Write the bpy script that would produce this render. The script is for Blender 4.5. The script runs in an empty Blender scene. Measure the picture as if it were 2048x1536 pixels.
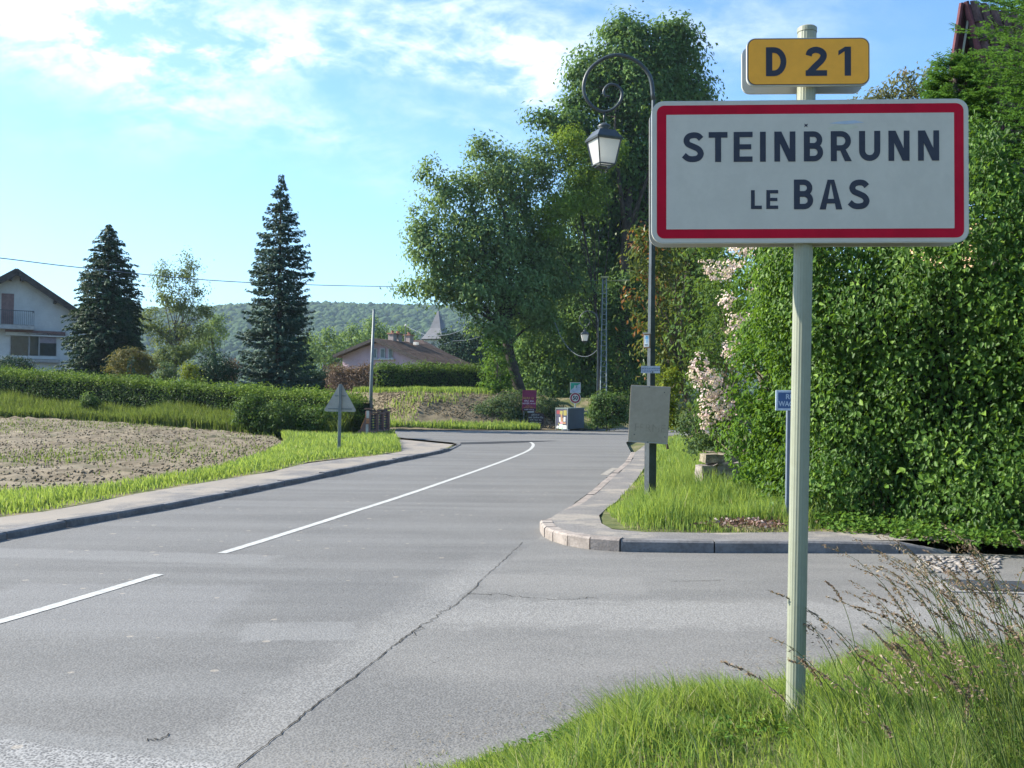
import bpy, bmesh, math, random
import numpy as np
from mathutils import Vector, Matrix, geometry
S = bpy.context.scene
COL = S.collection
rad = math.radians
rng = np.random.default_rng(7)
random.seed(7)

# ------------------------------------------------------------------ camera
F = 1950.0
CAM = np.array([0.0, 0.0, 1.6])
pitch = math.atan(31 / F)
roll = 0.0105
_f = np.array([0, math.cos(pitch), math.sin(pitch)])
_u0 = np.array([0, -math.sin(pitch), math.cos(pitch)])
_r0 = np.array([1.0, 0, 0])
_r = _r0 * math.cos(roll) + _u0 * math.sin(roll)
_u = -_r0 * math.sin(roll) + _u0 * math.cos(roll)
cam_d = bpy.data.cameras.new('camera')
cam_d.sensor_width = 36
cam_d.lens = F / 2048 * 36
cam_d.clip_start = 0.1
cam_d.clip_end = 20000
cam = bpy.data.objects.new('camera', cam_d)
COL.objects.link(cam)
cam.matrix_world = Matrix(((_r[0], _u[0], -_f[0], CAM[0]), (_r[1], _u[1], -_f[1], CAM[1]), (_r[2], _u[2], -_f[2], CAM[2]), (0, 0, 0, 1)))
S.camera = cam

def ray(px, py):
    return _f + (px - 1024) / F * _r - (py - 768) / F * _u
def at(px, py, D):                       # the point seen at a photo pixel, D metres ahead
    d = ray(px, py)
    return CAM + d * (D / d[1])
def G(px, py, z=0.0):                    # the point of the level z seen at a photo pixel
    d = ray(px, py)
    return CAM + d * ((z - CAM[2]) / d[2])
def gx(pts, z=0.0):
    return [tuple(G(a, b, z)[:2]) for a, b in pts]

# ------------------------------------------------------------------ light
SUN_EL, SUN_AHEAD = 34.0, 13.0
to_sun = Vector((-math.cos(rad(SUN_AHEAD)) * math.cos(rad(SUN_EL)), math.sin(rad(SUN_AHEAD)) * math.cos(rad(SUN_EL)), math.sin(rad(SUN_EL))))
sd = bpy.data.lights.new('sun', 'SUN')
sd.energy = 4.8
sd.angle = rad(0.5)
sd.color = (1.0, 0.93, 0.80)
sun = bpy.data.objects.new('sun', sd)
sun.rotation_euler = to_sun.to_track_quat('Z', 'Y').to_euler()
COL.objects.link(sun)
S.view_settings.view_transform = 'Standard'
S.view_settings.look = 'None'
S.view_settings.gamma = 1.0
S.view_settings.exposure = 1.28
S.view_settings.use_curve_mapping = False
S.cycles.max_bounces = 6
S.cycles.transparent_max_bounces = 8
S.cycles.volume_bounces = 0
S.cycles.use_denoising = True

# ------------------------------------------------------------------ node helper
class NT:
    def __init__(self, tree):
        self.t = tree
        self.t.nodes.clear()
    def n(self, typ, **kw):
        nd = self.t.nodes.new(typ)
        for k, v in kw.items():
            setattr(nd, k, v)
        return nd
    def put(self, sock, v):
        if isinstance(v, bpy.types.NodeSocket):
            self.t.links.new(v, sock)
        elif isinstance(v, (tuple, list)) and sock.type == 'RGBA' and len(v) == 3:
            sock.default_value = (*v, 1)
        else:
            sock.default_value = v
    def m(self, op, a, b=0.0, c=0.0, clamp=False):
        nd = self.n('ShaderNodeMath', operation=op, use_clamp=clamp)
        for i, v in enumerate((a, b, c)):
            if i < len(nd.inputs):
                self.put(nd.inputs[i], v)
        return nd.outputs[0]
    def step(self, x, a, b):             # smooth 0..1 between a and b
        nd = self.n('ShaderNodeMapRange', interpolation_type='SMOOTHSTEP')
        self.put(nd.inputs[0], x); self.put(nd.inputs[1], a); self.put(nd.inputs[2], b)
        return nd.outputs[0]
    def mix(self, f, a, b, blend='MIX'):
        nd = self.n('ShaderNodeMix', data_type='RGBA', blend_type=blend)
        self.put(nd.inputs[0], f); self.put(nd.inputs[6], a); self.put(nd.inputs[7], b)
        return nd.outputs[2]
    def noise(self, vec, scale, detail=4, rough=0.55, dist=0.0):
        nd = self.n('ShaderNodeTexNoise')
        self.put(nd.inputs['Vector'], vec)
        nd.inputs['Scale'].default_value = scale
        nd.inputs['Detail'].default_value = detail
        nd.inputs['Roughness'].default_value = rough
        nd.inputs['Distortion'].default_value = dist
        return nd.outputs[0]
    def vor(self, vec, scale, feature='F1'):
        nd = self.n('ShaderNodeTexVoronoi', feature=feature)
        self.put(nd.inputs['Vector'], vec)
        nd.inputs['Scale'].default_value = scale
        return nd
    def obj(self):
        return self.n('ShaderNodeTexCoord').outputs['Object']
    def mapv(self, vec, loc=(0, 0, 0), rot=(0, 0, 0), scale=(1, 1, 1)):
        nd = self.n('ShaderNodeMapping')
        self.put(nd.inputs[0], vec)
        nd.inputs[1].default_value = loc; nd.inputs[2].default_value = rot; nd.inputs[3].default_value = scale
        return nd.outputs[0]
    def bump(self, h, strength=0.3, dist=0.01):
        nd = self.n('ShaderNodeBump')
        nd.inputs['Strength'].default_value = strength
        nd.inputs['Distance'].default_value = dist
        self.put(nd.inputs['Height'], h)
        return nd.outputs[0]

def surf(name, fn, rough=0.7, spec=0.3, metal=0.0):
    m = bpy.data.materials.new(name)
    m.use_nodes = True
    q = NT(m.node_tree)
    out = q.n('ShaderNodeOutputMaterial')
    b = q.n('ShaderNodeBsdfPrincipled')
    q.put(b.inputs['Roughness'], rough)
    b.inputs['Specular IOR Level'].default_value = spec
    b.inputs['Metallic'].default_value = metal
    q.t.links.new(b.outputs[0], out.inputs[0])
    r = fn(q, b)
    if r is not None:
        q.put(b.inputs['Base Color'], r)
    return m

def plain(name, c, rough=0.6, spec=0.35, metal=0.0, var=0.18, scale=6.0, bump=0.0, bscale=60, dirt=None):
    def fn(q, b):
        o = q.obj()
        n1 = q.noise(o, scale, 5)
        n2 = q.noise(o, scale * 7, 3)
        k = q.m('ADD', q.m('MULTIPLY', n1, 0.65), q.m('MULTIPLY', n2, 0.35))
        lo = tuple(x * (1 - var) for x in c)
        hi = tuple(min(1, x * (1 + var)) for x in c)
        r = q.mix(q.step(k, 0.35, 0.65), lo, hi)
        if dirt:
            r = q.mix(q.m('MULTIPLY', q.step(q.noise(o, scale * 1.7, 6, 0.7), 0.5, 0.75), 0.6), r, dirt)
        if bump:
            q.put(b.inputs['Normal'], q.bump(q.noise(o, bscale, 3), bump, 0.01))
        return r
    return surf(name, fn, rough, spec, metal)

def leafmat(name, a, b_, c=None, trans=0.35, rough=0.6, spec=0.14):
    m = bpy.data.materials.new(name)
    m.use_nodes = True
    q = NT(m.node_tree)
    out = q.n('ShaderNodeOutputMaterial')
    at_ = q.n('ShaderNodeAttribute', attribute_name='var')
    v = at_.outputs['Fac']
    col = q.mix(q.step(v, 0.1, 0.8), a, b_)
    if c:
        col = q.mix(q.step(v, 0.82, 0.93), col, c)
    big = q.noise(q.obj(), 0.35, 3)
    col = q.mix(q.m('MULTIPLY', q.step(big, 0.4, 0.65), 0.35), col, tuple(x * 0.72 for x in a))
    p = q.n('ShaderNodeBsdfPrincipled')
    q.put(p.inputs['Base Color'], col)
    p.inputs['Roughness'].default_value = rough
    p.inputs['Specular IOR Level'].default_value = spec
    tr = q.n('ShaderNodeBsdfTranslucent')
    q.put(tr.inputs[0], q.mix(0.5, col, (min(1, b_[0] * 2.2), min(1, b_[1] * 1.9), b_[2] * 0.8)))
    mx = q.n('ShaderNodeMixShader')
    mx.inputs[0].default_value = trans
    q.t.links.new(p.outputs[0], mx.inputs[1]); q.t.links.new(tr.outputs[0], mx.inputs[2])
    q.t.links.new(mx.outputs[0], out.inputs[0])
    return m

# ------------------------------------------------------------------ sky
W = bpy.data.worlds.new('World')
S.world = W
W.use_nodes = True
q = NT(W.node_tree)
sky = q.n('ShaderNodeTexSky', sky_type='NISHITA')
sky.sun_disc = False
sky.sun_elevation = rad(SUN_EL)
sky.sun_rotation = rad(-90 + SUN_AHEAD)
sky.air_density = 1.0
sky.dust_density = 0.6
sky.ozone_density = 3.0
vec = q.n('ShaderNodeTexCoord').outputs['Generated']
sp = q.n('ShaderNodeSeparateXYZ'); q.put(sp.inputs[0], vec)
dx, dy, dz = sp.outputs
yy = q.m('MAXIMUM', dy, 0.12)
X = q.m('DIVIDE', dx, yy)
Y = q.m('DIVIDE', dz, yy)
cb = q.n('ShaderNodeCombineXYZ'); q.put(cb.inputs[0], X); q.put(cb.inputs[1], Y)
flat = cb.outputs[0]
def blob(px, py, sx, sy, rot, amp):
    cx, cy = (px - 1024) / F, (799 - py) / F
    mp = q.n('ShaderNodeMapping', vector_type='TEXTURE')
    q.put(mp.inputs[0], flat)
    mp.inputs[1].default_value = (cx, cy, 0); mp.inputs[2].default_value = (0, 0, rad(-rot)); mp.inputs[3].default_value = (sx / F, sy / F, 1)
    d = q.n('ShaderNodeVectorMath', operation='DOT_PRODUCT')
    q.t.links.new(mp.outputs[0], d.inputs[0]); q.t.links.new(mp.outputs[0], d.inputs[1])
    return q.m('MULTIPLY', q.m('EXPONENT', q.m('MULTIPLY', d.outputs['Value'], -0.7)), amp)
def total(lst):
    t = lst[0]
    for e in lst[1:]:
        t = q.m('ADD', t, e)
    return t
band = total([blob(480, 112, 270, 55, 7, 1.0), blob(860, 70, 280, 110, 8, 0.95), blob(1090, 160, 150, 70, 28, 0.8)])
arc = q.m('ADD', 148 / F, q.m('MULTIPLY', q.m('POWER', q.m('SUBTRACT', X, (600 - 1024) / F), 2.0), 75 / F / (480 / F) ** 2))
arcd = q.m('SUBTRACT', Y, q.m('SUBTRACT', 799 / F, arc))          # above the thin curved edge
band = q.m('MULTIPLY', band, q.m('ADD', 0.15, q.m('MULTIPLY', q.step(arcd, -0.004, 0.012), 0.85)))
rest = total([blob(190, 50, 280, 85, 14, 1.6), blob(300, 175, 120, 90, 30, 0.62), blob(80, 120, 130, 60, 0, 0.35), blob(620, 262, 150, 32, 8, 0.72), blob(850, 365, 160, 30, 5, 0.36),
              blob(1420, 70, 230, 90, -10, 0.42), blob(900, 240, 120, 30, 10, 0.3), blob(100, 300, 120, 40, 0, 0.15)])
wsp = q.noise(q.mapv(flat, rot=(0, 0, rad(-20)), scale=(1.0, 2.6, 1)), 5.5, 9, 0.62, 0.6)
wsp2 = q.noise(q.mapv(flat, rot=(0, 0, rad(35)), scale=(1.0, 1.8, 1)), 26, 6, 0.6, 0.3)
tex = q.m('ADD', q.m('MULTIPLY', wsp, 0.66), q.m('MULTIPLY', wsp2, 0.34))
cl = q.m('MULTIPLY', q.m('ADD', band, rest), q.m('ADD', 0.04, q.m('MULTIPLY', q.step(tex, 0.39, 0.70), 1.05)))
gen = q.noise(q.mapv(vec, scale=(1, 1, 2.2)), 2.6, 9, 0.6, 0.5)
front = q.step(dy, 0.55, 0.8)
cl = q.m('ADD', q.m('MULTIPLY', cl, q.step(dy, 0.12, 0.3)), q.m('MULTIPLY', q.m('SUBTRACT', 1.0, front), q.m('MULTIPLY', q.step(gen, 0.5, 0.72), 0.6)))
cl = q.m('MULTIPLY', q.m('MINIMUM', cl, 1.0), q.step(dz, 0.0, 0.08))
bg = q.n('ShaderNodeBackground'); bg.inputs[1].default_value = 0.11
tint = q.mix(1.0, sky.outputs[0], (0.71, 0.94, 1.09), 'MULTIPLY')
hz = q.m('MULTIPLY', q.m('SUBTRACT', 1.0, q.step(dz, -0.02, 0.32)), 0.42)
tint = q.mix(hz, tint, (2.9, 4.6, 5.3))
q.put(bg.inputs[0], q.mix(cl, tint, (5.4, 5.8, 6.1)))
wo = q.n('ShaderNodeOutputWorld')
q.t.links.new(bg.outputs[0], wo.inputs[0])

# ------------------------------------------------------------------ object helpers
def props(o, label=None, cat=None, group=None, kind=None):
    if label: o['label'] = label
    if cat: o['category'] = cat
    if group: o['group'] = group
    if kind: o['kind'] = kind
    return o
def thing(name, label, cat, loc=(0, 0, 0), rz=0.0, group=None, ry=0.0, rx=0.0):
    o = bpy.data.objects.new(name, None)
    o.empty_display_size = 0.2
    COL.objects.link(o)
    o.location = [float(v) for v in loc]
    o.rotation_euler = (rx, ry, rz)
    return props(o, label, cat, group)
def link(name, me, mt, parent=None, loc=None):
    if mt is not None:
        for k in (mt if isinstance(mt, (list, tuple)) else [mt]):
            me.materials.append(k)
    o = bpy.data.objects.new(name, me)
    COL.objects.link(o)
    if parent is not None: o.parent = parent
    if loc is not None: o.location = [float(v) for v in loc]
    return o
def copy_tree(o, parent=None):
    c = o.copy(); COL.objects.link(c); c.parent = parent
    for ch in o.children: copy_tree(ch, c)
    return c
def fastmesh(name, V, faces, var=None, smooth=False, mi=None):
    V = np.asarray(V, dtype=np.float32).reshape(-1, 3)
    faces = np.asarray(faces, dtype=np.int32)
    m, k = faces.shape
    me = bpy.data.meshes.new(name)
    me.vertices.add(len(V)); me.vertices.foreach_set('co', V.ravel())
    me.loops.add(m * k); me.loops.foreach_set('vertex_index', faces.ravel())
    me.polygons.add(m)
    me.polygons.foreach_set('loop_start', np.arange(0, m * k, k, dtype=np.int32))
    me.polygons.foreach_set('loop_total', np.full(m, k, dtype=np.int32))
    if smooth: me.polygons.foreach_set('use_smooth', np.ones(m, dtype=bool))
    if mi is not None: me.polygons.foreach_set('material_index', np.asarray(mi, dtype=np.int32))
    if var is not None:
        a = me.attributes.new('var', 'FLOAT', 'POINT')
        a.data.foreach_set('value', np.asarray(var, dtype=np.float32))
    me.update(calc_edges=True)
    me.validate()
    return me

class MB:
    """collects solids and builds them as one mesh"""
    def __init__(self): self.v, self.f = [], []
    def add(self, vs, fs):
        b = len(self.v); self.v += [tuple(map(float, p)) for p in vs]
        self.f += [tuple(i + b for i in f) for f in fs]; return self
    def box(self, c, s, rz=0.0, M=None):
        hx, hy, hz_ = s[0] / 2, s[1] / 2, s[2] / 2
        vs = []
        for z in (-hz_, hz_):
            for x, y in ((-hx, -hy), (hx, -hy), (hx, hy), (-hx, hy)):
                if M is not None:
                    p = M @ Vector((x, y, z)); vs.append((c[0] + p.x, c[1] + p.y, c[2] + p.z))
                else:
                    vs.append((c[0] + x * math.cos(rz) - y * math.sin(rz), c[1] + x * math.sin(rz) + y * math.cos(rz), c[2] + z))
        return self.add(vs, [(3, 2, 1, 0), (4, 5, 6, 7), (0, 1, 5, 4), (1, 2, 6, 5), (2, 3, 7, 6), (3, 0, 4, 7)])
    def tube(self, pts, r, n=8, cap=True, phase=0.0):
        pts = [Vector([float(a) for a in p]) for p in pts]
        rs = r if isinstance(r, (list, tuple)) else [r] * len(pts)
        b = len(self.v); ref = None
        for i, p in enumerate(pts):
            t = (pts[min(i + 1, len(pts) - 1)] - pts[max(i - 1, 0)]).normalized()
            if ref is None:
                ref = Vector((0, 1, 0)) if abs(t.y) < 0.9 else Vector((1, 0, 0))
            s = t.cross(ref).normalized(); ref = s.cross(t).normalized()
            for k in range(n):
                a = 2 * math.pi * k / n + phase
                w = p + (s * math.cos(a) + ref * math.sin(a)) * rs[i]
                self.v.append(tuple(w))
        for i in range(len(pts) - 1):
            for k in range(n):
                a, c = b + i * n + k, b + i * n + (k + 1) % n
                self.f.append((a, c, c + n, a + n))
        if cap:
            self.f.append(tuple(b + k for k in range(n - 1, -1, -1)))
            e = b + (len(pts) - 1) * n
            self.f.append(tuple(e + k for k in range(n)))
        return self
    def prism(self, poly, y0, y1):        # outline in the xz plane, from y0 (front) to y1
        n = len(poly)
        vs = [(x, y0, z) for x, z in poly] + [(x, y1, z) for x, z in poly]
        fs = [tuple(range(n)), tuple(range(2 * n - 1, n - 1, -1))]
        fs += [(i, i + n, (i + 1) % n + n, (i + 1) % n) for i in range(n)]
        return self.add(vs, fs)
    def zprism(self, poly, z0, z1):
        n = len(poly)
        vs = [(x, y, z0) for x, y in poly] + [(x, y, z1) for x, y in poly]
        fs = [tuple(range(n - 1, -1, -1)), tuple(range(n, 2 * n))]
        fs += [(i, (i + 1) % n, (i + 1) % n + n, i + n) for i in range(n)]
        return self.add(vs, fs)
    def mesh(self, name, smooth=False, bevel=0.0):
        me = bpy.data.meshes.new(name)
        me.from_pydata(self.v, [], self.f); me.update()
        if bevel:
            bm = bmesh.new(); bm.from_mesh(me)
            bmesh.ops.bevel(bm, geom=bm.edges[:], offset=bevel, segments=1, affect='EDGES', clamp_overlap=True)
            bm.to_mesh(me); bm.free()
        if smooth:
            for p in me.polygons: p.use_smooth = True
        return me
    def build(self, name, mt, parent=None, smooth=False, bevel=0.0, loc=None):
        return link(name, self.mesh(name, smooth, bevel), mt, parent, loc)

def smooth_path(pts, k=6):
    P = [np.array(p, float) for p in pts]
    P = [2 * P[0] - P[1]] + P + [2 * P[-1] - P[-2]]
    out = []
    for i in range(1, len(P) - 2):
        for j in range(k):
            t = j / k
            a, b, c, d = P[i - 1], P[i], P[i + 1], P[i + 2]
            out.append(0.5 * (2 * b + (c - a) * t + (2 * a - 5 * b + 4 * c - d) * t * t + (3 * b - a - 3 * c + d) * t ** 3))
    out.append(P[-2])
    return out

def fbm(x, y, seed=0, f=1.0, oct=4):
    r = np.random.default_rng(seed + 100)
    o = np.zeros_like(np.asarray(x, float)); amp = 1.0
    for _ in range(oct):
        for _k in range(4):
            a, ph, m = r.uniform(0, 2 * np.pi), r.uniform(0, 2 * np.pi), r.uniform(0.7, 1.4)
            o = o + amp * 0.35 * np.sin(f * m * (x * math.cos(a) + y * math.sin(a)) + ph + 1.3 * np.sin(f * 0.6 * m * (y * math.cos(a) - x * math.sin(a)) + ph * 2))
        f *= 2.1; amp *= 0.5
    return o
def sst(x, a, b):
    t = np.clip((np.asarray(x, float) - a) / (b - a), 0, 1)
    return t * t * (3 - 2 * t)
def in_poly(x, y, poly):
    x = np.asarray(x, float); y = np.asarray(y, float)
    ins = np.zeros(x.shape, bool)
    n = len(poly)
    for i in range(n):
        x1, y1 = poly[i]; x2, y2 = poly[(i + 1) % n]
        c = ((y1 > y) != (y2 > y)) & (x < (x2 - x1) * (y - y1) / ((y2 - y1) or 1e-9) + x1)
        ins ^= c
    return ins
def dist_poly(x, y, poly, closed=True):
    d = np.full(np.shape(x), 1e9)
    n = len(poly)
    for i in range(n if closed else n - 1):
        x1, y1 = poly[i]; x2, y2 = poly[(i + 1) % n]
        vx, vy = x2 - x1, y2 - y1
        t = np.clip(((x - x1) * vx + (y - y1) * vy) / (vx * vx + vy * vy + 1e-12), 0, 1)
        d = np.minimum(d, np.hypot(x - x1 - t * vx, y - y1 - t * vy))
    return d
def patch(name, poly, step, zf, mt, kind='structure', jitter=0.3, near=None):
    """a sheet with clean edges: the outline plus a jittered grid inside it, triangulated"""
    out = []
    n = len(poly)
    for i in range(n):
        a, b = np.array(poly[i]), np.array(poly[(i + 1) % n])
        L = np.linalg.norm(b - a); k = max(1, int(L / (step * 1.5)))
        k = min(k, 60)
        out += [tuple(a + (b - a) * j / k) for j in range(k)]
    xs = [p[0] for p in poly]; ys = [p[1] for p in poly]
    gx_, gy_ = np.meshgrid(np.arange(min(xs), max(xs), step), np.arange(min(ys), max(ys), step))
    gx_ = gx_.ravel() + rng.uniform(-jitter, jitter, gx_.size) * step
    gy_ = gy_.ravel() + rng.uniform(-jitter, jitter, gy_.size) * step
    k = in_poly(gx_, gy_, poly) & (dist_poly(gx_, gy_, poly) > step * 0.5)
    pts = out + list(zip(gx_[k], gy_[k]))
    nb = len(out)
    r = geometry.delaunay_2d_cdt([Vector((float(a), float(b))) for a, b in pts], [(i, (i + 1) % nb) for i in range(nb)], [], 1, 1e-5)
    v = np.array([[p.x, p.y] for p in r[0]]); fs = [f for f in r[2] if len(f) == 3]
    z = zf(v[:, 0], v[:, 1])
    F3 = np.array(fs)
    a, b, c = v[F3[:, 0]], v[F3[:, 1]], v[F3[:, 2]]
    cr = (b[:, 0] - a[:, 0]) * (c[:, 1] - a[:, 1]) - (b[:, 1] - a[:, 1]) * (c[:, 0] - a[:, 0])
    F3[cr < 0] = F3[cr < 0][:, ::-1]
    me = fastmesh(name, np.column_stack([v, z]), F3, smooth=True)
    return props(link(name, me, mt), kind=kind)

# ------------------------------------------------------------------ plan of the place (metres on the ground)
left_kerb = gx([(-420, 1185), (-200, 1130), (0, 1081), (100, 1062), (189, 1044), (307, 1024), (420, 1002), (527, 980), (640, 957), (747, 934), (820, 919), (879, 907)])
island_tip = gx([(905, 899), (922, 890), (905, 885), (850, 880), (785, 874)])
left_edge = left_kerb + island_tip + [(-12, 47), (-30, 56), (-60, 74)]
far_edge = [(-64, 86), (-33, 68)] + gx([(690, 857), (780, 861), (900, 861), (1000, 861), (1100, 861), (1170, 861), (1235, 856)]) + [(8, 58), (14, 62)]
right_edge = [(14, 50)] + gx([(1300, 872), (1262, 880), (1252, 885), (1262, 905), (1250, 925), (1220, 950), (1180, 985), (1130, 1022), (1098, 1040)])
corner = gx([(1082, 1052), (1080, 1060), (1086, 1072), (1102, 1082), (1128, 1090), (1158, 1096), (1190, 1100), (1230, 1103), (1278, 1104), (1330, 1105), (1490, 1106), (1640, 1106), (1830, 1107), (1905, 1107)])
corner = corner + [(corner[-1][0] + 2.5, corner[-1][1] - 0.15), (16, corner[-1][1] - 0.6)]
road_poly = left_edge + far_edge + right_edge + corner + [(16, 5.5), (16, -9), (-9, -9), (-9, 2)]
verge = gx([(640, 1640), (800, 1548), (900, 1503), (1050, 1452), (1265, 1396), (1485, 1345), (1620, 1326), (1800, 1306), (2048, 1290)])
verge = [(-0.9, -6)] + verge + [(6.5, 6.6), (14, 7.0), (14, -6)]
def off(pts, d):
    P = np.array(pts); o = []
    for i in range(len(P)):
        t = P[min(i + 1, len(P) - 1)] - P[max(i - 1, 0)]
        t = t / np.linalg.norm(t)
        o.append((P[i][0] - t[1] * d, P[i][1] + t[0] * d))
    return o

def hill(x, y):
    r = np.hypot(x, y)
    ridge = 85 + 8 * np.sin(x / 420 + 0.6) + 5 * np.sin(x / 130 + 2) + 2.5 * np.sin(x / 47)
    return ridge * sst(r, 520, 1050)
def land(x, y):
    x = np.asarray(x, float); y = np.asarray(y, float)
    xs = np.interp(y, [2, 11, 14, 19, 28, 34, 47], [-5, -5.6, -5.1, -4.6, -3.2, -1.8, -12])
    s = xs - x
    z = -0.08 + 0.0 * x
    left = 0.55 * sst(y, 22, 48) * sst(s, 2, 12) * (y < 60) + 0.06 * sst(s, 0.5, 3)
    back = 1.85 * sst(y + 0.35 * np.minimum(x + 6, 0) - 0.0 * x, 53.5, 60)
    z = z + np.maximum(left, back)
    z = z + 0.25 * sst(x, 4.5, 8) * sst(y, 13, 25)
    z = z + 0.04 * fbm(x, y, 3, 0.4, 3) * sst(np.hypot(x, y), 30, 80)
    return z + hill(x, y)

# ------------------------------------------------------------------ ground materials
def asphalt_fn(q, b):
    o = q.obj()
    s = q.n('ShaderNodeSeparateXYZ'); q.put(s.inputs[0], o)
    x, y = s.outputs[0], s.outputs[1]
    A, B = G(475, 1536), G(1010, 1125)
    dd = (B - A)[:2]; L = np.linalg.norm(dd); t = dd / L; nrm = np.array([-t[1], t[0]])   # left of the seam is the main road
    wob = q.m('MULTIPLY', q.m('SUBTRACT', q.noise(o, 1.3, 5), 0.5), 0.16)
    d = q.m('ADD', q.m('ADD', q.m('MULTIPLY', x, float(nrm[0])), q.m('MULTIPLY', y, float(nrm[1]))), q.m('ADD', wob, -float(A[:2] @ nrm)))
    u = q.m('ADD', q.m('MULTIPLY', x, float(t[0])), q.m('ADD', q.m('MULTIPLY', y, float(t[1])), -float(A[:2] @ t)))
    grain = q.noise(o, 120, 3, 0.7)
    stone = q.vor(o, 75).outputs['Distance']
    fleck = q.m('ADD', q.m('MULTIPLY', grain, 0.6), q.m('MULTIPLY', stone, 0.7))
    big = q.noise(o, 0.55, 6, 0.6)
    mid = q.noise(o, 4.0, 5, 0.6)
    main = q.mix(q.step(big, 0.35, 0.65), (0.094, 0.091, 0.086), (0.120, 0.116, 0.109))
    # wheel tracks and paving lanes run with the road
    lane = q.noise(q.mapv(o, rot=(0, 0, -math.atan2(t[1], t[0]) - 0.32), scale=(0.05, 1.0, 1)), 1.6, 5, 0.6)
    main = q.mix(q.m('MULTIPLY', q.step(lane, 0.42, 0.62), 0.75), main, (0.148, 0.145, 0.138))
    side = q.mix(q.step(q.noise(q.mapv(o, scale=(0.35, 1.2, 1)), 0.9, 6, 0.6), 0.38, 0.64), (0.122, 0.118, 0.110), (0.165, 0.158, 0.146))
    col = q.mix(q.step(d, -0.03, 0.01), side, main)
    band = q.m('MULTIPLY', q.step(d, -0.02, 0.02), q.m('SUBTRACT', 1.0, q.step(q.m('ADD', d, q.m('MULTIPLY', q.m('SUBTRACT', mid, 0.5), 0.5)), 0.12, 0.55)))
    band = q.m('MULTIPLY', band, q.m('SUBTRACT', 1.0, q.step(u, L * 0.75, L * 1.25)))
    col = q.mix(q.m('MULTIPLY', band, 0.5), col, (0.225, 0.215, 0.195))
    # second worn strip across the side road mouth
    C, E = G(880, 1215), G(1560, 1235)
    yb = q.m('SUBTRACT', y, float(C[1] + E[1]) / 2)
    s2 = q.m('MULTIPLY', q.m('SUBTRACT', 1.0, q.step(q.m('ABSOLUTE', q.m('ADD', yb, q.m('MULTIPLY', q.m('SUBTRACT', mid, 0.5), 1.1))), 0.25, 0.62)), q.m('SUBTRACT', 1.0, q.step(d, -0.1, 0.1)))
    col = q.mix(q.m('MULTIPLY', s2, 0.55), col, (0.215, 0.205, 0.187))
    # squarish utility patches
    def rect(px, py, hw, hd, ang, soft=0.06):
        P = G(px, py)
        v = q.mapv(o, rot=(0, 0, -ang))
        ca, sa = math.cos(-ang), math.sin(-ang)
        lx, ly = P[0] * ca - P[1] * sa, P[0] * sa + P[1] * ca
        ss = q.n('ShaderNodeSeparateXYZ'); q.put(ss.inputs[0], v)
        e = q.m('MULTIPLY', q.m('SUBTRACT', mid, 0.5), 0.25)
        a_ = q.m('SUBTRACT', hw, q.m('ABSOLUTE', q.m('ADD', q.m('SUBTRACT', ss.outputs[0], float(lx)), e)))
        b2 = q.m('SUBTRACT', hd, q.m('ABSOLUTE', q.m('ADD', q.m('SUBTRACT', ss.outputs[1], float(ly)), e)))
        return q.step(q.m('MINIMUM', a_, b2), 0.0, soft)
    col = q.mix(q.m('MULTIPLY', rect(600, 1262, 0.40, 0.30, 0.12), 0.85), col, (0.175, 0.172, 0.165))
    col = q.mix(q.m('MULTIPLY', rect(200, 1210, 1.1, 0.9, 0.0, 0.15), 0.6), col, (0.165, 0.162, 0.158))
    col = q.mix(q.m('MULTIPLY', rect(190, 1110, 1.9, 0.35, -0.1, 0.15), 0.7), col, (0.175, 0.172, 0.165))
    col = q.mix(q.m('MULTIPLY', rect(1130, 1168, 0.75, 0.45, -0.05, 0.08), 0.5), col, (0.19, 0.182, 0.168))
    col = q.mix(q.m('MULTIPLY', rect(700, 1190, 0.9, 1.1, 0.5, 0.5), 0.45), col, (0.085, 0.083, 0.08))
    col = q.mix(q.m('MULTIPLY', rect(780, 1400, 0.6, 0.9, 0.75, 0.4), 0.35), col, (0.085, 0.083, 0.08))
    # coarse chippings bottom left, cut off by a smoother diagonal strip
    P0, P1 = G(0, 1462), G(410, 1512)
    dv = (P1 - P0)[:2]; dv /= np.linalg.norm(dv); nv = np.array([-dv[1], dv[0]])
    dc = q.m('ADD', q.m('ADD', q.m('MULTIPLY', x, float(nv[0])), q.m('MULTIPLY', y, float(nv[1]))), q.m('ADD', q.m('MULTIPLY', wob, 0.6), -float(P0[:2] @ nv)))
    coarse = q.m('MULTIPLY', q.m('SUBTRACT', 1.0, q.step(dc, -0.12, -0.05)), q.step(d, 0.0, 0.1))
    strip = q.m('SUBTRACT', 1.0, q.step(q.m('ABSOLUTE', dc), 0.04, 0.12))
    col = q.mix(q.m('MULTIPLY', q.m('MULTIPLY', strip, q.step(d, 0, .1)), 0.6), col, (0.17, 0.17, 0.165))
    k = q.m('ADD', q.m('MULTIPLY', coarse, 0.5), q.m('ADD', 0.22, q.m('MULTIPLY', q.m('MAXIMUM', band, s2), 0.15)))
    col = q.mix(k, col, q.mix(q.step(fleck, 0.34, 0.86), (0.035, 0.036, 0.04), (0.36, 0.355, 0.345)))
    # pale flat spots (old gum) and a few dark specks
    gum = q.vor(o, 3.2)
    g = q.m('MULTIPLY', q.m('LESS_THAN', gum.outputs['Distance'], q.m('MULTIPLY', q.noise(o, 2.0, 2), 0.17)), q.step(d, 0.4, 0.6))
    col = q.mix(q.m('MULTIPLY', g, 0.6), col, (0.33, 0.29, 0.24))
    sp2 = q.m('LESS_THAN', q.vor(q.mapv(o, loc=(3, 5, 0)), 6.0).outputs['Distance'], q.m('MULTIPLY', q.noise(o, 1.1, 2), 0.09))
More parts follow.
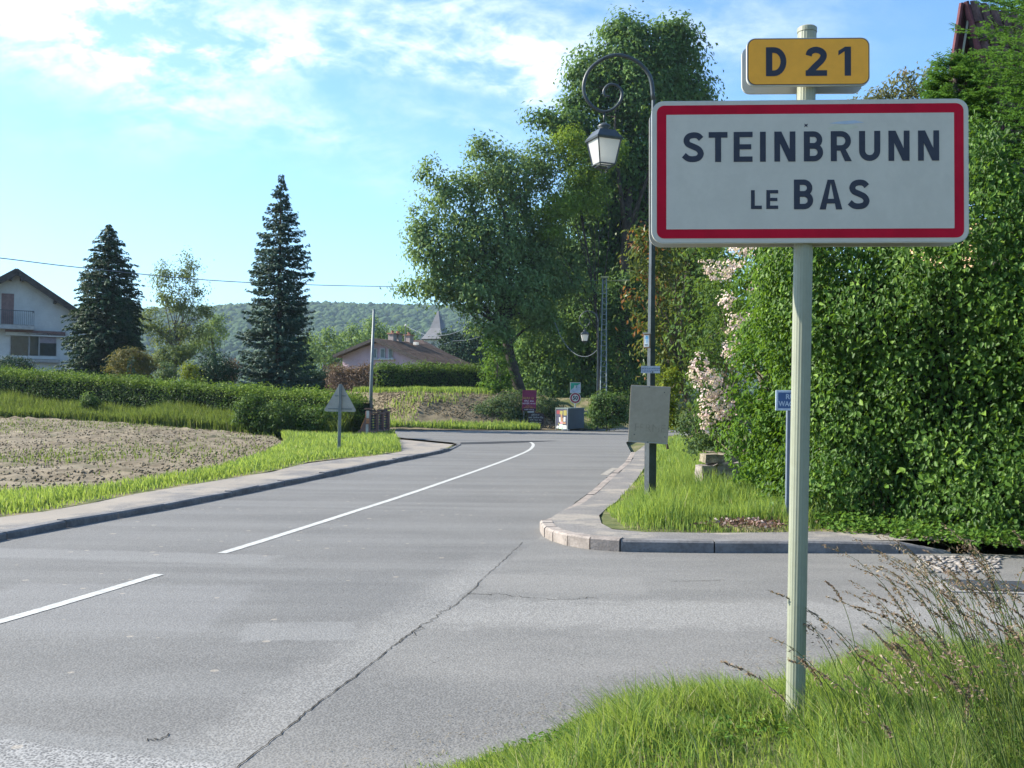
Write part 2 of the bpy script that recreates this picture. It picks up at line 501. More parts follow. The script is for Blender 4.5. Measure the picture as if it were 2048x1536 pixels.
    col = q.mix(q.m('MULTIPLY', sp2, 0.75), col, (0.04, 0.035, 0.03))
    # sand and grit washed to the edges
    q.put(b.inputs['Normal'], q.bump(fleck, 0.55, 0.006))
    return col
M_road = surf('asphalt', asphalt_fn, 0.82, 0.3)
def pave_fn(q, b):
    o = q.obj()
    g = q.m('ADD', q.m('MULTIPLY', q.noise(o, 90, 3, 0.7), 0.6), q.m('MULTIPLY', q.vor(o, 60).outputs['Distance'], 0.6))
    c = q.mix(q.step(q.noise(o, 1.2, 6, 0.65), 0.36, 0.62), (0.11, 0.106, 0.106), (0.165, 0.152, 0.142))
    c = q.mix(q.m('MULTIPLY', q.step(q.noise(q.mapv(o, loc=(4, 1, 0)), 0.8, 6, 0.7), 0.50, 0.62), 0.8), c, (0.31, 0.27, 0.22))
    c = q.mix(0.3, c, q.mix(q.step(g, 0.3, 0.8), (0.05, 0.05, 0.05), (0.38, 0.36, 0.34)))
    q.put(b.inputs['Normal'], q.bump(g, 0.5, 0.006))
    return c
M_pave = surf('pavement_asphalt', pave_fn, 0.85, 0.25)
def pavel_fn(q, b):
    c = pave_fn(q, b)
    o = q.obj()
    return q.mix(q.m('MULTIPLY', q.step(q.noise(q.mapv(o, scale=(1, .5, 1)), 1.1, 6, 0.7), 0.38, 0.58), 0.7), c, (0.30, 0.262, 0.215))
M_pavel = surf('dusty_pavement', pavel_fn, 0.88, 0.2)
def soil_fn(q, b):
    o = q.obj()
    n = q.noise(o, 2.3, 8, 0.65)
    big = q.noise(q.mapv(o, rot=(0, 0, 0.5), scale=(0.35, 1, 1)), 0.5, 5, 0.6)
    c = q.mix(q.step(n, 0.34, 0.66), (0.12, 0.098, 0.068), (0.235, 0.195, 0.138))
    c = q.mix(q.m('MULTIPLY', q.step(big, 0.52, 0.70), 0.6), c, (0.32, 0.275, 0.205))
    c = q.mix(q.m('MULTIPLY', q.step(q.noise(q.mapv(o, loc=(9, 2, 0)), 0.9, 7, 0.75), 0.5, 0.66), 0.35), c, (0.10, 0.12, 0.05))
    q.put(b.inputs['Normal'], q.bump(n, 0.9, 0.05))
    return c
M_soil = surf('soil', soil_fn, 0.95, 0.1)
def turf_fn(q, b):
    o = q.obj()
    n = q.noise(o, 5, 7, 0.7)
    c = q.mix(q.step(n, 0.35, 0.65), (0.07, 0.085, 0.03), (0.13, 0.14, 0.055))
    c = q.mix(q.m('MULTIPLY', q.step(q.noise(o, 1.4, 5, 0.6), 0.48, 0.62), 0.75), c, (0.26, 0.21, 0.13))
    q.put(b.inputs['Normal'], q.bump(n, 0.8, 0.04))
    return c
M_turf = surf('turf', turf_fn, 0.9, 0.15)
def forest_fn(q, b):
    o = q.obj()
    n = q.noise(o, 0.012, 6, 0.6)
    m_ = q.noise(o, 0.35, 4, 0.7)
    c = q.mix(q.step(n, 0.4, 0.62), (0.028, 0.055, 0.024), (0.06, 0.095, 0.035))
    c = q.mix(q.m('MULTIPLY', m_, 0.5), c, (0.02, 0.04, 0.02))
    q.put(b.inputs['Normal'], q.bump(m_, 1.0, 1.5))
    return c
M_forest = surf('forest_canopy', forest_fn, 0.9, 0.1)
M_white = plain('road_paint', (0.44, 0.44, 0.42), 0.75, 0.15, var=0.2, scale=14, dirt=(0.20, 0.20, 0.19))
M_worn = plain('worn_pale_edge', (0.27, 0.25, 0.22), 0.8, 0.15, var=0.25, scale=9)
M_crack = plain('open_crack', (0.05, 0.047, 0.042), 0.95, 0.05)
M_kerb = plain('kerb_concrete', (0.27, 0.235, 0.21), 0.85, 0.2, var=0.25, scale=5, bump=0.5, bscale=50, dirt=(0.14, 0.12, 0.11))
M_kerbd = plain('kerb_concrete_dark', (0.17, 0.165, 0.165), 0.85, 0.2, var=0.25, scale=4, bump=0.5, bscale=50, dirt=(0.10, 0.09, 0.08))

# ------------------------------------------------------------------ ground, hill
nr, na = 150, 220
rr = np.concatenate([[0.01], np.geomspace(2, 6000, nr - 1)])
aa = np.linspace(0, 2 * np.pi, na, endpoint=False)
RR, AA = np.meshgrid(rr, aa, indexing='ij')
gxs, gys = (RR * np.cos(AA)).ravel(), (RR * np.sin(AA)).ravel()
gz = land(gxs, gys) * 1.0
gz = np.where(gys < 52, np.minimum(gz, 0.9 + hill(gxs, gys)), gz) - 0.05
# keep the sheet under the paved area
pm = in_poly(gxs, gys, road_poly) | (dist_poly(gxs, gys, road_poly) < 1.2)
gz = np.where(pm, -0.12, gz)
idx = np.arange(nr * na).reshape(nr, na)
fa = np.stack([idx[:-1], idx[1:], np.roll(idx[1:], -1, 1), np.roll(idx[:-1], -1, 1)], -1).reshape(-1, 4)
props(link('ground', fastmesh('ground', np.column_stack([gxs, gys, gz]), fa, smooth=True), M_turf), kind='structure')

# hillside woods: thousands of rounded crowns on the slope
ico = bmesh.new(); bmesh.ops.create_icosphere(ico, subdivisions=1, radius=1.0)
IV = np.array([v.co[:] for v in ico.verts]); IF = np.array([[v.index for v in f.verts] for f in ico.faces]); ico.free()
nt = 30000
az = rng.uniform(-0.56, 0.60, nt); rd = 560 + 620 * rng.uniform(0, 1, nt) ** 0.75
tx, ty = rd * np.sin(az), rd * np.cos(az)
tz = land(tx, ty)
sz = rng.uniform(2.2, 5.0, nt) * (0.75 + rd / 2600)
VV = IV[None] * (1 + 0.28 * rng.standard_normal((nt, len(IV), 1)).clip(-1, 1)) * sz[:, None, None] * np.array([1, 1, 0.95])
VV = VV + np.column_stack([tx, ty, tz + sz * 0.55])[:, None, :]
FF = IF[None] + (np.arange(nt) * len(IV))[:, None, None]
M_wood = leafmat('hill_wood', (0.025, 0.052, 0.022), (0.058, 0.10, 0.034), (0.10, 0.14, 0.045), trans=0.0, rough=0.9, spec=0.1)
vv = np.repeat(np.clip(0.45 + 0.22 * rng.standard_normal(nt) + 0.12 * fbm(tx, ty, 9, 0.01, 3), 0, 1), len(IV))
props(link('hillside_wood', fastmesh('hillside_wood', VV, FF.reshape(-1, 3), var=vv), M_wood), kind='stuff', label='distant wooded hillside fading into blue haze', cat='woodland')

# ------------------------------------------------------------------ road, pavements
patch('road', road_poly, 1.3, lambda x, y: 0.0 * x + 0.35 * sst(-x, 8, 30) * (y > 40), M_road)
lk_in = off(left_kerb + island_tip[:2], 0.15)
pave_in = gx([(900, 892), (860, 893), (804, 900), (747, 908), (680, 914), (615, 922), (545, 938), (378, 965), (272, 981), (193, 998), (90, 1015), (0, 1027), (-200, 1055), (-420, 1090)], 0.12)
left_pave = lk_in + gx([(905, 887), (850, 882), (785, 876)], 0.1) + gx([(778, 885)], 0.1) + pave_in[2:]
patch('pavement', left_pave, 0.8, lambda x, y: 0.072 + 0.006 * fbm(x, y, 5, 3, 3), M_pavel)
rk_all = right_edge[4:] + corner
rk_in = off(rk_all, 0.14)
right_inner = gx([(2300, 1100), (2048, 1088), (1900, 1072), (1750, 1064), (1640, 1062), (1560, 1065), (1420, 1066), (1290, 1064), (1225, 1058), (1203, 1047), (1198, 1030), (1215, 1008), (1245, 978), (1268, 955), (1290, 925), (1296, 900), (1296, 880)], 0.12)
def rz_pave(x, y):
    return 0.015 + 0.105 * (1 - sst(y, 12.6, 15.5)) + 0.006 * fbm(x, y, 6, 3, 3) - 0.09 * sst(x, 4.6, 6.4)
right_pave = rk_in + [(16, right_inner[0][1] + 0.4)] + right_inner
patch('pavement', right_pave, 0.6, rz_pave, M_pave)

def strip(name, pts, w, z, mt, k=1, irregular=0.0, parent=None):
    P = np.array(pts)
    V, Fc = [], []
    for i in range(len(P)):
        t = P[min(i + 1, len(P) - 1)] - P[max(i - 1, 0)]; t = t / np.linalg.norm(t)
        ww = w / 2 * (1 + irregular * random.uniform(-1, 1))
        ww2 = w / 2 * (1 + irregular * random.uniform(-1, 1))
        V += [(P[i][0] - t[1] * ww, P[i][1] + t[0] * ww, z), (P[i][0] + t[1] * ww2, P[i][1] - t[0] * ww2, z)]
        if i: b = 2 * i; Fc.append((b - 2, b - 1, b + 1, b))
    me = bpy.data.meshes.new(name); me.from_pydata(V, [], Fc); me.update()
    return props(link(name, me, mt, parent), kind='structure')
# centre line: two dashes and the long solid stretch round the bend
strip('road_marking', gx([(-260, 1318), (0, 1244)]) + gx([(100, 1215), (200, 1185), (318, 1149)]), 0.105, 0.004, M_white, irregular=0.08)
cl_pts = gx([(443, 1107), (560, 1071), (700, 1026), (800, 994), (900, 960), (980, 932), (1030, 913), (1055, 902), (1065, 894), (1066, 888), (1060, 884)])
strip('road_marking', [tuple(p) for p in smooth_path(cl_pts, 5)], 0.105, 0.004, M_white, irregular=0.08)
strip('road_marking', gx([(1208, 950), (1222, 941), (1232, 936)]), 0.16, 0.004, M_worn, irregular=0.25)
def crackline(pix, w, n=14, wob=0.02):
    P = [tuple(p) for p in smooth_path(gx(pix), n)]
    P = [(a + random.gauss(0, wob), b + random.gauss(0, wob)) for a, b in P]
    strip('road_crack', P, w, 0.004, M_crack, irregular=0.7)
crackline([(472, 1536), (560, 1468), (640, 1404), (720, 1345), (790, 1290), (842, 1252)], 0.007, 12, 0.0035)
crackline([(905, 1215), (945, 1180), (985, 1140), (1010, 1118), (1045, 1085)], 0.005, 9, 0.008)
crackline([(940, 1188), (1000, 1190), (1060, 1196), (1130, 1200), (1190, 1196)], 0.008, 8, 0.02)
crackline([(1340, 1163), (1400, 1162), (1450, 1161)], 0.007, 6, 0.01)
_tp = gx([(921, 889), (985, 887.5), (1050, 885), (1118, 881.5), (1050, 882), (985, 883.5), (921, 885)])  # thin dark strip on the asphalt, tapering to the right
_me = bpy.data.meshes.new('dark_strip'); _me.from_pydata([(a, b, 0.004) for a, b in _tp], [], [tuple(range(7))]); _me.update()
props(link('dark_strip', _me, plain('dark_strip_grey', (0.035, 0.036, 0.04), 0.8, 0.2, var=0.3)), kind='structure')
crackline([(1120, 1030), (1160, 1000), (1200, 968), (1235, 940)], 0.018, 12, 0.02)
crackline([(300, 1482), (318, 1478), (336, 1470)], 0.008, 6, 0.01)
crackline([(795, 1288), (850, 1250), (900, 1214)], 0.006, 10, 0.015)

# kerbs of single stones
def kerb(pts, hts, first_lens, mts, label):
    root = thing('kerb', label, 'kerb', (pts[0][0], pts[0][1], 0))
    root['kind'] = 'structure'
    P = np.array(pts); seg = np.linalg.norm(np.diff(P, axis=0), axis=1); cum = np.concatenate([[0], np.cumsum(seg)])
    def pos(s): return np.array([np.interp(s, cum, P[:, 0]), np.interp(s, cum, P[:, 1])])
    s, i = 0.0, 0
    while s < cum[-1] - 0.05:
        L = first_lens(s); e = min(s + L, cum[-1])
        a, b = pos(s + 0.009), pos(e - 0.009)
        t = (b - a) / np.linalg.norm(b - a); n = np.array([-t[1], t[0]])
        h0, h1 = hts(s, a), hts(e, b)
        w = 0.145; j = random.uniform(-0.006, 0.006); jr = random.uniform(-0.011, 0.010)
        vs = []
        for p, h in ((a, h0), (b, h1)):
            for off_, z in ((0.0, -0.1), (0.0, h - 0.02), (0.022, h), (w, h + 0.002), (w, -0.1)):
                p2 = p + n * (off_ + j)
                vs.append((p2[0] - root.location.x, p2[1] - root.location.y, z + (jr if z > 0 else 0)))
        fs = [(k, (k + 1) % 5, (k + 1) % 5 + 5, k + 5) for k in range(5)] + [(4, 3, 2, 1, 0), (5, 6, 7, 8, 9)]
        me = bpy.data.meshes.new('kerb_stone'); me.from_pydata(vs, [], fs); me.update()
        bm = bmesh.new(); bm.from_mesh(me); bmesh.ops.recalc_face_normals(bm, faces=bm.faces[:]); bm.to_mesh(me); bm.free()
        link('kerb_stone', me, mts(s, a), root)
        s, i = e, i + 1
    return root
lk = [tuple(p) for p in smooth_path(left_kerb, 4)] + island_tip[:2]
kerb(lk, lambda s, p: 0.088 - 0.06 * float(sst(p[1], 28.5, 32)) + 0.008 * math.sin(s * 2.1), lambda s: 1.0, lambda s, p: M_kerbd, 'low grey kerb along the left side of the main road beside the field')
ckerb = [tuple(p) for p in smooth_path(corner[:-2], 4)]
clen = float(np.sum(np.linalg.norm(np.diff(np.array(ckerb), axis=0), axis=1)))
kerb(ckerb, lambda s, p: 0.125 - 0.115 * float(sst(s, clen - 0.75, clen)) - 0.05 * (1 - float(sst(s, 0, 0.5))), lambda s: 0.34 if s < 2.1 else 1.0, lambda s, p: M_kerb if s < 2.3 else M_kerbd, 'pale concrete kerb curving round the corner of the side road')
kerb(right_edge[4:] + [corner[0]], lambda s, p: 0.02 + 0.05 * float(sst(-p[1], -13.3, -12.4)), lambda s: 1.0, lambda s, p: M_kerb, 'flush worn kerb strip on the right side of the main road towards the bend')

# ------------------------------------------------------------------ field, bank and verges
field = gx([(-900, 990), (-300, 1010), (0, 980), (200, 969), (320, 950), (440, 930), (520, 905), (571, 886)], 0.15) + [tuple(at(540, 880, 37)[:2]), tuple(at(440, 868, 42)[:2]), tuple(at(220, 848, 45)[:2]), tuple(at(0, 838, 47)[:2]), tuple(at(-500, 838, 50)[:2])]
def fz(x, y):
    furrow = 0.014 * np.sin(y * 7.0 + 1.5 * x + 0.8 * np.sin(x * 0.7))
    e = sst(dist_poly(x, y, field), 0, 1.5)
    return land(x, y) + 0.10 + e * (0.04 * fbm(x, y, 11, 5.0, 4) + furrow + 0.03 * rng.standard_normal(np.shape(x)))
patch('field_soil', field, 0.34, fz, M_soil, jitter=0.45)
def lz(x, y): return np.maximum(land(x, y) + 0.09, 0.075)
lverge = pave_in + [(-22, 14), (-22, 9.5)][:0] + gx([(-900, 1150)], 0.12) + gx([(-900, 990), (-300, 1010), (0, 984), (200, 973), (320, 954), (440, 933), (520, 908), (571, 888)], 0.15) + [tuple(at(560, 878, 38)[:2]), (-4.9, 40.5)]
patch('verge_soil', lverge[2:], 0.6, lambda x, y: lz(x, y) + 0.02 * fbm(x, y, 2, 2, 3), M_turf)
# bank on the far side of the bend
bank = [(-34, 70), (-18, 60)] + gx([(690, 856), (780, 860), (900, 860), (1000, 860), (1100, 860), (1170, 860), (1235, 855)]) + [(8, 58.5), (14, 63), (14, 75), (-34, 78)]
def bz(x, y):
    d = dist_poly(x, y, bank[1:10], False)
    return 0.02 + 1.95 * sst(d, 0.8, 6.5) * (0.55 + 0.45 * (1 - sst(x, 1.5, 5))) + sst(d, 0.5, 2) * (0.06 * fbm(x, y, 21, 1.2, 4) + 0.025 * rng.standard_normal(np.shape(x)))
patch('earth_bank', bank, 0.4, bz, plain('bank_soil', (0.165, 0.135, 0.088), 0.95, 0.1, var=0.35, scale=2.5, bump=1.0, bscale=8, dirt=(0.12, 0.10, 0.06)))
def vz(x, y):
    d = dist_poly(x, y, verge)
    return -0.02 + 0.22 * sst(d, 0, 1.1) + 0.02 * fbm(x, y, 8, 3, 3) * sst(d, 0, 0.5)
patch('verge_soil', verge, 0.22, vz, M_turf)
rgrass = right_inner[2:] + [tuple(at(1345, 850, 44)[:2]), (9, 46), (10, 30), (17, 14), (17, right_inner[0][1] + 0.4), right_inner[0], right_inner[1]]
def rgz(x, y):
    d = dist_poly(x, y, rgrass)
    return rz_pave(x, y) - 0.012 + 0.04 * sst(d, 0, 0.8) + 0.03 * sst(d, 0, 2.5) * sst(y, 10.5, 14) + 0.02 * fbm(x, y, 12, 2, 3)
patch('verge_soil', rgrass, 0.4, rgz, M_turf)

# ------------------------------------------------------------------ foliage builders
def unit(v): return v / (np.linalg.norm(v, axis=-1, keepdims=True) + 1e-9)
def leaf_arrays(C, N, L, Wd, T=None, shape='quad', fold=0.15, tw=0.9):
    n = len(C)
    R = rng.standard_normal((n, 3))
    T = unit(R if T is None else T + tw * 0.5 * R)
    T = unit(T - N * np.sum(T * N, 1, keepdims=True))
    B = np.cross(N, T)
    L = np.broadcast_to(L, n)[:, None]; Wd = np.broadcast_to(Wd, n)[:, None]
    if shape == 'quad':
        V = np.stack([C - T * L / 2, C + B * Wd / 2 + N * L * fold - T * L * 0.06, C + T * L / 2, C - B * Wd / 2 + N * L * fold - T * L * 0.06], 1)
        Fc = np.arange(n * 4).reshape(n, 4)
        k = 4
    else:
        V = np.stack([C - T * L / 2, C + B * Wd / 2 + N * L * fold - T * L * 0.18, C + B * Wd * 0.36 + N * L * fold * 0.7 + T * L * 0.16, C + T * L / 2 - N * L * fold * 0.5,
                      C - B * Wd * 0.36 + N * L * fold * 0.7 + T * L * 0.16, C - B * Wd / 2 + N * L * fold - T * L * 0.18], 1)
        b = np.arange(n)[:, None] * 6
        Fc = np.concatenate([b + np.array([[0, 1, 2, 3]]), b + np.array([[0, 3, 4, 5]])], 0)
        k = 6
    return V.reshape(-1, 3), Fc, k
def leaves(name, C, N, L, Wd, var, mt, parent=None, T=None, shape='quad', fold=0.15, tw=0.9):
    V, Fc, k = leaf_arrays(C, N, L, Wd, T, shape, fold, tw)
    if parent is not None: V = V - np.array(parent.location[:])
    return link(name, fastmesh(name, V, Fc, var=np.repeat(np.clip(var, 0, 1), k)), mt, parent)
def clump_points(blobs, per, cr, fill=0.35, dens=1.0, flat=0.75):
    """blobs (cx,cy,cz,rx,ry,rz) -> leaf centres, outward normals, variation; leaves gather in clumps of radius cr"""
    Cs, Ns, Vs, CC = [], [], [], []
    for (cx, cy, cz, rx, ry, rz_) in blobs:
        area = 4 * math.pi * (((rx * ry) ** 1.6 + (rx * rz_) ** 1.6 + (ry * rz_) ** 1.6) / 3) ** (1 / 1.6)
        nc = max(4, int(dens * area / (cr * cr * 1.9)))
        d = unit(rng.standard_normal((nc, 3)))
        rad_ = rng.uniform(fill ** 2, 1, (nc, 1)) ** 0.5
        c = np.array([cx, cy, cz]) + d * rad_ * np.array([rx, ry, rz_])
        cv = 0.17 * rng.standard_normal(nc)
        sc = rng.uniform(0.6, 1.3, (nc, 1, 1))
        o = rng.standard_normal((nc, per, 3)) * cr * 0.5 * sc * np.array([1, 1, flat])
        Cs.append((c[:, None] + o).reshape(-1, 3))
        nn = 0.75 * d[:, None] + 0.5 * unit(o) + np.array([0, 0, 0.45]) + 0.55 * rng.standard_normal((nc, per, 3))
        Ns.append(unit(nn).reshape(-1, 3))
        Vs.append((0.45 + cv[:, None] + 0.13 * rng.standard_normal((nc, per))).ravel())
        CC.append(c)
    return np.concatenate(Cs), np.concatenate(Ns), np.concatenate(Vs), np.concatenate(CC)
def pxblobs(lst, D, dscale=0.8):
    out = []
    for e in lst:
        px, py, rx, ry = e[:4]; dd = D + (e[4] if len(e) > 4 else 0)
        c = at(px, py, dd); k = dd / F
        out.append((c[0], c[1], c[2], rx * k, rx * k * dscale, ry * k))
    return out
def limbs(mb, base, top, targets, r0, r1, sub=True):
    base, top = np.array(base, float), np.array(top, float)
    mid = (base + top) / 2 + rng.standard_normal(3) * 0.05 * np.linalg.norm(top - base) * np.array([1, 1, 0])
    pts = smooth_path([base, mid, top], 5)
    rs = [r0 + (r1 - r0) * (i / (len(pts) - 1)) ** 0.8 for i in range(len(pts))]
    rs[0] *= 1.35
    mb.tube(pts, rs, 9)
    for t in targets:
        k = random.uniform(0.45, 1.0)
        i = min(len(pts) - 1, int(k * (len(pts) - 1)))
        s = np.array(pts[i]); e = s + (np.array(t, float) - s) * 0.86
        m_ = (s + e) / 2 + np.array([0, 0, 0.12 * np.linalg.norm(e - s)]) + rng.standard_normal(3) * 0.06 * np.linalg.norm(e - s)
        bp = smooth_path([s, m_, e], 4)
        b0 = rs[i] * random.uniform(0.35, 0.6)
        mb.tube(bp, [max(0.012, b0 * (1 - 0.9 * j / (len(bp) - 1))) for j in range(len(bp))], 6, cap=False)
        if sub:
            for _ in range(3):
                j = random.randrange(len(bp) // 2, len(bp))
                p = np.array(bp[j]); qn = p + (e - s) * random.uniform(-0.05, 0.06) + rng.standard_normal(3) * 0.09 * np.linalg.norm(e - s)
                mb.tube([p, (p + qn) / 2 + rng.standard_normal(3) * 0.05, qn], [max(0.01, b0 * 0.3), max(0.008, b0 * 0.2), 0.006], 5, cap=False)
M_bark = plain('bark', (0.14, 0.115, 0.09), 0.95, 0.1, var=0.4, scale=3, bump=1.0, bscale=14)
M_barkd = plain('dark_bark', (0.06, 0.052, 0.045), 0.95, 0.1, var=0.4, scale=3, bump=1.0, bscale=14)
def broadleaf(name, label, cat, base, fork, blobs, per, cr, leaf, mt, r0=0.3, nl=14, dens=1.0, fill=0.35, bark=None, group=None, droop=0.2, shape='quad', crown='crown', ratio=0.5, flat=0.75):
    root = thing(name, label, cat, base, group=group)
    C, N, V, CC = clump_points(blobs, per, cr, fill, dens, flat)
    T = N + np.array([0, 0, -droop * 3])
    leaves(crown, C, N, leaf * rng.uniform(0.7, 1.3, len(C)), leaf * ratio * rng.uniform(0.8, 1.2, len(C)), V, mt, root, T if droop else None, shape)
    mb = MB()
    sel = CC[rng.choice(len(CC), min(nl, len(CC)), replace=False)]
    if nl:
        limbs(mb, base, fork, sel, r0, r0 * 0.45)
        mb.v = [(a - base[0], b - base[1], c - base[2]) for a, b, c in mb.v]
        mb.build('trunk', bark or M_bark, root, smooth=True)
    return root
def conifer(name, label, base, h, R, mt, levels, nb, spray, prof, trunk_r=0.22, droop=0.25, group=None, dens=1.0, hang=0.12, bark=None):
    base = np.array(base, float)
    root = thing(name, label, 'tree', base, group=group)
    Cs, Ts, Ns, Vs = [], [], [], []
    sd0 = float(base[0])
    for i in range(levels):
        f = i / (levels - 1)
        z = 0.03 * h + f * 0.965 * h
        r = R * prof(f)
        n = max(3, int(nb * (0.4 + 0.6 * (1 - f))))
        for _ in range(n):
            a = rng.uniform(0, 2 * np.pi); Lb = r * rng.uniform(0.5, 1.0) ** 0.7 * 1.12 * (1 + .13 * math.sin(3 * a + 9 * f + sd0) + .09 * math.sin(5 * a - 31 * f + sd0)) + 0.1
            if math.sin(2 * a + 23 * f + sd0) > .93: continue
            m_ = max(3, int(dens * Lb / spray * 1.5))
            t = rng.uniform(0.0, 1, m_) ** 0.6
            zz = z - droop * Lb * t + droop * 0.75 * Lb * t ** 3 + rng.uniform(-0.1, 0.1)
            d = np.array([math.cos(a), math.sin(a)])
            side = rng.uniform(-1, 1, m_) * spray * 1.0 * (1.2 - t)
            P = np.column_stack([d[0] * Lb * t - d[1] * side, d[1] * Lb * t + d[0] * side, zz - rng.uniform(0, hang, m_)])
            Cs.append(P + base)
            Ts.append(np.column_stack([np.full(m_, d[0]) - d[1] * side, np.full(m_, d[1]) + d[0] * side, rng.uniform(-0.5, 0.25, m_)]))
            Ns.append(np.column_stack([rng.normal(0, 0.45, m_) + d[0] * 0.5, rng.normal(0, 0.45, m_) + d[1] * 0.5, rng.uniform(0.3, 1, m_)]))
            Vs.append(0.4 + 0.15 * rng.standard_normal() + 0.12 * rng.standard_normal(m_) + 0.25 * (t > 0.85))
    C = np.concatenate(Cs); T = np.concatenate(Ts); N = unit(np.concatenate(Ns)); V = np.concatenate(Vs)
    leaves('crown', C, N, spray * rng.uniform(0.8, 1.4, len(C)), spray * 0.42, V, mt, root, T, tw=0.5)
    mb = MB(); mb.tube([(0, 0, -0.1), (0, 0, h * 0.5), (0, 0, h * 0.97)], [trunk_r, trunk_r * 0.6, 0.02], 9)
    mb.build('trunk', bark or M_barkd, root, smooth=True)
    return root
def hedge(name, label, path, h, thick, leaf, mt, n, ztop=None, var0=0.45, lump=0.12, group=None, core_mat=None, zf=None, sunlit_top=0.25, per=7):
    """clipped hedge along a path: leaves over its faces and top, a solid core added inside to block light"""
    P = np.array(path, float); seg = np.linalg.norm(np.diff(P[:, :2], axis=0), axis=1); cum = np.concatenate([[0], np.cumsum(seg)])
    zf = zf or (lambda x, y: land(x, y))
    c0 = P.mean(0)
    root = thing(name, label, 'hedge', (P[0][0], P[0][1], float(zf(P[0][0], P[0][1]))), group=group)
    per_len = 2 * h + thick
    nc = n // per
    s = rng.uniform(0, cum[-1], nc); w = rng.uniform(0, per_len, nc)
    x = np.interp(s, cum, P[:, 0]); y = np.interp(s, cum, P[:, 1])
    x2 = np.interp(s + 0.3, cum, P[:, 0]); y2 = np.interp(s + 0.3, cum, P[:, 1]); x1 = np.interp(s - 0.3, cum, P[:, 0]); y1 = np.interp(s - 0.3, cum, P[:, 1])
    t = unit(np.column_stack([x2 - x1, y2 - y1])); nn = np.column_stack([-t[:, 1], t[:, 0]])
    hh = h + 0.08 * fbm(s, s * 0, 31, 1.2, 3)
    lat = np.where(w < h, -thick / 2, np.where(w < h + thick, w - h - thick / 2, thick / 2))
    zz = np.where(w < h, w, np.where(w < h + thick, hh, per_len - w)) * 1.0
    bl = lump * fbm(s * 1.0, zz, 33, 2.2, 3)
    on = np.zeros((nc, 3))
    on[:, :2] = nn * np.where(w < h, -1, np.where(w < h + thick, 0, 1))[:, None]
    on[:, 2] = np.where((w >= h) & (w < h + thick), 1.0, 0.15)
    B = np.column_stack([x + nn[:, 0] * lat, y + nn[:, 1] * lat, zf(x, y) + zz]) + on * bl[:, None] - on * rng.uniform(0, 0.25, (nc, 1)) * min(1, thick)
    C = (B[:, None] + rng.standard_normal((nc, per, 3)) * leaf * 1.3).reshape(-1, 3)
    N = unit(np.repeat(on, per, 0) + 0.6 * rng.standard_normal((nc * per, 3)))
    V = np.repeat(var0 + 0.12 * rng.standard_normal(nc) + sunlit_top * np.where(zz > h * 0.86, 1, 0), per) + 0.12 * rng.standard_normal(nc * per)  # top leaves coloured lighter, sunlight painted into their tone
    leaves('foliage', C, N, leaf * rng.uniform(0.7, 1.4, len(C)), leaf * 0.55, V, mt, root)
    mb = MB()
    for i in range(len(P) - 1):
        a, b = P[i][:2], P[i + 1][:2]; m_ = (a + b) / 2; L = np.linalg.norm(b - a)
        z0 = float(zf(m_[0], m_[1]))
        mb.box((m_[0] - root.location.x, m_[1] - root.location.y, z0 + h * 0.43 - root.location.z), (L + 0.05 * i, max(0.12, thick - 0.45), h * 0.84), math.atan2(b[1] - a[1], b[0] - a[0]))
    mb.build('light_blocking_core', core_mat or M_inner, root)
    return root
M_inner = plain('light_blocking_core', (0.022, 0.026, 0.014), 0.95, 0.05, var=0.5, scale=9, bump=1.0, bscale=12)  # dark colour of the solid cores that stop light inside hedges

def tris(): return sum(len(m_.polygons) for m_ in bpy.data.meshes)
# ------------------------------------------------------------------ plain materials for things
M_alu = plain('sign_aluminium', (0.46, 0.465, 0.44), 0.42, 0.5, 0.0, var=0.08, scale=3, dirt=(0.36, 0.37, 0.34))
M_pole = plain('cream_painted_pole', (0.25, 0.265, 0.20), 0.45, 0.4, var=0.06, scale=4, dirt=(0.22, 0.225, 0.155))
M_signw = plain('reflective_white', (0.53, 0.495, 0.435), 0.55, 0.15, var=0.04, scale=5, dirt=(0.48, 0.45, 0.39))
M_red = plain('reflective_red', (0.44, 0.007, 0.028), 0.6, 0.1, var=0.10, scale=3)
M_yel = plain('reflective_yellow', (0.85, 0.37, 0.02), 0.4, 0.4, var=0.05, scale=5)
M_blk = plain('sign_black', (0.028, 0.032, 0.05), 0.5, 0.3, var=0.1)
M_iron = plain('dark_green_iron', (0.045, 0.055, 0.062), 0.42, 0.5, var=0.25, scale=5)
M_galv = plain('galvanised_steel', (0.30, 0.33, 0.34), 0.45, 0.5, 0.4, var=0.15, scale=4)
M_galvd = plain('dull_steel', (0.16, 0.185, 0.19), 0.5, 0.4, 0.2, var=0.15, scale=4)
M_back = plain('bare_sign_back', (0.34, 0.335, 0.31), 0.55, 0.4, var=0.1, scale=4, dirt=(0.25, 0.24, 0.21))
def glass_fn(q, b):
    b.inputs['Transmission Weight'].default_value = 0.0
    return (0.78, 0.78, 0.76)
def mat_opal():
    m = bpy.data.materials.new('opal_glass'); m.use_nodes = True
    q = NT(m.node_tree); o = q.n('ShaderNodeOutputMaterial'); p = q.n('ShaderNodeBsdfPrincipled')
    p.inputs['Base Color'].default_value = (0.75, 0.75, 0.74, 1); p.inputs['Roughness'].default_value = 0.25
    t = q.n('ShaderNodeBsdfTranslucent'); t.inputs[0].default_value = (0.85, 0.84, 0.8, 1)
    mx = q.n('ShaderNodeMixShader'); mx.inputs[0].default_value = 0.5
    q.t.links.new(p.outputs[0], mx.inputs[1]); q.t.links.new(t.outputs[0], mx.inputs[2]); q.t.links.new(mx.outputs[0], o.inputs[0])
    return m
M_opal = mat_opal()
M_glass = plain('window_glass', (0.03, 0.035, 0.04), 0.08, 0.8, var=0.3, scale=1)

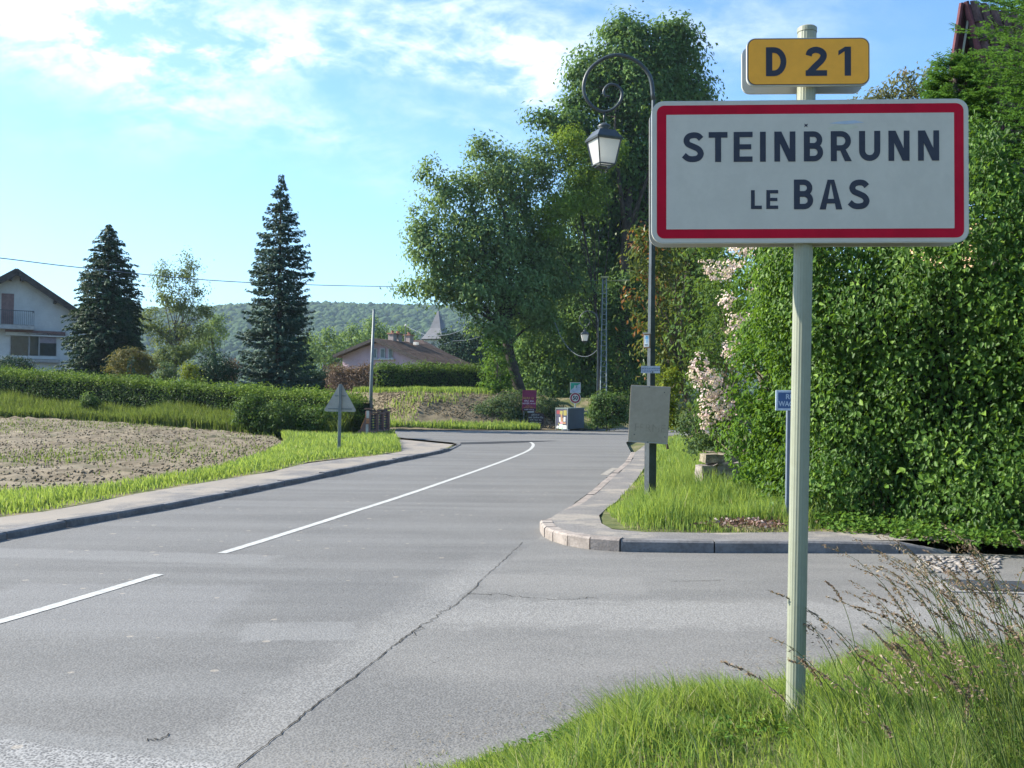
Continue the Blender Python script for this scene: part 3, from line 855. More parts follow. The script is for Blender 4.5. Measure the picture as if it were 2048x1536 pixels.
# ------------------------------------------------------------------ lettering
def ribbon(pts, t):
    P = np.array(pts, float); A, B = [], []
    for i in range(len(P)):
        d = P[min(i + 1, len(P) - 1)] - P[max(i - 1, 0)]; d = d / np.linalg.norm(d)
        n = np.array([-d[1], d[0]]) * t / 2
        A.append(P[i] + n); B.append(P[i] - n)
    return [('strip', A, B)]
def arcp(cx, cy, rx, ry, a0, a1, n=14):
    return [(cx + rx * math.cos(rad(a0 + (a1 - a0) * i / n)), cy + ry * math.sin(rad(a0 + (a1 - a0) * i / n))) for i in range(n + 1)]
def rect(x0, y0, x1, y1): return [('poly', [(x0, y0), (x1, y0), (x1, y1), (x0, y1)])]
def glyph(ch, w, t):
    h = t / 2
    if ch == 'T': return rect(0, 1 - t * .95, w, 1) + rect(w / 2 - h, 0, w / 2 + h, 1 - t * .95)
    if ch == 'I': return rect(0, 0, w, 1)
    if ch == 'L': return rect(0, 0, t, 1) + rect(t, 0, w, t * .9)
    if ch == 'E': return rect(0, 0, t, 1) + rect(t, 0, w, t * .9) + rect(t, 1 - t * .9, w, 1) + rect(t, .5 - h * .85, w * .93, .5 + h * .85)
    if ch == 'N': return rect(0, 0, t * .95, 1) + rect(w - t * .95, 0, w, 1) + [('poly', [(0.0, 1), (w - t * 1.15, 0), (w, 0), (t * 1.15, 1)])]
    if ch == 'A': return [('poly', [(0, 0), (t * 1.05, 0), (w / 2 + t * .1, 1), (w / 2 - t * .55, 1)]), ('poly', [(w - t * 1.05, 0), (w, 0), (w / 2 + t * .55, 1), (w / 2 - t * .1, 1)])] + rect(w * .2, .2, w * .8, .2 + t * .8)
    if ch == 'U': r = w / 2 - h; return ribbon([(h, 1)] + arcp(w / 2, r + h, r, r, 180, 360) + [(w - h, 1)], t)
    def lobe(y0, y1, xr):
        r = (y1 - y0) / 2
        return ribbon([(t * .8, y1)] + arcp(xr - h - r, (y0 + y1) / 2, r, r, 90, -90) + [(t * .8, y0)], t * .92)
    if ch == 'B': return rect(0, 0, t, 1) + lobe(.52, 1 - t * .46, w * .96) + lobe(t * .46, .51, w)
    if ch == 'R': return rect(0, 0, t, 1) + lobe(.44, 1 - t * .46, w * .97) + [('poly', [(w * .38, .46), (w * .38 + t * .95, .46), (w, 0), (w - t * 1.15, 0)])]
    if ch == 'D': r = .5 - t * .46; return rect(0, 0, t, 1) + ribbon([(t * .8, 1 - t * .46)] + arcp(w - h - r * .8, .5, r * .8, r, 90, -90) + [(t * .8, t * .46)], t * .92)
    if ch == 'S': k = w / .73; return ribbon(smooth_path([(x * k, y) for x, y in ((.63, .775), (.53, .875), (.38, .90), (.22, .855), (.15, .73), (.20, .605), (.37, .52), (.54, .43), (.62, .285), (.54, .145), (.37, .10), (.2, .125), (.06, .235))], 4), t)
    if ch == '2': k = w / .71; return ribbon(smooth_path([(x * k, y) for x, y in ((.10, .70), (.15, .83), (.33, .90), (.52, .84), (.60, .70), (.52, .53), (.32, .33), (.09, .08))], 4), t) + rect(.0, 0, w, t * .9)
    if ch == '1': return rect(w - t, 0, w, 1) + [('poly', [(w - t * .9, 1), (w - t * .9, .86), (0, .70), (0, .86)])]
    return []
def letter(name, ch, x0, x1, z0, h, y, mt, parent, t=.2):
    """a letter printed on a plate: its strokes lie in the xz plane just in front of the plate"""
    w = (x1 - x0) / h
    V, Fc = [], []
    for si, s in enumerate(glyph(ch, w, t)):
        yy_ = y - 0.0003 * si
        if s[0] == 'poly':
            b = len(V); V += [(x0 + p[0] * h, yy_, z0 + p[1] * h) for p in s[1]]; Fc.append(tuple(range(b, b + len(s[1]))))
        else:
            b = len(V); n = len(s[1])
            for a, c in zip(s[1], s[2]):
                V += [(x0 + a[0] * h, yy_, z0 + a[1] * h), (x0 + c[0] * h, yy_, z0 + c[1] * h)]
            Fc += [(b + 2 * i, b + 2 * i + 1, b + 2 * i + 3, b + 2 * i + 2) for i in range(n - 1)]
    me = bpy.data.meshes.new(name); me.from_pydata(V, [], Fc); me.update()
    return link(name, me, mt, parent)
def text(name, body, size, loc, mt, parent, align='CENTER', off_=0.0, sx=1.0, rz=0.0):
    cu = bpy.data.curves.new(name, 'FONT'); cu.body = body; cu.size = size; cu.align_x = align; cu.align_y = 'CENTER'; cu.offset = off_; cu.resolution_u = 3
    o = bpy.data.objects.new(name, cu); COL.objects.link(o)
    dg = bpy.context.evaluated_depsgraph_get()
    me = bpy.data.meshes.new_from_object(o.evaluated_get(dg))
    bpy.data.objects.remove(o); bpy.data.curves.remove(cu)
    M = Matrix.Translation([float(v) for v in loc]) @ Matrix.Rotation(rz, 4, 'Z') @ Matrix.Rotation(math.pi / 2, 4, 'X') @ Matrix.Diagonal((sx, 1, 1, 1))
    me.transform(M); me.materials.clear()
    return link(name, me, mt, parent)
def marks(name, width, h, loc, mt, parent):
    # a line of writing too small to read in the photograph: short upright strokes and bars, grouped like words
    mb = MB(); x = -width / 2
    while x < width / 2 - h * .3:
        for _ in range(random.randint(4, 8)):
            if x > width / 2 - h * .3: break
            w = h * random.uniform(.14, .2); hh = h * random.choice((.7, .7, 1.0))
            mb.box((loc[0] + x, loc[1], loc[2] + (hh - h) / 2), (w, .001, hh))
            if random.random() < .7: mb.box((loc[0] + x + h * .22, loc[1], loc[2] - h * random.choice((.42, .15, -.15))), (h * .26, .001, h * .16))
            x += h * .55
        x += h * .5
    return mb.build(name, mt, parent)
def rrect(x0, z0, x1, z1, r, n=7):
    o = []
    for cx, cz, a in ((x1 - r, z0 + r, -90), (x1 - r, z1 - r, 0), (x0 + r, z1 - r, 90), (x0 + r, z0 + r, 180)):
        o += [(cx + r * math.cos(rad(a + 90 * i / n)), cz + r * math.sin(rad(a + 90 * i / n))) for i in range(n + 1)]
    return o
def sheet(name, poly, y, mt, parent):
    me = bpy.data.meshes.new(name); me.from_pydata([(x, y, z) for x, z in poly], [], [tuple(range(len(poly)))]); me.update()
    return link(name, me, mt, parent)

# ------------------------------------------------------------------ the town sign
DS = 4.3
pb = at(1590, 1452, DS)
ptop = at(1614, 66, DS)
lean = math.atan2(ptop[0] - pb[0], ptop[2] - pb[2])
sign = thing('town_sign', 'large white red-bordered town sign STEINBRUNN LE BAS with a yellow D 21 plate above', 'road sign', (pb[0], DS, pb[2]), rz=0.0, ry=lean)
H = float(np.hypot(ptop[2] - pb[2], ptop[0] - pb[0]))
mb = MB(); nf = 20
ring = []
for k in range(nf * 4):
    a = 2 * math.pi * k / (nf * 4)
    r = 0.0405 + 0.0005 * (1 if k % 4 in (0, 1) else -0.6)
    ring.append((r * math.cos(a), r * math.sin(a)))
mb.zprism(ring, -0.35, H)
mb.build('pole', M_pole, sign)
mb = MB(); mb.tube([(0, 0, H + 0.001), (0, 0, H + 0.02), (0, 0, H + 0.026)], [0.043, 0.043, 0.036], 24); mb.build('pole_cap', M_pole, sign)
sc = DS / F
def S2L(cx, cy):                           # zoomed photo measure -> sign plane (x, z) relative to pole base
    px, py = 1290 + cx / 3.103, 40 + cy / 3.103
    p = at(px, py, DS - 0.068)
    return p[0] - pb[0], p[2] - pb[2]
xc, zc = S2L(1022, 937)
k_ = (DS - 0.068) / F / 3.103
plate = thing('town_plate', None, None, (xc - (zc * math.tan(lean)), -0.052, zc), rz=rad(-2.2), ry=-lean - rad(0.45)); plate.parent = sign
del_ = [plate.pop(a, None) for a in ('category',)] if 'category' in plate else None
W2, H2 = 977 * k_, 447 * k_
mb = MB(); mb.prism(rrect(-W2, -H2, W2, H2, 75 * k_), -0.012, 0.006); 
rim = mb.build('rim', M_alu, plate, bevel=0.0)
sheet('white_edge', rrect(-W2 + .004, -H2 + .004, W2 - .004, H2 - .004, 72 * k_), -0.0132, M_signw, plate)
sheet('red_border', rrect(-W2 + 31 * k_, -H2 + 29 * k_, W2 - 31 * k_, H2 - 29 * k_, 46 * k_), -0.0144, M_red, plate)
sheet('white_field', rrect(-W2 + 90 * k_, -H2 + 86 * k_, W2 - 90 * k_, H2 - 88 * k_, 2 * k_), -0.0156, M_signw, plate)
def LX(c): return (c - 1022) * k_
def LZ(c, x): return (937 - c + (x - 1022) * 0.0063) * k_
for ch, a, b in (('S', 232, 370), ('T', 398, 515), ('E', 553, 670), ('I', 716, 752), ('N', 805, 935), ('B', 987, 1107), ('R', 1153, 1282), ('U', 1327, 1457), ('N', 1507, 1636), ('N', 1688, 1817)):
    letter('letter', ch, LX(a), LX(b), LZ(877, 1022), 188 * k_, -0.0168, M_blk, plate, t=.198)
for ch, a, b, z0, h in (('L', 660, 727, 1173, 118), ('E', 755, 828, 1173, 118), ('B', 925, 1045, 1176, 186), ('A', 1083, 1223, 1178, 186), ('S', 1257, 1392, 1178, 186)):
    letter('letter', ch, LX(a), LX(b), LZ(z0, 1022), h * k_, -0.0168, M_blk, plate, t=.198)
# old splashes on the plate
M_stain = plain('splash', (0.50, 0.49, 0.40), 0.6, 0.2, var=0.1)
M_stb = plain('splash_blue', (0.38, 0.45, 0.55), 0.6, 0.2, var=0.1)
sheet('stain', [(LX(1130) + 0, LZ(672, 1022)), (LX(1230), LZ(690, 1022)), (LX(1330), LZ(664, 1022)), (LX(1290), LZ(650, 1022)), (LX(1180), LZ(648, 1022))], -0.0160, M_stain, plate)
sheet('stain', [(LX(1140), LZ(640, 1022)), (LX(1250), LZ(646, 1022)), (LX(1360), LZ(636, 1022)), (LX(1300), LZ(622, 1022)), (LX(1200), LZ(630, 1022))], -0.0164, M_stb, plate)
sheet('stain', [(LX(988), LZ(664, 1022)), (LX(994), LZ(652, 1022)), (LX(990), LZ(640, 1022)), (LX(1001), LZ(646, 1022)), (LX(1013), LZ(640, 1022)), (LX(1008), LZ(652, 1022)), (LX(1010), LZ(662, 1022)), (LX(1000), LZ(656, 1022))], -0.0164, M_blk, plate)
# its twin on the back of the pole
mb = MB(); mb.prism(rrect(-W2, -H2, W2, H2, 75 * k_), 0.094, 0.108); back = mb.build('rear_plate', M_back, plate)
for z in (-H2 * .6, H2 * .6):
    mb = MB(); mb.box((-(xc - zc * math.tan(lean)), 0.051, z), (0.13, 0.084, 0.03)); mb.build('clamp', M_galv, plate)
# yellow road number plates
cx2, cz2 = S2L(1015, 257)
n2 = thing('number_plate', None, None, (cx2 - cz2 * math.tan(lean), -0.052, cz2), rz=rad(-1.8), ry=-lean - rad(0.4)); n2.parent = sign
w2, h2 = 380 * k_, 150 * k_
mb = MB(); mb.prism(rrect(-w2, -h2, w2, h2, 52 * k_), -0.012, 0.006); mb.build('rim', M_alu, n2)
sheet('white_edge', rrect(-w2 + .003, -h2 + .003, w2 - .003, h2 - .003, 50 * k_), -0.0132, M_signw, n2)
sheet('black_edge', rrect(-w2 + 5 * k_, -h2 + 5 * k_, w2 - 5 * k_, h2 - 5 * k_, 48 * k_), -0.0140, M_blk, n2)
sheet('yellow_field', rrect(-w2 + 9 * k_, -h2 + 9 * k_, w2 - 9 * k_, h2 - 9 * k_, 46 * k_), -0.0148, M_yel, n2)
for ch, a, b in (('D', 752, 880), ('2', 998, 1130), ('1', 1200, 1278)):
    letter('letter', ch, (a - 1015) * k_, (b - 1015) * k_, (257 - 348) * k_, 182 * k_, -0.016, M_blk, n2, t=.215)
mb = MB(); mb.prism(rrect(-w2, -h2, w2, h2, 52 * k_), 0.094, 0.108); mb.build('rear_plate', M_alu, n2)
for o in (plate, n2):
    for key in ('label', 'category'):
        if key in o: del o[key]

# ------------------------------------------------------------------ street lamps
def lamp(label, base, height, yaw, low=1.6):
    root = thing('street_lamp', label, 'street lamp', base, rz=yaw, group='curled iron street lamps along the road')
    arm = [(1304.6, 196.7), (1298.7, 153.7), (1281, 128), (1261.6, 114.7), (1236, 107), (1212.8, 110.8), (1189, 124.5), (1171.8, 144), (1164, 169.4), (1168, 192.8), (1183.5, 212.3), (1205, 222), (1224.5, 216), (1238, 200.6), (1241, 181), (1230, 168.4), (1214.8, 167.4), (1205, 179), (1207, 189), (1216.7, 191)]
    s = 1 / 136.4; zt = height - 0.68
    A = [((x - 1304.6) * s, 0, zt + (196.7 - y) * s) for x, y in arm]
    mb = MB()
    mb.tube([(0, 0, -0.2), (0, 0, low)], 0.088, 4, phase=rad(20)); mb.build('pole_base', M_iron, root)
    mb = MB(); mb.tube([(0, 0, low - 0.02), (0, 0, low + 0.06), (0, 0, zt)], [0.068, 0.062, 0.028], 4, phase=rad(20)); mb.build('pole', M_iron, root)
    P = smooth_path(A, 4)
    mb = MB(); mb.tube(P, [0.031 - 0.013 * i / len(P) for i in range(len(P))], 8); mb.build('scroll_arm', M_iron, root, smooth=True)
    hx = (1206 - 1304.6) * s
    lant = thing('lantern', None, None, (hx, 0, 0), rz=rad(22)); lant.parent = root
    for key in ('label', 'category'):
        if key in lant: del lant[key]
    z = lambda py: zt + (196.7 - py) * s
    mb = MB(); mb.tube([(0, 0, z(222)), (0, 0, z(247))], 0.014, 6); mb.tube([(0, 0, z(245)), (0, 0, z(249)), (0, 0, z(253)), (0, 0, z(257)), (0, 0, z(262))], [0.03, 0.085, 0.1, 0.055, 0.11], 14); mb.build('finial', M_iron, lant, smooth=True)
    def frus(mb, z0, a0, z1, a1):
        mb.add([(-a0, -a0, z0), (a0, -a0, z0), (a0, a0, z0), (-a0, a0, z0), (-a1, -a1, z1), (a1, -a1, z1), (a1, a1, z1), (-a1, a1, z1)], [(3, 2, 1, 0), (4, 5, 6, 7), (0, 1, 5, 4), (1, 2, 6, 5), (2, 3, 7, 6), (3, 0, 4, 7)])
    mb = MB(); frus(mb, z(277), 0.205, z(261), 0.125); frus(mb, z(281), 0.205, z(277) - 0.001, 0.212); mb.build('lantern_roof', M_iron, lant)
    mb = MB(); frus(mb, z(327), 0.118, z(281.5), 0.176); g_ = mb.build('lantern_glass', M_opal, lant)
    mb = MB()
    for sx in (-1, 1):
        for sy in (-1, 1):
            mb.tube([(sx * 0.185, sy * 0.185, z(281)), (sx * 0.124, sy * 0.124, z(330))], 0.011, 4)
            mb.tube([(sx * 0.124, sy * 0.124, z(330)), (sx * 0.04, sy * 0.04, z(340)), (sx * 0.02, sy * 0.02, z(346))], 0.007, 4)
    for zz_, a in ((z(329.5), 0.128), (z(333), 0.1)):
        for c in ((0, -a), (0, a)): mb.box((c[0], c[1], zz_), (2 * a, 0.018, 0.014))
        for c in ((-a, 0), (a, 0)): mb.box((c[0], c[1], zz_), (0.018, 2 * a - 0.02, 0.014))
    mb.build('lantern_frame', M_iron, lant)
    return root
L1 = at(1296, 1003, 14.3)
zg = float(rgz(np.array([L1[0]]), np.array([L1[1]]))[0])
l1top = at(1304.6, 196.7, 14.3)
lamp('tall curled iron lamp in the grass, its pole passing left of the town sign', (L1[0] + 0.03, 14.3, zg - 0.02), float(l1top[2] + 0.68 - zg), 0.0)
L2 = at(1196, 858, 52)
lamp('curled iron lamp behind the round bush at the bend, in front of dark trees', (L2[0], 52.5, 0.05), float(at(1196, 621, 52)[2]), rad(-14))
L3 = at(692, 790, 88)
lamp('distant curled lamp whose lantern shows before the brown dead hedge', (L3[0], 88, 0.5), float(at(690, 706, 88)[2]) - 0.5, rad(8))

# things hung on the near lamp
def board():
    c = at(1298.5, 829, 14.12)
    o = thing('notice_board', 'blank weathered brown board strapped crookedly to the near lamp pole', 'board', (c[0], c[1], c[2]), ry=rad(2.6), rz=rad(-8))
    M_b = plain('weathered_board', (0.35, 0.30, 0.235), 0.8, 0.15, var=0.10, scale=3, dirt=(0.29, 0.25, 0.195))
    mb = MB(); mb.prism([(-.285, -.415), (.285, -.415), (.285, .415), (-.285, .415)], -0.011, 0.011); p = mb.build('panel', M_b, o, bevel=0.002)
    M_gh = plain('ghost_letters', (0.32, 0.276, 0.215), 0.85, 0.1)
    for z in (-.404, .404):
        mb = MB(); mb.box((0, -0.013, z), (.57, 0.004, .012)); mb.build('edge_strip', M_back, p)
    for x, z in ((-.02, .395), (.0, -.4), (-.2, -.3), (.2, .33), (.24, -.31)):
        mb = MB(); mb.tube([(x, -0.011, z), (x, -0.018, z)], 0.008, 8); mb.build('screw', M_iron, p)
    for (s_, sz_, x, z) in (('FERME', .16, .02, -.2),):
        text('faded_lettering', s_, sz_, (x, -0.0125, z), M_gh, p)
board()
def smallplate():
    c = at(1301, 739.5, 14.15)
    o = thing('address_plate', 'small bluish-white plate with lines of writing just above the brown board', 'sign', (c[0], c[1], c[2]), rz=rad(-8))
    M_pb = plain('pale_blue_plate', (0.42, 0.46, 0.52), 0.5, 0.3, dirt=(0.3, 0.33, 0.36))
    M_in = plain('blue_ink', (0.10, 0.14, 0.26), 0.6, 0.2)
    mb = MB(); mb.prism([(-.137, -.05), (.137, -.05), (.137, .055), (-.137, .055)], -0.004, 0.004); p = mb.build('panel', M_pb, o)
    mb = MB()
    for z in (.02, -.006, -.03):
        x = -.125
        while x < .12:
            w = random.uniform(.012, .035)
            if not (z < -.02 and x > -.02): mb.box((x + w / 2, -0.005, z), (w, 0.001, .011))
            x += w + .006
    mb.build('lettering', M_in, p)
    mb = MB(); mb.tube([(.03, -0.004, -.033), (.03, -0.012, -.033)], 0.012, 8); mb.build('bolt', M_iron, o)
smallplate()
def sticker():
    c = at(1294, 682, 14.15)
    o = thing('trail_marker', 'small white box with a blue drop mark fixed to the near lamp pole', 'marker', (c[0], c[1], c[2]), rz=rad(-18))
    M_w = plain('white_card', (0.72, 0.74, 0.72), 0.5, 0.3); M_bl = plain('light_blue_print', (0.16, 0.45, 0.75), 0.5, 0.3); M_w2 = plain('wood_edge', (0.32, 0.2, 0.13), 0.7, 0.2)
    mb = MB(); mb.box((0, 0, 0), (.095, .05, .205)); b = mb.build('box', M_w2, o, bevel=0.003)
    sheet('card', rrect(-.04, -.085, .036, .082, .004), -0.0262, M_w, b)
    sheet('blue_mark', [(.0 + .02 * math.cos(t), .045 + .03 * math.sin(t)) for t in np.linspace(0, 2 * math.pi, 17)[:-1]], -0.0272, M_bl, b)
    sheet('blue_mark', [(-.016, .03), (.016, .03), (.004, -.035), (-.004, -.035)], -0.0278, plain('pale_blue_print', (0.4, 0.58, 0.75), 0.5, 0.3), b)
    mb = MB(); mb.box((-.006, -0.0272, -.058), (.045, 0.001, .012)); mb.build('lettering', M_blk, b)
    mb = MB(); mb.box((0, .0, .112), (.11, .07, .018)); mb.build('lid', M_back, o)
sticker()

# street name sign
c = at(1580, 801, 11.8); b0 = at(1575, 1050, 11.8)
sn = thing('street_name_sign', 'dark blue street name sign RUE WAGNER on a thin blue-grey post', 'street sign', (b0[0], 11.8, b0[2]), ry=rad(0.3))
M_bp = plain('blue_grey_post', (0.13, 0.16, 0.21), 0.5, 0.3, var=0.1); M_bs = plain('street_sign_blue', (0.045, 0.10, 0.23), 0.45, 0.35, var=0.08); M_sw = plain('pale_print', (0.42, 0.50, 0.60), 0.5, 0.3)
hx = c[0] - b0[0]; hz_ = c[2] - b0[2]
mb = MB(); mb.box((0, 0, (hz_ + 0.12) / 2 - 0.1), (.052, .052, hz_ + 0.32)); mb.build('post', M_bp, sn, bevel=.004)
mb = MB(); mb.box((hx, -0.04, hz_), (.385, .02, .245)); pn = mb.build('panel', M_sw, sn, bevel=.003)
sheet('blue_field', rrect(hx - .165, hz_ - .095, hx + .165, hz_ + .095, .004), -0.0512, M_bs, pn)
text('lettering', 'RUE', .085, (hx, -0.0522, hz_ + .043), M_sw, pn, off_=.002)
text('lettering', 'WAGNER', .085, (hx, -0.0522, hz_ - .043), M_sw, pn, off_=.002, sx=.86)

# rough stone block in the grass
def stone():
    c = at(1448, 968, 17.0)
    o = thing('stone_block', 'cracked pinkish-grey stone block half sunk in grass under the rose bush', 'stone', (c[0], c[1], c[2] - 0.15), rz=rad(4))
    bm = bmesh.new(); bmesh.ops.create_grid(bm, x_segments=1, y_segments=1, size=1); bm.free()
    bm = bmesh.new(); bmesh.ops.create_cube(bm, size=1.0)
    bmesh.ops.subdivide_edges(bm, edges=bm.edges[:], cuts=9, use_grid_fill=True)
    from mathutils import noise as mn
    for v in bm.verts:
        p = v.co.copy(); v.co = Vector((p.x * .9, p.y * .5, p.z * .54))
        n = mn.fractal(v.co * 6, 1.0, 2.0, 4) * .03; v.co += v.normal * n
        if abs(v.co.x + .05 + .12 * math.sin(v.co.z * 9)) < .035 and p.y < -.3: v.co.y += .05
        if p.x < -.3 and p.z > .3: v.co.z -= .06
    bmesh.ops.translate(bm, verts=bm.verts, vec=(0, 0, .26))
    me = bpy.data.meshes.new('block'); bm.to_mesh(me); bm.free()
    link('block', me, plain('sandstone', (0.27, 0.235, 0.215), 0.9, 0.15, var=0.35, scale=6, bump=1, bscale=20, dirt=(0.15, 0.13, 0.10)), o)
    bm = bmesh.new(); bmesh.ops.create_cube(bm, size=1.0); bmesh.ops.subdivide_edges(bm, edges=bm.edges[:], cuts=6, use_grid_fill=True)
    for v in bm.verts:
        p = v.co.copy(); v.co = Vector((p.x * .62, p.y * .42, p.z * .14)); v.co += v.normal * mn.fractal(v.co * 7 + Vector((5, 0, 0)), 1, 2, 4) * .03
    bmesh.ops.translate(bm, verts=bm.verts, vec=(-.06, .05, .60))
    me = bpy.data.meshes.new('loose_cap'); bm.to_mesh(me); bm.free()
    link('loose_cap', me, plain('mossy_stone', (0.22, 0.19, 0.14), 0.95, 0.1, var=0.4, scale=7, bump=1, bscale=20, dirt=(0.16, 0.16, 0.05)), o)
stone()

# drain and broken patch by the kerb on the right
def drain():
    c = G(2010, 1175)
    o = thing('drain_cover', 'dark iron drain cover sunk in the side road at the right edge', 'drain', (c[0], c[1], 0.002), rz=rad(-6))
    mb = MB(); mb.box((0, 0, .004), (1.25, .62, .008)); fr = mb.build('slab', plain('worn_concrete', (0.26, 0.25, 0.24), 0.85, 0.2, bump=.5), o)
    M_ci = plain('cast_iron', (0.055, 0.058, 0.065), 0.6, 0.4, 0.2, var=0.25, scale=8)
    for i in range(3):
        mb = MB(); mb.box((-.28 + i * .37, 0, .011), (.36, .48, .014))
        pnl = mb.build('cover', M_ci, o)
        mb = MB()
        for j in range(9): mb.box((-.28 + i * .37, -.2 + j * .05, .0205), (.3, .018, .005))
        mb.build('rib', plain('worn_iron_edge', (0.15, 0.155, 0.16), 0.5, 0.4, 0.3), pnl)
drain()
def rubble():
    cs = [G(rng.uniform(1835, 2000), rng.uniform(1113, 1146)) for _ in range(420)]
    V, Fc = [], []
    for i, c in enumerate(cs):
        s = rng.uniform(.012, .04); v = IV[:12] if len(IV) > 12 else IV
        base = [(1, 0, 0), (0, 1, 0), (-1, 0, 0), (0, -1, 0), (0, 0, .7), (0, 0, -.5)]
        b = len(V)
        for p in base:
            V.append((c[0] + p[0] * s * rng.uniform(.7, 1.6), c[1] + p[1] * s * rng.uniform(.6, 1.2), .006 + p[2] * s * .6))
        Fc += [(b, b + 1, b + 4), (b + 1, b + 2, b + 4), (b + 2, b + 3, b + 4), (b + 3, b, b + 4), (b + 1, b, b + 5), (b + 2, b + 1, b + 5), (b + 3, b + 2, b + 5), (b, b + 3, b + 5)]
    props(link('loose_chippings', fastmesh('loose_chippings', V, Fc), plain('chippings', (0.24, 0.22, 0.20), 0.9, 0.1, var=0.4, scale=12)), kind='stuff', label='loose broken tarmac chippings by the right end of the kerb', cat='rubble')
rubble()

# ------------------------------------------------------------------ warning sign seen from behind
b0 = at(678, 905, 27); t0 = at(680, 768, 27)
ws = thing('warning_sign', 'triangular road sign seen from its bare grey back, in the left verge', 'road sign', (b0[0], 27, b0[2] - .05), ry=rad(0.4))
mb = MB(); hh_ = float(t0[2] - b0[2]) + .05; mb.box((0, 0, hh_ / 2), (.085, .045, hh_)); mb.build('post', M_galvd, ws, bevel=.006)
zt = float(at(680, 822, 27)[2] - b0[2]) + .05
def tri(w, h, r):
    cs = [(-w / 2, 0), (w / 2, 0), (0, h)]
    o = []
    for i, (x, z) in enumerate(cs):
        for k in range(6):
            a = rad((210, 330, 90)[i] - 60 + 120 * k / 5)
            cx = x + (0 - x) * r / (w / 2) * .9; cz = z + (h / 3 - z) * r / (h / 2) * .9
            o.append((cx + r * math.cos(a), cz + r * math.sin(a)))
    return o
mb = MB(); mb.prism(tri(.86, .76, .045), .035, .06); tp = mb.build('triangle_plate', M_back, ws)
for v in tp.data.vertices: v.co.z += zt
mb = MB(); mb.box((0, .028, zt + .06), (.66, .014, .03)); mb.box((0, .028, zt + .42), (.3, .014, .03)); mb.build('stiffening_rail', M_galvd, ws)
tf = sheet('front_face', [(x * .94, z * .94 + .01 + zt) for x, z in tri(.86, .76, .045)], .0615, M_signw, ws)

# flag mast
b0 = at(741, 868, 38.5); t0 = at(748, 620, 38.5)
fm = thing('mast', 'tall thin bare grey mast rising behind the pink gate piers', 'mast', (b0[0], 38.5, b0[2] - .1))
mb = MB(); mb.tube([(0, 0, 0), (0, 0, 2.2), (float(t0[0] - b0[0]), 0, float(t0[2] - b0[2]) + .1)], [.075, .066, .05], 10); mb.build('shaft', M_galvd, fm, smooth=True)
mb = MB(); mb.tube([(float(t0[0] - b0[0]), 0, float(t0[2] - b0[2]) + .1), (float(t0[0] - b0[0]), 0, float(t0[2] - b0[2]) + .14)], [.056, .05], 10); mb.build('shaft_cap', M_galvd, fm)

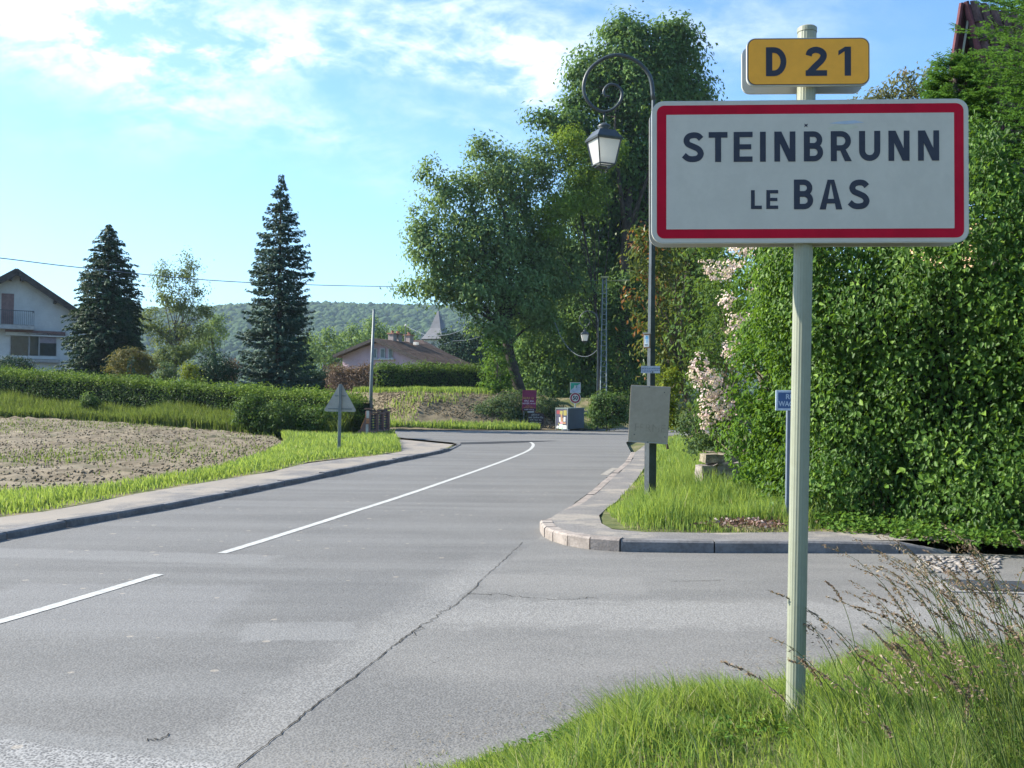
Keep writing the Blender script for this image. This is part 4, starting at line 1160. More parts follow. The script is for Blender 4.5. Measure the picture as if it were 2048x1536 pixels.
# pink garden wall with brick-topped piers beside the road
def gatewall():
    a = at(737, 868, 36.6); b = at(777, 876, 39.6)
    o = thing('garden_wall', 'low pink garden wall with brick piers and dark slatted panels at the end of the left hedge', 'wall', (a[0], a[1], 0.02))
    M_pk = plain('pink_render', (0.25, 0.15, 0.135), 0.9, 0.15, var=0.3, scale=2.5, bump=.4, dirt=(0.16, 0.11, 0.09))
    M_or = plain('orange_brick', (0.46, 0.20, 0.10), 0.85, 0.2, var=0.25, scale=6)
    M_wh = plain('peeling_white', (0.50, 0.46, 0.42), 0.8, 0.2, var=0.2, scale=5, dirt=(0.4, 0.2, 0.12))
    M_dk = plain('dark_slats', (0.035, 0.032, 0.034), 0.7, 0.3, var=0.3)
    M_cap = plain('brick_coping', (0.17, 0.105, 0.085), 0.9, 0.2, var=0.3, scale=5, dirt=(0.3, 0.22, 0.18))
    def loc(px, py, D): p = at(px, py, D); return p - np.array([a[0], a[1], 0.02])
    spots = [(736.5, 817, 36.6), (753, 822, 37.4), (764, 819, 38.3), (775.5, 817, 39.2)]
    tops = []
    for i, (px, py, D) in enumerate(spots):
        t = loc(px, py, D); tops.append(t)
        w = .17
        mb = MB(); mb.box((t[0], t[1], t[2] / 2 - .05), (w, w, t[2] - .1)); pr = mb.build('pier', M_pk, o, bevel=.01)
        mb = MB(); mb.box((t[0], t[1], t[2] - .015), (w + .09, w + .09, .05)); mb.build('cap', M_cap, pr)
        if i == 0:
            mb = MB(); mb.box((t[0] - .0, t[1] - w / 2 - .012, t[2] - .22), (.1, .02, .28)); mb.build('white_facing', M_wh, pr)
            for k in range(3):
                mb = MB(); mb.box((t[0], t[1] - w / 2 - .012, t[2] - .41 - .06 * k), (.11, .02, .05)); mb.build('brick', M_or, pr)
            mb = MB(); mb.box((t[0] - .02, t[1] - w / 2 - .012, t[2] - .82), (.1, .02, .46)); mb.build('white_facing', M_wh, pr)
    for i in range(3):
        p, n = tops[i], tops[i + 1]
        d = n - p; L = np.hypot(d[0], d[1]); ang = math.atan2(d[1], d[0]); m_ = (p + n) / 2
        mb = MB(); mb.box((m_[0], m_[1], .16), (L - .17, .12, .36), ang); mb.build('plinth', M_pk, o)
        mb = MB(); mb.box((m_[0], m_[1], min(p[2], n[2]) - .1), (L - .17, .16, .05), ang); mb.build('coping', M_cap, o)
        for k in range(8):
            mb = MB(); mb.box((m_[0], m_[1], .41 + k * .098), (L - .17, .025, .07), ang, None); mb.build('slat', M_dk, o)
    # raking wing wall on the field side
    l0 = loc(716, 866, 36.6)
    mb = MB(); x0, x1 = l0[0], -0.1
    mb.prism([(x0, -.1), (x1, -.1), (x1, .86), (x0 + .12, .42), (x0, .34)], -.07, .07); mb.build('wing_wall', M_pk, o)
    mb = MB(); mb.prism([(x1, .865), (x1, .92), (x0 + .1, .47), (x0 + .12, .425)], -.09, .09); mb.build('wing_coping', M_or, o)
    # clutter at the foot of the last pier
    l1 = loc(783, 872, 39.4); mb = MB(); mb.tube([(l1[0], l1[1], .0), (l1[0], l1[1], .12), (l1[0], l1[1], .2)], [.06, .09, .03], 8); mb.build('bollard_stub', M_dk, o)
gatewall()

# ------------------------------------------------------------------ houses
M_wallw = plain('white_render', (0.50, 0.52, 0.53), 0.9, 0.15, var=0.08, scale=1.2)
M_tiled = plain('brown_tiles', (0.10, 0.068, 0.055), 0.85, 0.2, var=0.3, scale=3, bump=.6, bscale=8)
M_wood2 = plain('dark_stained_wood', (0.045, 0.038, 0.036), 0.7, 0.3, var=0.25, scale=4)
def tile_rows(mb, w, L, nrow, ncol, h=.05):
    """overlapping tile courses as real steps on a slope lying in local (x along the eave, y up the slope)"""
    for r in range(nrow):
        y0 = L * r / nrow; y1 = L * (r + 1) / nrow + .05
        mb.add([(0, y0, 0.06), (w, y0, 0.06), (w, y1, 0.015), (0, y1, 0.015), (0, y0, 0.0), (w, y0, 0.0)], [(0, 1, 2, 3), (4, 5, 1, 0)])
def slope_mesh(o, name, P0, ex, ey, w, L, nrow, mt, parent):
    mb = MB(); tile_rows(mb, w, L, nrow, 1)
    P0 = Vector(P0); ex = Vector(ex).normalized(); ey = Vector(ey).normalized(); n = ex.cross(ey).normalized()
    if n.z < 0: n = -n
    mb.v = [tuple(P0 + ex * a + ey * b + n * c) for a, b, c in mb.v]
    return mb.build(name, mt, parent)
def house_left():
    D = 70.0
    apx = at(32, 541, D); ev = at(148, 640, D)
    zb = 1.7
    yaw = rad(30)
    o = thing('white_house', 'white gabled house with dark eaves and balcony at the left edge behind the hedge', 'house', (apx[0], apx[1], zb), rz=yaw)
    ha = apx[2] - zb; hw = (ev[0] - apx[0]) / math.cos(yaw) / .96; he = ev[2] - zb + .1
    dep = 10.0
    def face(u, v, y=0): return (u, y, v)
    wallw = hw - .35
    hew = he + (hw - wallw) * (ha - he) / hw
    mb = MB(); mb.prism([(-wallw, 1.55), (wallw, 1.55), (wallw, hew - .3), (0, ha - .3), (-wallw, hew - .3)], 0, dep); mb.build('wall', M_wallw, o)
    mb = MB(); mb.box((0, dep / 2, .65), (2 * wallw - .1, dep - .1, 1.8))
    bs = mb.build('basement_wall', plain('brown_basement', (0.13, 0.085, 0.07), 0.9, 0.1, var=.2), o)
    # roof planes and barge boards
    for sgn in (-1, 1):
        e = Vector((sgn * hw, 0, he)); a = Vector((0, 0, ha)); up = (a - e); L = up.length; un = up.normalized()
        nrm = Vector((0, 1, 0)).cross(un) * (1 if sgn > 0 else -1)
        if nrm.z < 0: nrm = -nrm
        P = [e, a, a + Vector((0, dep + 1.4, 0)), e + Vector((0, dep + 1.4, 0))]
        mb = MB(); vs = [tuple(p + Vector((0, -.9, 0)) - nrm * t) for t in (0, .18) for p in P]
        mb.add(vs, [(0, 1, 2, 3), (7, 6, 5, 4), (0, 4, 5, 1), (1, 5, 6, 2), (2, 6, 7, 3), (3, 7, 4, 0)]); rf = mb.build('roof', M_tiled, o)
        slope_mesh(o, 'roof_tiles', e + Vector((0, -.88, 0)) + nrm * .01, (0, 1, 0), un, dep + 1.36, L - .05, 26, M_tiled, rf)
        mb = MB(); vs = []
        for yv in (-.96, -.9):
            vs += [tuple(Vector((p.x, yv, p.z)) + nrm * d) for p, d in ((e, .08), (a, .08), (a, -.36), (e, -.36))]
        mb.add(vs, [(0, 1, 2, 3), (7, 6, 5, 4), (0, 4, 5, 1), (1, 5, 6, 2), (2, 6, 7, 3), (3, 7, 4, 0)]); mb.build('barge_board', M_wood2, o)
        for f_ in (.12, .5, .93):
            p = e.lerp(a, f_); mb = MB(); mb.box((p.x, -.45, p.z - .42), (.2, .92, .22)); mb.build('purlin', M_wood2, o)
    def W(px, py):                          # a photo pixel on the gable plane
        d = ray(px, py); n = np.array([math.sin(yaw), -math.cos(yaw), 0]); p0 = np.array([apx[0], apx[1], 0])
        t = ((p0 - CAM) @ n) / (d @ n); p = CAM + d * t - np.array([apx[0], apx[1], zb])
        return (p[0] * math.cos(yaw) + p[1] * math.sin(yaw), p[2])
    def panel(name, x0, y0, x1, y1, mt, parent, dy=-.03, th=.06):
        a, b = W(x0, y1), W(x1, y0)
        mb = MB(); mb.box(((a[0] + b[0]) / 2, dy, (a[1] + b[1]) / 2), (b[0] - a[0], th, b[1] - a[1])); return mb.build(name, mt, parent)
    fr = panel('window', 19, 671, 114, 713, plain('window_frame', (0.35, 0.36, 0.37), .6), o, -.03, .06)
    panel('pane', 21, 673, 57, 711, M_glass, fr, -.075, .03); panel('pane', 59, 673, 77, 711, M_glass, fr, -.075, .03); panel('pane', 79, 673, 112, 686, plain('blind', (0.22, 0.2, 0.24), .8), fr, -.075, .03); panel('pane', 79, 687, 112, 711, M_glass, fr, -.075, .03)
    panel('window_sill', 16, 713.5, 116, 716.5, M_wallw, o, -.12, .24)
    aw = panel('awning_box', 10, 664, 130, 668, plain('awning', (0.16, 0.10, 0.10), .8), o, -.16, .3); panel('awning_trim', 10, 668.5, 130, 670.5, M_wallw, aw, -.28, .06)
    panel('planter', 62, 720, 119, 724.5, plain('planter_box', (0.3, 0.3, 0.3), .8), o, -.25, .45)
    dr = panel('balcony_door', 2, 588, 28, 650, plain('shuttered_door', (0.19, 0.125, 0.125), .8), o, -.03, .06)
    panel('balcony_slab', -60, 652, 67, 656, plain('balcony_concrete', (0.33, 0.34, 0.35), .8), o, -.55, 1.1)
    a, b = W(-60, 651), W(66, 625)
    for z in (a[1] + .12, b[1]):
        mb = MB(); mb.box(((a[0] + b[0]) / 2, -1.08, z), (b[0] - a[0], .04, .05)); mb.box((b[0], -.55, z), (.04, 1.02, .05)); mb.build('balcony_rail', M_iron, o)
    n = 34
    for k in range(n):
        x = a[0] + (b[0] - a[0]) * k / (n - 1)
        mb = MB(); mb.box((x, -1.08, (a[1] + b[1]) / 2 + .06), (.022, .022, b[1] - a[1] - .12)); mb.build('baluster', M_iron, o)
    # chimney outside frame is left out; low wall and terrace beside
    return o
house_left()

def house_pink():
    D = 84.0
    ap = at(757, 678, D); zb = 1.5
    yaw = rad(-27)
    o = thing('pink_house', 'lilac-pink house with broad brown roof and chimneys behind the clipped hedges', 'house', (ap[0], ap[1], zb), rz=yaw)
    ha = ap[2] - zb; cy, sy = math.cos(yaw), math.sin(yaw)
    def W(px, py):
        d = ray(px, py); n = np.array([math.sin(yaw), -math.cos(yaw), 0]); p0 = np.array([ap[0], ap[1], 0])
        t = ((p0 - CAM) @ n) / (d @ n); p = CAM + d * t - np.array([ap[0], ap[1], zb])
        return (p[0] * cy + p[1] * sy, p[2])
    le, re = W(676, 712), W(862, 726)
    M_pkw = plain('lilac_render', (0.47, 0.36, 0.43), .9, .15, var=.1, scale=1)
    mb = MB(); mb.prism([(le[0] + .5, -.5), (re[0] - .6, -.5), (re[0] - .6, re[1] + .1), (0, ha - .28), (le[0] + .5, le[1] + .12)], 0, 7.5); mb.build('wall', M_pkw, o)
    for e in (le, re):
        E = Vector((e[0], 0, e[1])); a = Vector((0, 0, ha)); up = a - E; un = up.normalized(); nrm = Vector((0, 1, 0)).cross(un)
        if nrm.z < 0: nrm = -nrm
        dep = 8.4
        P = [E, a, a + Vector((0, dep, 0)), E + Vector((0, dep, 0))]
        mb = MB(); vs = [tuple(p + Vector((0, -.7, 0)) - nrm * t) for t in (0, .16) for p in P]
        mb.add(vs, [(0, 1, 2, 3), (7, 6, 5, 4), (0, 4, 5, 1), (1, 5, 6, 2), (2, 6, 7, 3), (3, 7, 4, 0)]); rf = mb.build('roof', M_tiled, o)
        slope_mesh(o, 'roof_tiles', E + Vector((0, -.68, 0)) + nrm * .01, (0, 1, 0), un, dep - .05, up.length - .03, 22, plain('weathered_tiles', (0.15, 0.105, 0.085), .9, .15, var=.4, scale=2.2, bump=.6, bscale=8, dirt=(0.09, 0.085, 0.06)), rf)
        mb = MB(); vs = []
        for yv in (-.78, -.71):
            vs += [tuple(Vector((p.x, yv, p.z)) + nrm * d) for p, d in ((E, .06), (a, .06), (a, -.2), (E, -.2))]
        mb.add(vs, [(0, 1, 2, 3), (7, 6, 5, 4), (0, 4, 5, 1), (1, 5, 6, 2), (2, 6, 7, 3), (3, 7, 4, 0)]); mb.build('barge_board', M_wood2, o)
    M_sh = plain('shutter_blue_grey', (0.16, 0.20, 0.21), .7); M_fr = plain('pale_frame', (0.5, 0.54, 0.56), .7)
    for x0, x1 in ((746, 755), (761, 771), (777, 786)):
        a, b = W(x0, 717), W(x1, 697)
        mb = MB(); mb.box(((a[0] + b[0]) / 2, -.03, (a[1] + b[1]) / 2), (b[0] - a[0], .08, b[1] - a[1])); w_ = mb.build('window', M_fr, o)
        mb = MB(); mb.box(((a[0] + b[0]) / 2, -.08, (a[1] + b[1]) / 2), (b[0] - a[0] - .16, .04, b[1] - a[1] - .14)); mb.build('pane', M_sh, w_)
    a, b = W(744, 719.5), W(790, 717.6); mb = MB(); mb.box(((a[0] + b[0]) / 2, -.12, (a[1] + b[1]) / 2), (b[0] - a[0], .26, .09)); mb.build('window_sill', M_fr, o)
    # rear wing with its own hipped slope
    for (px, top, w_, y_, zz_) in ((785, 666, .55, 2.0, 0), (796, 667, .55, 2.6, 0), (818, 669, .6, 4.2, 0)):
        p = at(px, top, D + y_) - np.array([ap[0], ap[1], zb]); x = p[0] * cy + p[1] * sy; y = -p[0] * sy + p[1] * cy
        mb = MB(); mb.box((x, y, p[2] - 1.1), (w_, w_, 2.0)); ch_ = mb.build('chimney', plain('chimney_render', (0.34, 0.29, 0.28), .9), o)
        mb = MB(); mb.box((x, y, p[2] - .06), (w_ + .16, w_ + .16, .09)); mb.tube([(x, y, p[2] - .02), (x, y, p[2] + .2)], [.12, .16], 8); mb.build('chimney_pot', plain('terracotta_pot', (0.33, 0.17, 0.12), .8), ch_)
    p = at(811, 652, D + 3.6) - np.array([ap[0], ap[1], zb]); x = p[0] * cy + p[1] * sy; y = -p[0] * sy + p[1] * cy
    mb = MB(); mb.tube([(x, y, p[2] - 1.6), (x, y, p[2])], .05, 6); mb.build('roof_pole', M_galvd, o)
    mb = MB(); mb.tube([(x, y, p[2]), (x, y, p[2] + .18)], [.09, .06], 8); mb.build('insulator', M_opal, o)
    # wing to the right
    A2, B2 = at(846, 680, D + 8), at(915, 716, D + 6)
    def LL(P): P = P - np.array([ap[0], ap[1], zb]); return Vector((P[0] * cy + P[1] * sy, -P[0] * sy + P[1] * cy, P[2]))
    r0, r1 = LL(at(812, 680, D + 8.5)), LL(at(846, 680, D + 9.5)); e0, e1 = LL(at(866, 722, D + 3)), LL(at(916, 717, D + 8))
    mb = MB(); th = Vector((0, 0, -.2)); q4 = [e0, e1, r1, r0]
    mb.add([tuple(v) for v in q4] + [tuple(v + th) for v in q4], [(0, 1, 2, 3), (7, 6, 5, 4), (0, 4, 5, 1), (1, 5, 6, 2), (2, 6, 7, 3), (3, 7, 4, 0)]); mb.build('wing_roof', M_tiled, o)
    mb = MB(); mb.add([tuple(v) for v in (e0 + Vector((-.6, .5, -.2)), e1 + Vector((-.6, -.2, -.2)), e1 + Vector((-.6, -.2, -3.5)), e0 + Vector((-.6, .5, -3.5)), r1 + Vector((0, 0, -.5)), r1 + Vector((0, 0, -4)), r0 + Vector((0, 0, -.5)), r0 + Vector((0, 0, -4)))], [(0, 3, 2, 1), (1, 2, 5, 4), (3, 0, 6, 7)]); mb.build('wing_wall', plain('ochre_render', (0.35, 0.28, 0.17), .9), o)
    mb = MB(); p = LL(at(832, 687, D + 3)); mb.box(tuple(p), (.35, .35, .25)); mb.build('roof_vent', M_opal, o)
house_pink()

def church():
    D = 210.0; c = at(876, 677, D); k = D / F
    o = thing('church', 'church tower with flared slate spire beyond the pink house', 'church', (c[0], D, 1.5), rz=rad(-25))
    z = lambda py: float(at(876, py, D)[2]) - 1.5
    M_sl = plain('slate', (0.10, 0.105, 0.125), .6, .35, var=.15, scale=.8); M_cw = plain('church_render', (0.42, 0.42, 0.40), .9, .1, var=.08)
    hw = 19 * k
    mb = MB(); mb.box((0, 0, z(678) / 2), (2 * hw, 2 * hw, z(678))); tw = mb.build('tower', M_cw, o)
    ring = [(1.32 * hw, z(679)), (1.0 * hw, z(670)), (.62 * hw, z(657)), (.36 * hw, z(640)), (.06 * hw, z(622))]
    mb = MB(); V = []; Fc = []
    for i, (a, zz_) in enumerate(ring):
        V += [(-a, -a, zz_), (a, -a, zz_), (a, a, zz_), (-a, a, zz_)]
        if i: b = 4 * i; Fc += [(b - 4 + j, b - 4 + (j + 1) % 4, b + (j + 1) % 4, b + j) for j in range(4)]
    Fc += [(3, 2, 1, 0), tuple(range(len(V) - 4, len(V)))]
    mb.add(V, Fc); mb.build('spire', M_sl, o)
    mb = MB(); mb.box((0, 0, z(679.5)), (2.5 * hw, 2.5 * hw, .25)); mb.build('eaves', M_wood2, o)
    mb = MB(); mb.prism([(-.75, z(697)), (.75, z(697)), (.75, z(690))] + [(.75 * math.cos(t), z(690) + .75 * math.sin(t)) for t in np.linspace(.3, math.pi - .3, 6)] + [(-.75, z(690))], -hw - .08, -hw + .3); fr = mb.build('window', plain('window_stone', (0.36, 0.35, 0.32), .8), tw)
    mb = MB(); mb.prism([(-.5, z(696.5)), (.5, z(696.5)), (.5, z(690))] + [(.5 * math.cos(t), z(690) + .5 * math.sin(t)) for t in np.linspace(.3, math.pi - .3, 6)] + [(-.5, z(690))], -hw - .14, -hw - .085); mb.build('louvre', M_glass, fr)
    mb = MB(); mb.tube([(0, 0, z(623)), (0, 0, z(615))], [.12, .06], 6); mb.build('finial', M_iron, o)
church()

def house_right():
    """steep tiled gable end of the house behind the hedge on the right"""
    D = 17.0
    top = at(1924, -8, D)
    o = thing('tiled_house', 'steep brown-tiled gable of a house showing behind the fir at the top right corner', 'house', (top[0], D, 0))
    T = Vector((0, 0, float(top[2])))
    def P(px, py, dy): p = at(px, py, D + dy); return Vector((p[0] - top[0], p[1] - D, p[2]))
    M_wd = plain('red_brown_boards', (0.13, 0.045, 0.025), .8, .15, var=.2, scale=4)
    M_rt = plain('old_red_tile', (0.13, 0.075, 0.07), .85, .2, var=.35, scale=3, bump=.5, bscale=15)
    M_edge = plain('edge_tile', (0.13, 0.05, 0.06), .8, .2, var=.3, scale=5)
    M_cream = plain('peach_render', (0.62, 0.40, 0.25), .85, .15, var=.06)
    slope = Vector((2.6, -.25, -4.6)); ridge = Vector((.35, -6.5, 0)) * -1
    near = slope                               # roof falling to the right
    ex = Vector((2.6, -.6, 0)).normalized()
    # front verge runs from apex to lower right, back slope falls away to the left
    A = P(1929, 8, 0); B = P(1995, 250, 0); Cc = P(1903, 130, 1.2); 
    dirR = (B - A).normalized()
    along = Vector((.92, .38, 0)).normalized()     # ridge direction, away to the right and back
    Lr = (B - A).length * 1.9; Lw = 5.0
    upv = -dirR
    E0 = A + dirR * Lr
    nrm = along.cross(upv).normalized()
    if nrm.y > 0: nrm = -nrm
    mb = MB(); q4 = [A, E0, E0 + along * Lw, A + along * Lw]
    mb.add([tuple(v) for v in q4] + [tuple(v - nrm * .12) for v in q4], [(3, 2, 1, 0), (4, 5, 6, 7), (0, 1, 5, 4), (1, 2, 6, 5), (2, 3, 7, 6), (3, 0, 4, 7)]); rf = mb.build('roof', M_wood2, o)
    # single interlocking tiles
    tw_, tl = .24, .34
    nx, ny = int(2.6 / tw_), int(Lr * .62 / tl)
    mbt = MB(); prof_ = [(0, 0.0), (.05, .035), (.11, .045), (.16, .03), (.2, .008), (.245, .008)]
    V = []
    for yv, lift in ((0, .035), (tl + .05, .0)): V += [(x, yv, z + lift) for x, z in prof_]
    V += [(x, 0, -.01) for x, z in prof_]
    n6 = len(prof_)
    Fc = [(i, i + 1, i + 1 + n6, i + n6) for i in range(n6 - 1)] + [(i + 2 * n6, i + 1 + 2 * n6, i + 1, i) for i in range(n6 - 1)]
    tm = bpy.data.meshes.new('tile'); tm.from_pydata(V, [], Fc); tm.update(); tm.materials.append(M_rt)
    base_M = Matrix((( along.x, upv.x, nrm.x), (along.y, upv.y, nrm.y), (along.z, upv.z, nrm.z))).to_4x4()
    cnt = 0
    for j in range(ny):
        for i in range(nx):
            if cnt >= 290: break
            t = bpy.data.objects.new('tile', tm); COL.objects.link(t); t.parent = rf
            pos = A + dirR * (tl * (j + 1)) + along * (.06 + i * tw_) + nrm * (.02 + random.uniform(0, .008))
            t.matrix_local = Matrix.Translation(pos) @ base_M @ Matrix.Rotation(random.gauss(0, .012), 4, 'Z')
            cnt += 1
    for j in range(int(Lr * .75 / .3)):
        p = A + dirR * (.3 * j + .15)
        mb = MB(); mb.tube([p - dirR * .17 + nrm * .04, p + dirR * .15 + nrm * .025], [.05, .062], 7); mb.build('verge_tile', M_edge, rf)
    # left slope seen edge-on, soffit boards and wall underneath
    F0 = A; F1 = P(1903, 175, .15)
    d2 = (F1 - F0)
    F2 = F0 + d2 * 1.9
    q4 = [F0, F2, F2 + along * 4, F0 + along * 4]
    th = Vector((-.05, 0, .03))
    mb = MB(); mb.add([tuple(v + th) for v in q4] + [tuple(v + th + Vector((.07, .04, -.03))) for v in q4], [(3, 2, 1, 0), (4, 5, 6, 7), (0, 1, 5, 4), (1, 2, 6, 5), (2, 3, 7, 6), (3, 0, 4, 7)]); lf = mb.build('rear_roof', M_edge, o)
    mb = MB(); mb.tube([F0 + Vector((-.06, -.02, 0)), F2 + Vector((-.06, -.02, 0))], .045, 6); mb.build('verge_trim', M_edge, lf)
    mb = MB(); mb.tube([F0 + Vector((.08, -.03, -.1)), F2 + Vector((.08, -.03, 0))], .022, 5); mb.build('verge_batten', plain('grey_batten', (0.3, 0.3, 0.26), .7), lf)
    # boarded gable set back under the verge
    bk = Vector((.30, .5, 0))
    g = [F0 + bk + Vector((.03, 0, -.15)), F2 + bk, E0 + bk * 1.0]
    nb_ = 14
    for k in range(nb_):
        f0, f1 = k / nb_, (k + 1) / nb_ - .006
        a0, a1 = g[0].lerp(g[1], f0), g[0].lerp(g[1], f1); b0_, b1_ = g[0].lerp(g[2], f0), g[0].lerp(g[2], f1)
        mb = MB(); jit = Vector((0, random.uniform(0, .02), 0))
        q = [a0 + jit, b0_ + jit, b1_ + jit, a1 + jit]
        mb.add([tuple(v) for v in q] + [tuple(v + Vector((0, .03, 0))) for v in q], [(0, 1, 2, 3), (7, 6, 5, 4), (0, 4, 5, 1), (1, 5, 6, 2), (2, 6, 7, 3), (3, 7, 4, 0)]); mb.build('gable_board', M_wd, o)
    w0 = P(1953, 165, .35); w1 = P(1953, 112, .35)
    q = [P(1951, 165, .3), P(1969, 152, .3), P(1958, 108, .3), P(1954, 118, .3)]
    mb = MB(); mb.add([tuple(v) for v in q] + [tuple(v + Vector((0, .4, 0))) for v in q], [(0, 1, 2, 3), (7, 6, 5, 4), (0, 4, 5, 1), (1, 5, 6, 2), (2, 6, 7, 3), (3, 7, 4, 0)]); mb.build('lit_wall_end', M_cream, o)
    x0 = F2.x; zlow = min(F2.z, E0.z)
    mb = MB(); mb.box(((.6 + E0.x + 3) / 2, 2.2, (zlow + .4) / 2), (E0.x + 2.4, 3.0, zlow + .4)); mb.build('wall', M_cream, o)
house_right()

# ------------------------------------------------------------------ signs and box at the bend
Dm = 53.5
def burgundy():
    c = at(1058.5, 801, Dm); b0 = at(1058, 851, Dm)
    o = thing('burgundy_sign', 'burgundy advertising board with gold and white lettering in the shrubs at the bend', 'sign', (c[0], Dm, 0.1), rz=rad(3))
    M_bu = plain('burgundy_panel', (0.17, 0.015, 0.06), .5, .3, var=.15, scale=2); M_go = plain('gold_print', (0.42, 0.26, 0.04), .6); M_wp = plain('white_print', (0.62, 0.55, 0.62), .6)
    M_bk = plain('black_strip', (0.02, 0.012, 0.03), .6)
    z = lambda py: float(at(1058, py, Dm)[2]) - .1
    x = lambda px: float(at(px, 801, Dm)[0]) - c[0]
    for xx in (x(1048), x(1069)):
        mb = MB(); mb.box((xx, .06, z(782) / 2), (.07, .07, z(782))); mb.build('post', M_iron, o)
    mb = MB(); mb.prism([(x(1044.5), z(821.5)), (x(1072), z(821.5)), (x(1073), z(780)), (x(1045), z(780))], -.02, .02); p = mb.build('panel', M_bu, o)
    mb = MB(); mb.box((x(1058.3), -.024, z(819)), (.74, .004, .12)); mb.build('lower_strip', M_bk, p)
    for s_, py, sz_, mt in ((.62, 796, .12, M_go), (.54, 801.5, .10, M_wp), (.70, 806.5, .10, M_wp), (.40, 812, .07, M_go), (.60, 815.2, .07, M_go), (.52, 819, .07, M_wp)):
        marks('lettering', s_, sz_, (x(1058.5), -.028, z(py)), mt, p)
def darksign():
    c = at(1071, 837, Dm - .3)
    o = thing('brown_sign', 'low dark brown board with four pale lines of writing below the burgundy board', 'sign', (c[0], Dm - .3, 0.06), rz=rad(2))
    z = lambda py: float(at(1071, py, Dm - .3)[2]) - .06
    x = lambda px: float(at(px, 837, Dm - .3)[0]) - c[0]
    M_bd = plain('dark_brown_panel', (0.035, 0.028, 0.035), .6, .2, var=.2); M_pg = plain('pale_grey_print', (0.36, 0.40, 0.42), .6)
    mb = MB(); mb.prism([(x(1056), z(847)), (x(1088), z(848)), (x(1088), z(827)), (x(1057), z(824))], -.02, .02); p = mb.build('panel', M_bd, o)
    for xx in (x(1060), x(1084)): mb = MB(); mb.box((xx, .05, z(836) / 2 - .1), (.07, .06, z(836) + .2)); mb.build('post', M_iron, o)
    for s_, py, sz_ in ((.48, 829.3, .10), (.80, 834.6, .10), (.62, 839.6, .09), (.64, 844.6, .07)):
        marks('lettering', s_, sz_, (x(1072), -.026, z(py)), M_pg, p)
    mb = MB(); mb.box((x(1061) , -.01, z(824)), (.34, .03, .06)); mb.build('upper_strip', M_pg, p)
burgundy(); darksign()
def speed():
    b0 = at(1150, 853, Dm); c = at(1150.5, 796, Dm); g = at(1150.5, 775.5, Dm)
    o = thing('speed_sign', 'round red-rimmed 50 speed sign with a square green notice above on one thin post', 'road sign', (b0[0], Dm, 0.02), rz=rad(0))
    z = lambda p: float(p[2]) - .02
    k = Dm / F
    mb = MB(); mb.tube([(0, .05, 0), (0, .05, z(g) + 10 * k)], .03, 8); mb.build('post', M_galv, o, smooth=True)
    def disc(r, n=36): return [(r * math.cos(2 * math.pi * i / n), r * math.sin(2 * math.pi * i / n) + z(c)) for i in range(n)]
    mb = MB(); mb.prism(disc(11.2 * k), -.01, .02); d = mb.build('disc', M_alu, o)
    sheet('white_edge', disc(10.9 * k), -.0115, M_signw, d); sheet('red_ring', disc(10.0 * k), -.0130, plain('old_red', (0.28, 0.02, 0.04), .5), d); sheet('white_centre', disc(7.0 * k), -.0145, M_signw, d)
    text('lettering', '50', .30, (0, -.0165, z(c) - .005), M_blk, d, off_=.012, sx=.95)
    zz_ = z(g); h = 10.7 * k
    mb = MB(); mb.prism([(-h, zz_ - h), (h, zz_ - h), (h, zz_ + h), (-h, zz_ + h)], -.01, .015); p = mb.build('notice_plate', M_signw, o)
    sheet('grey_field', [(-h + .03, zz_ - h + .03), (h - .03, zz_ - h + .03), (h - .03, zz_ + h * .7), (h * .1, zz_ + h * .3), (-h * .4, zz_ - h * .1), (-h + .03, zz_ - h * .6)], -.0115, plain('pale_lilac_print', (0.36, 0.40, 0.47), .6), p)
    sheet('green_field', [(-h + .03, zz_ - h * .55), (-h * .42, zz_ - h * .05), (h * .1, zz_ + h * .34), (h - .03, zz_ + h * .74), (h - .03, zz_ + h - .03), (-h + .03, zz_ + h - .03)], -.0125, plain('green_print', (0.03, 0.26, 0.17), .6), p)
    sheet('white_figure', [(-.08, zz_ - .05), (-.01, zz_ - .04), (.02, zz_ + .1), (-.03, zz_ + .16), (-.07, zz_ + .08)], -.0135, M_signw, p)
    sheet('dark_figure', [(.02, zz_ - .04), (.08, zz_ + .02), (.1, zz_ + .1), (.03, zz_ + .07)], -.0140, plain('teal_print', (0.05, 0.16, 0.16), .6), p)
speed()
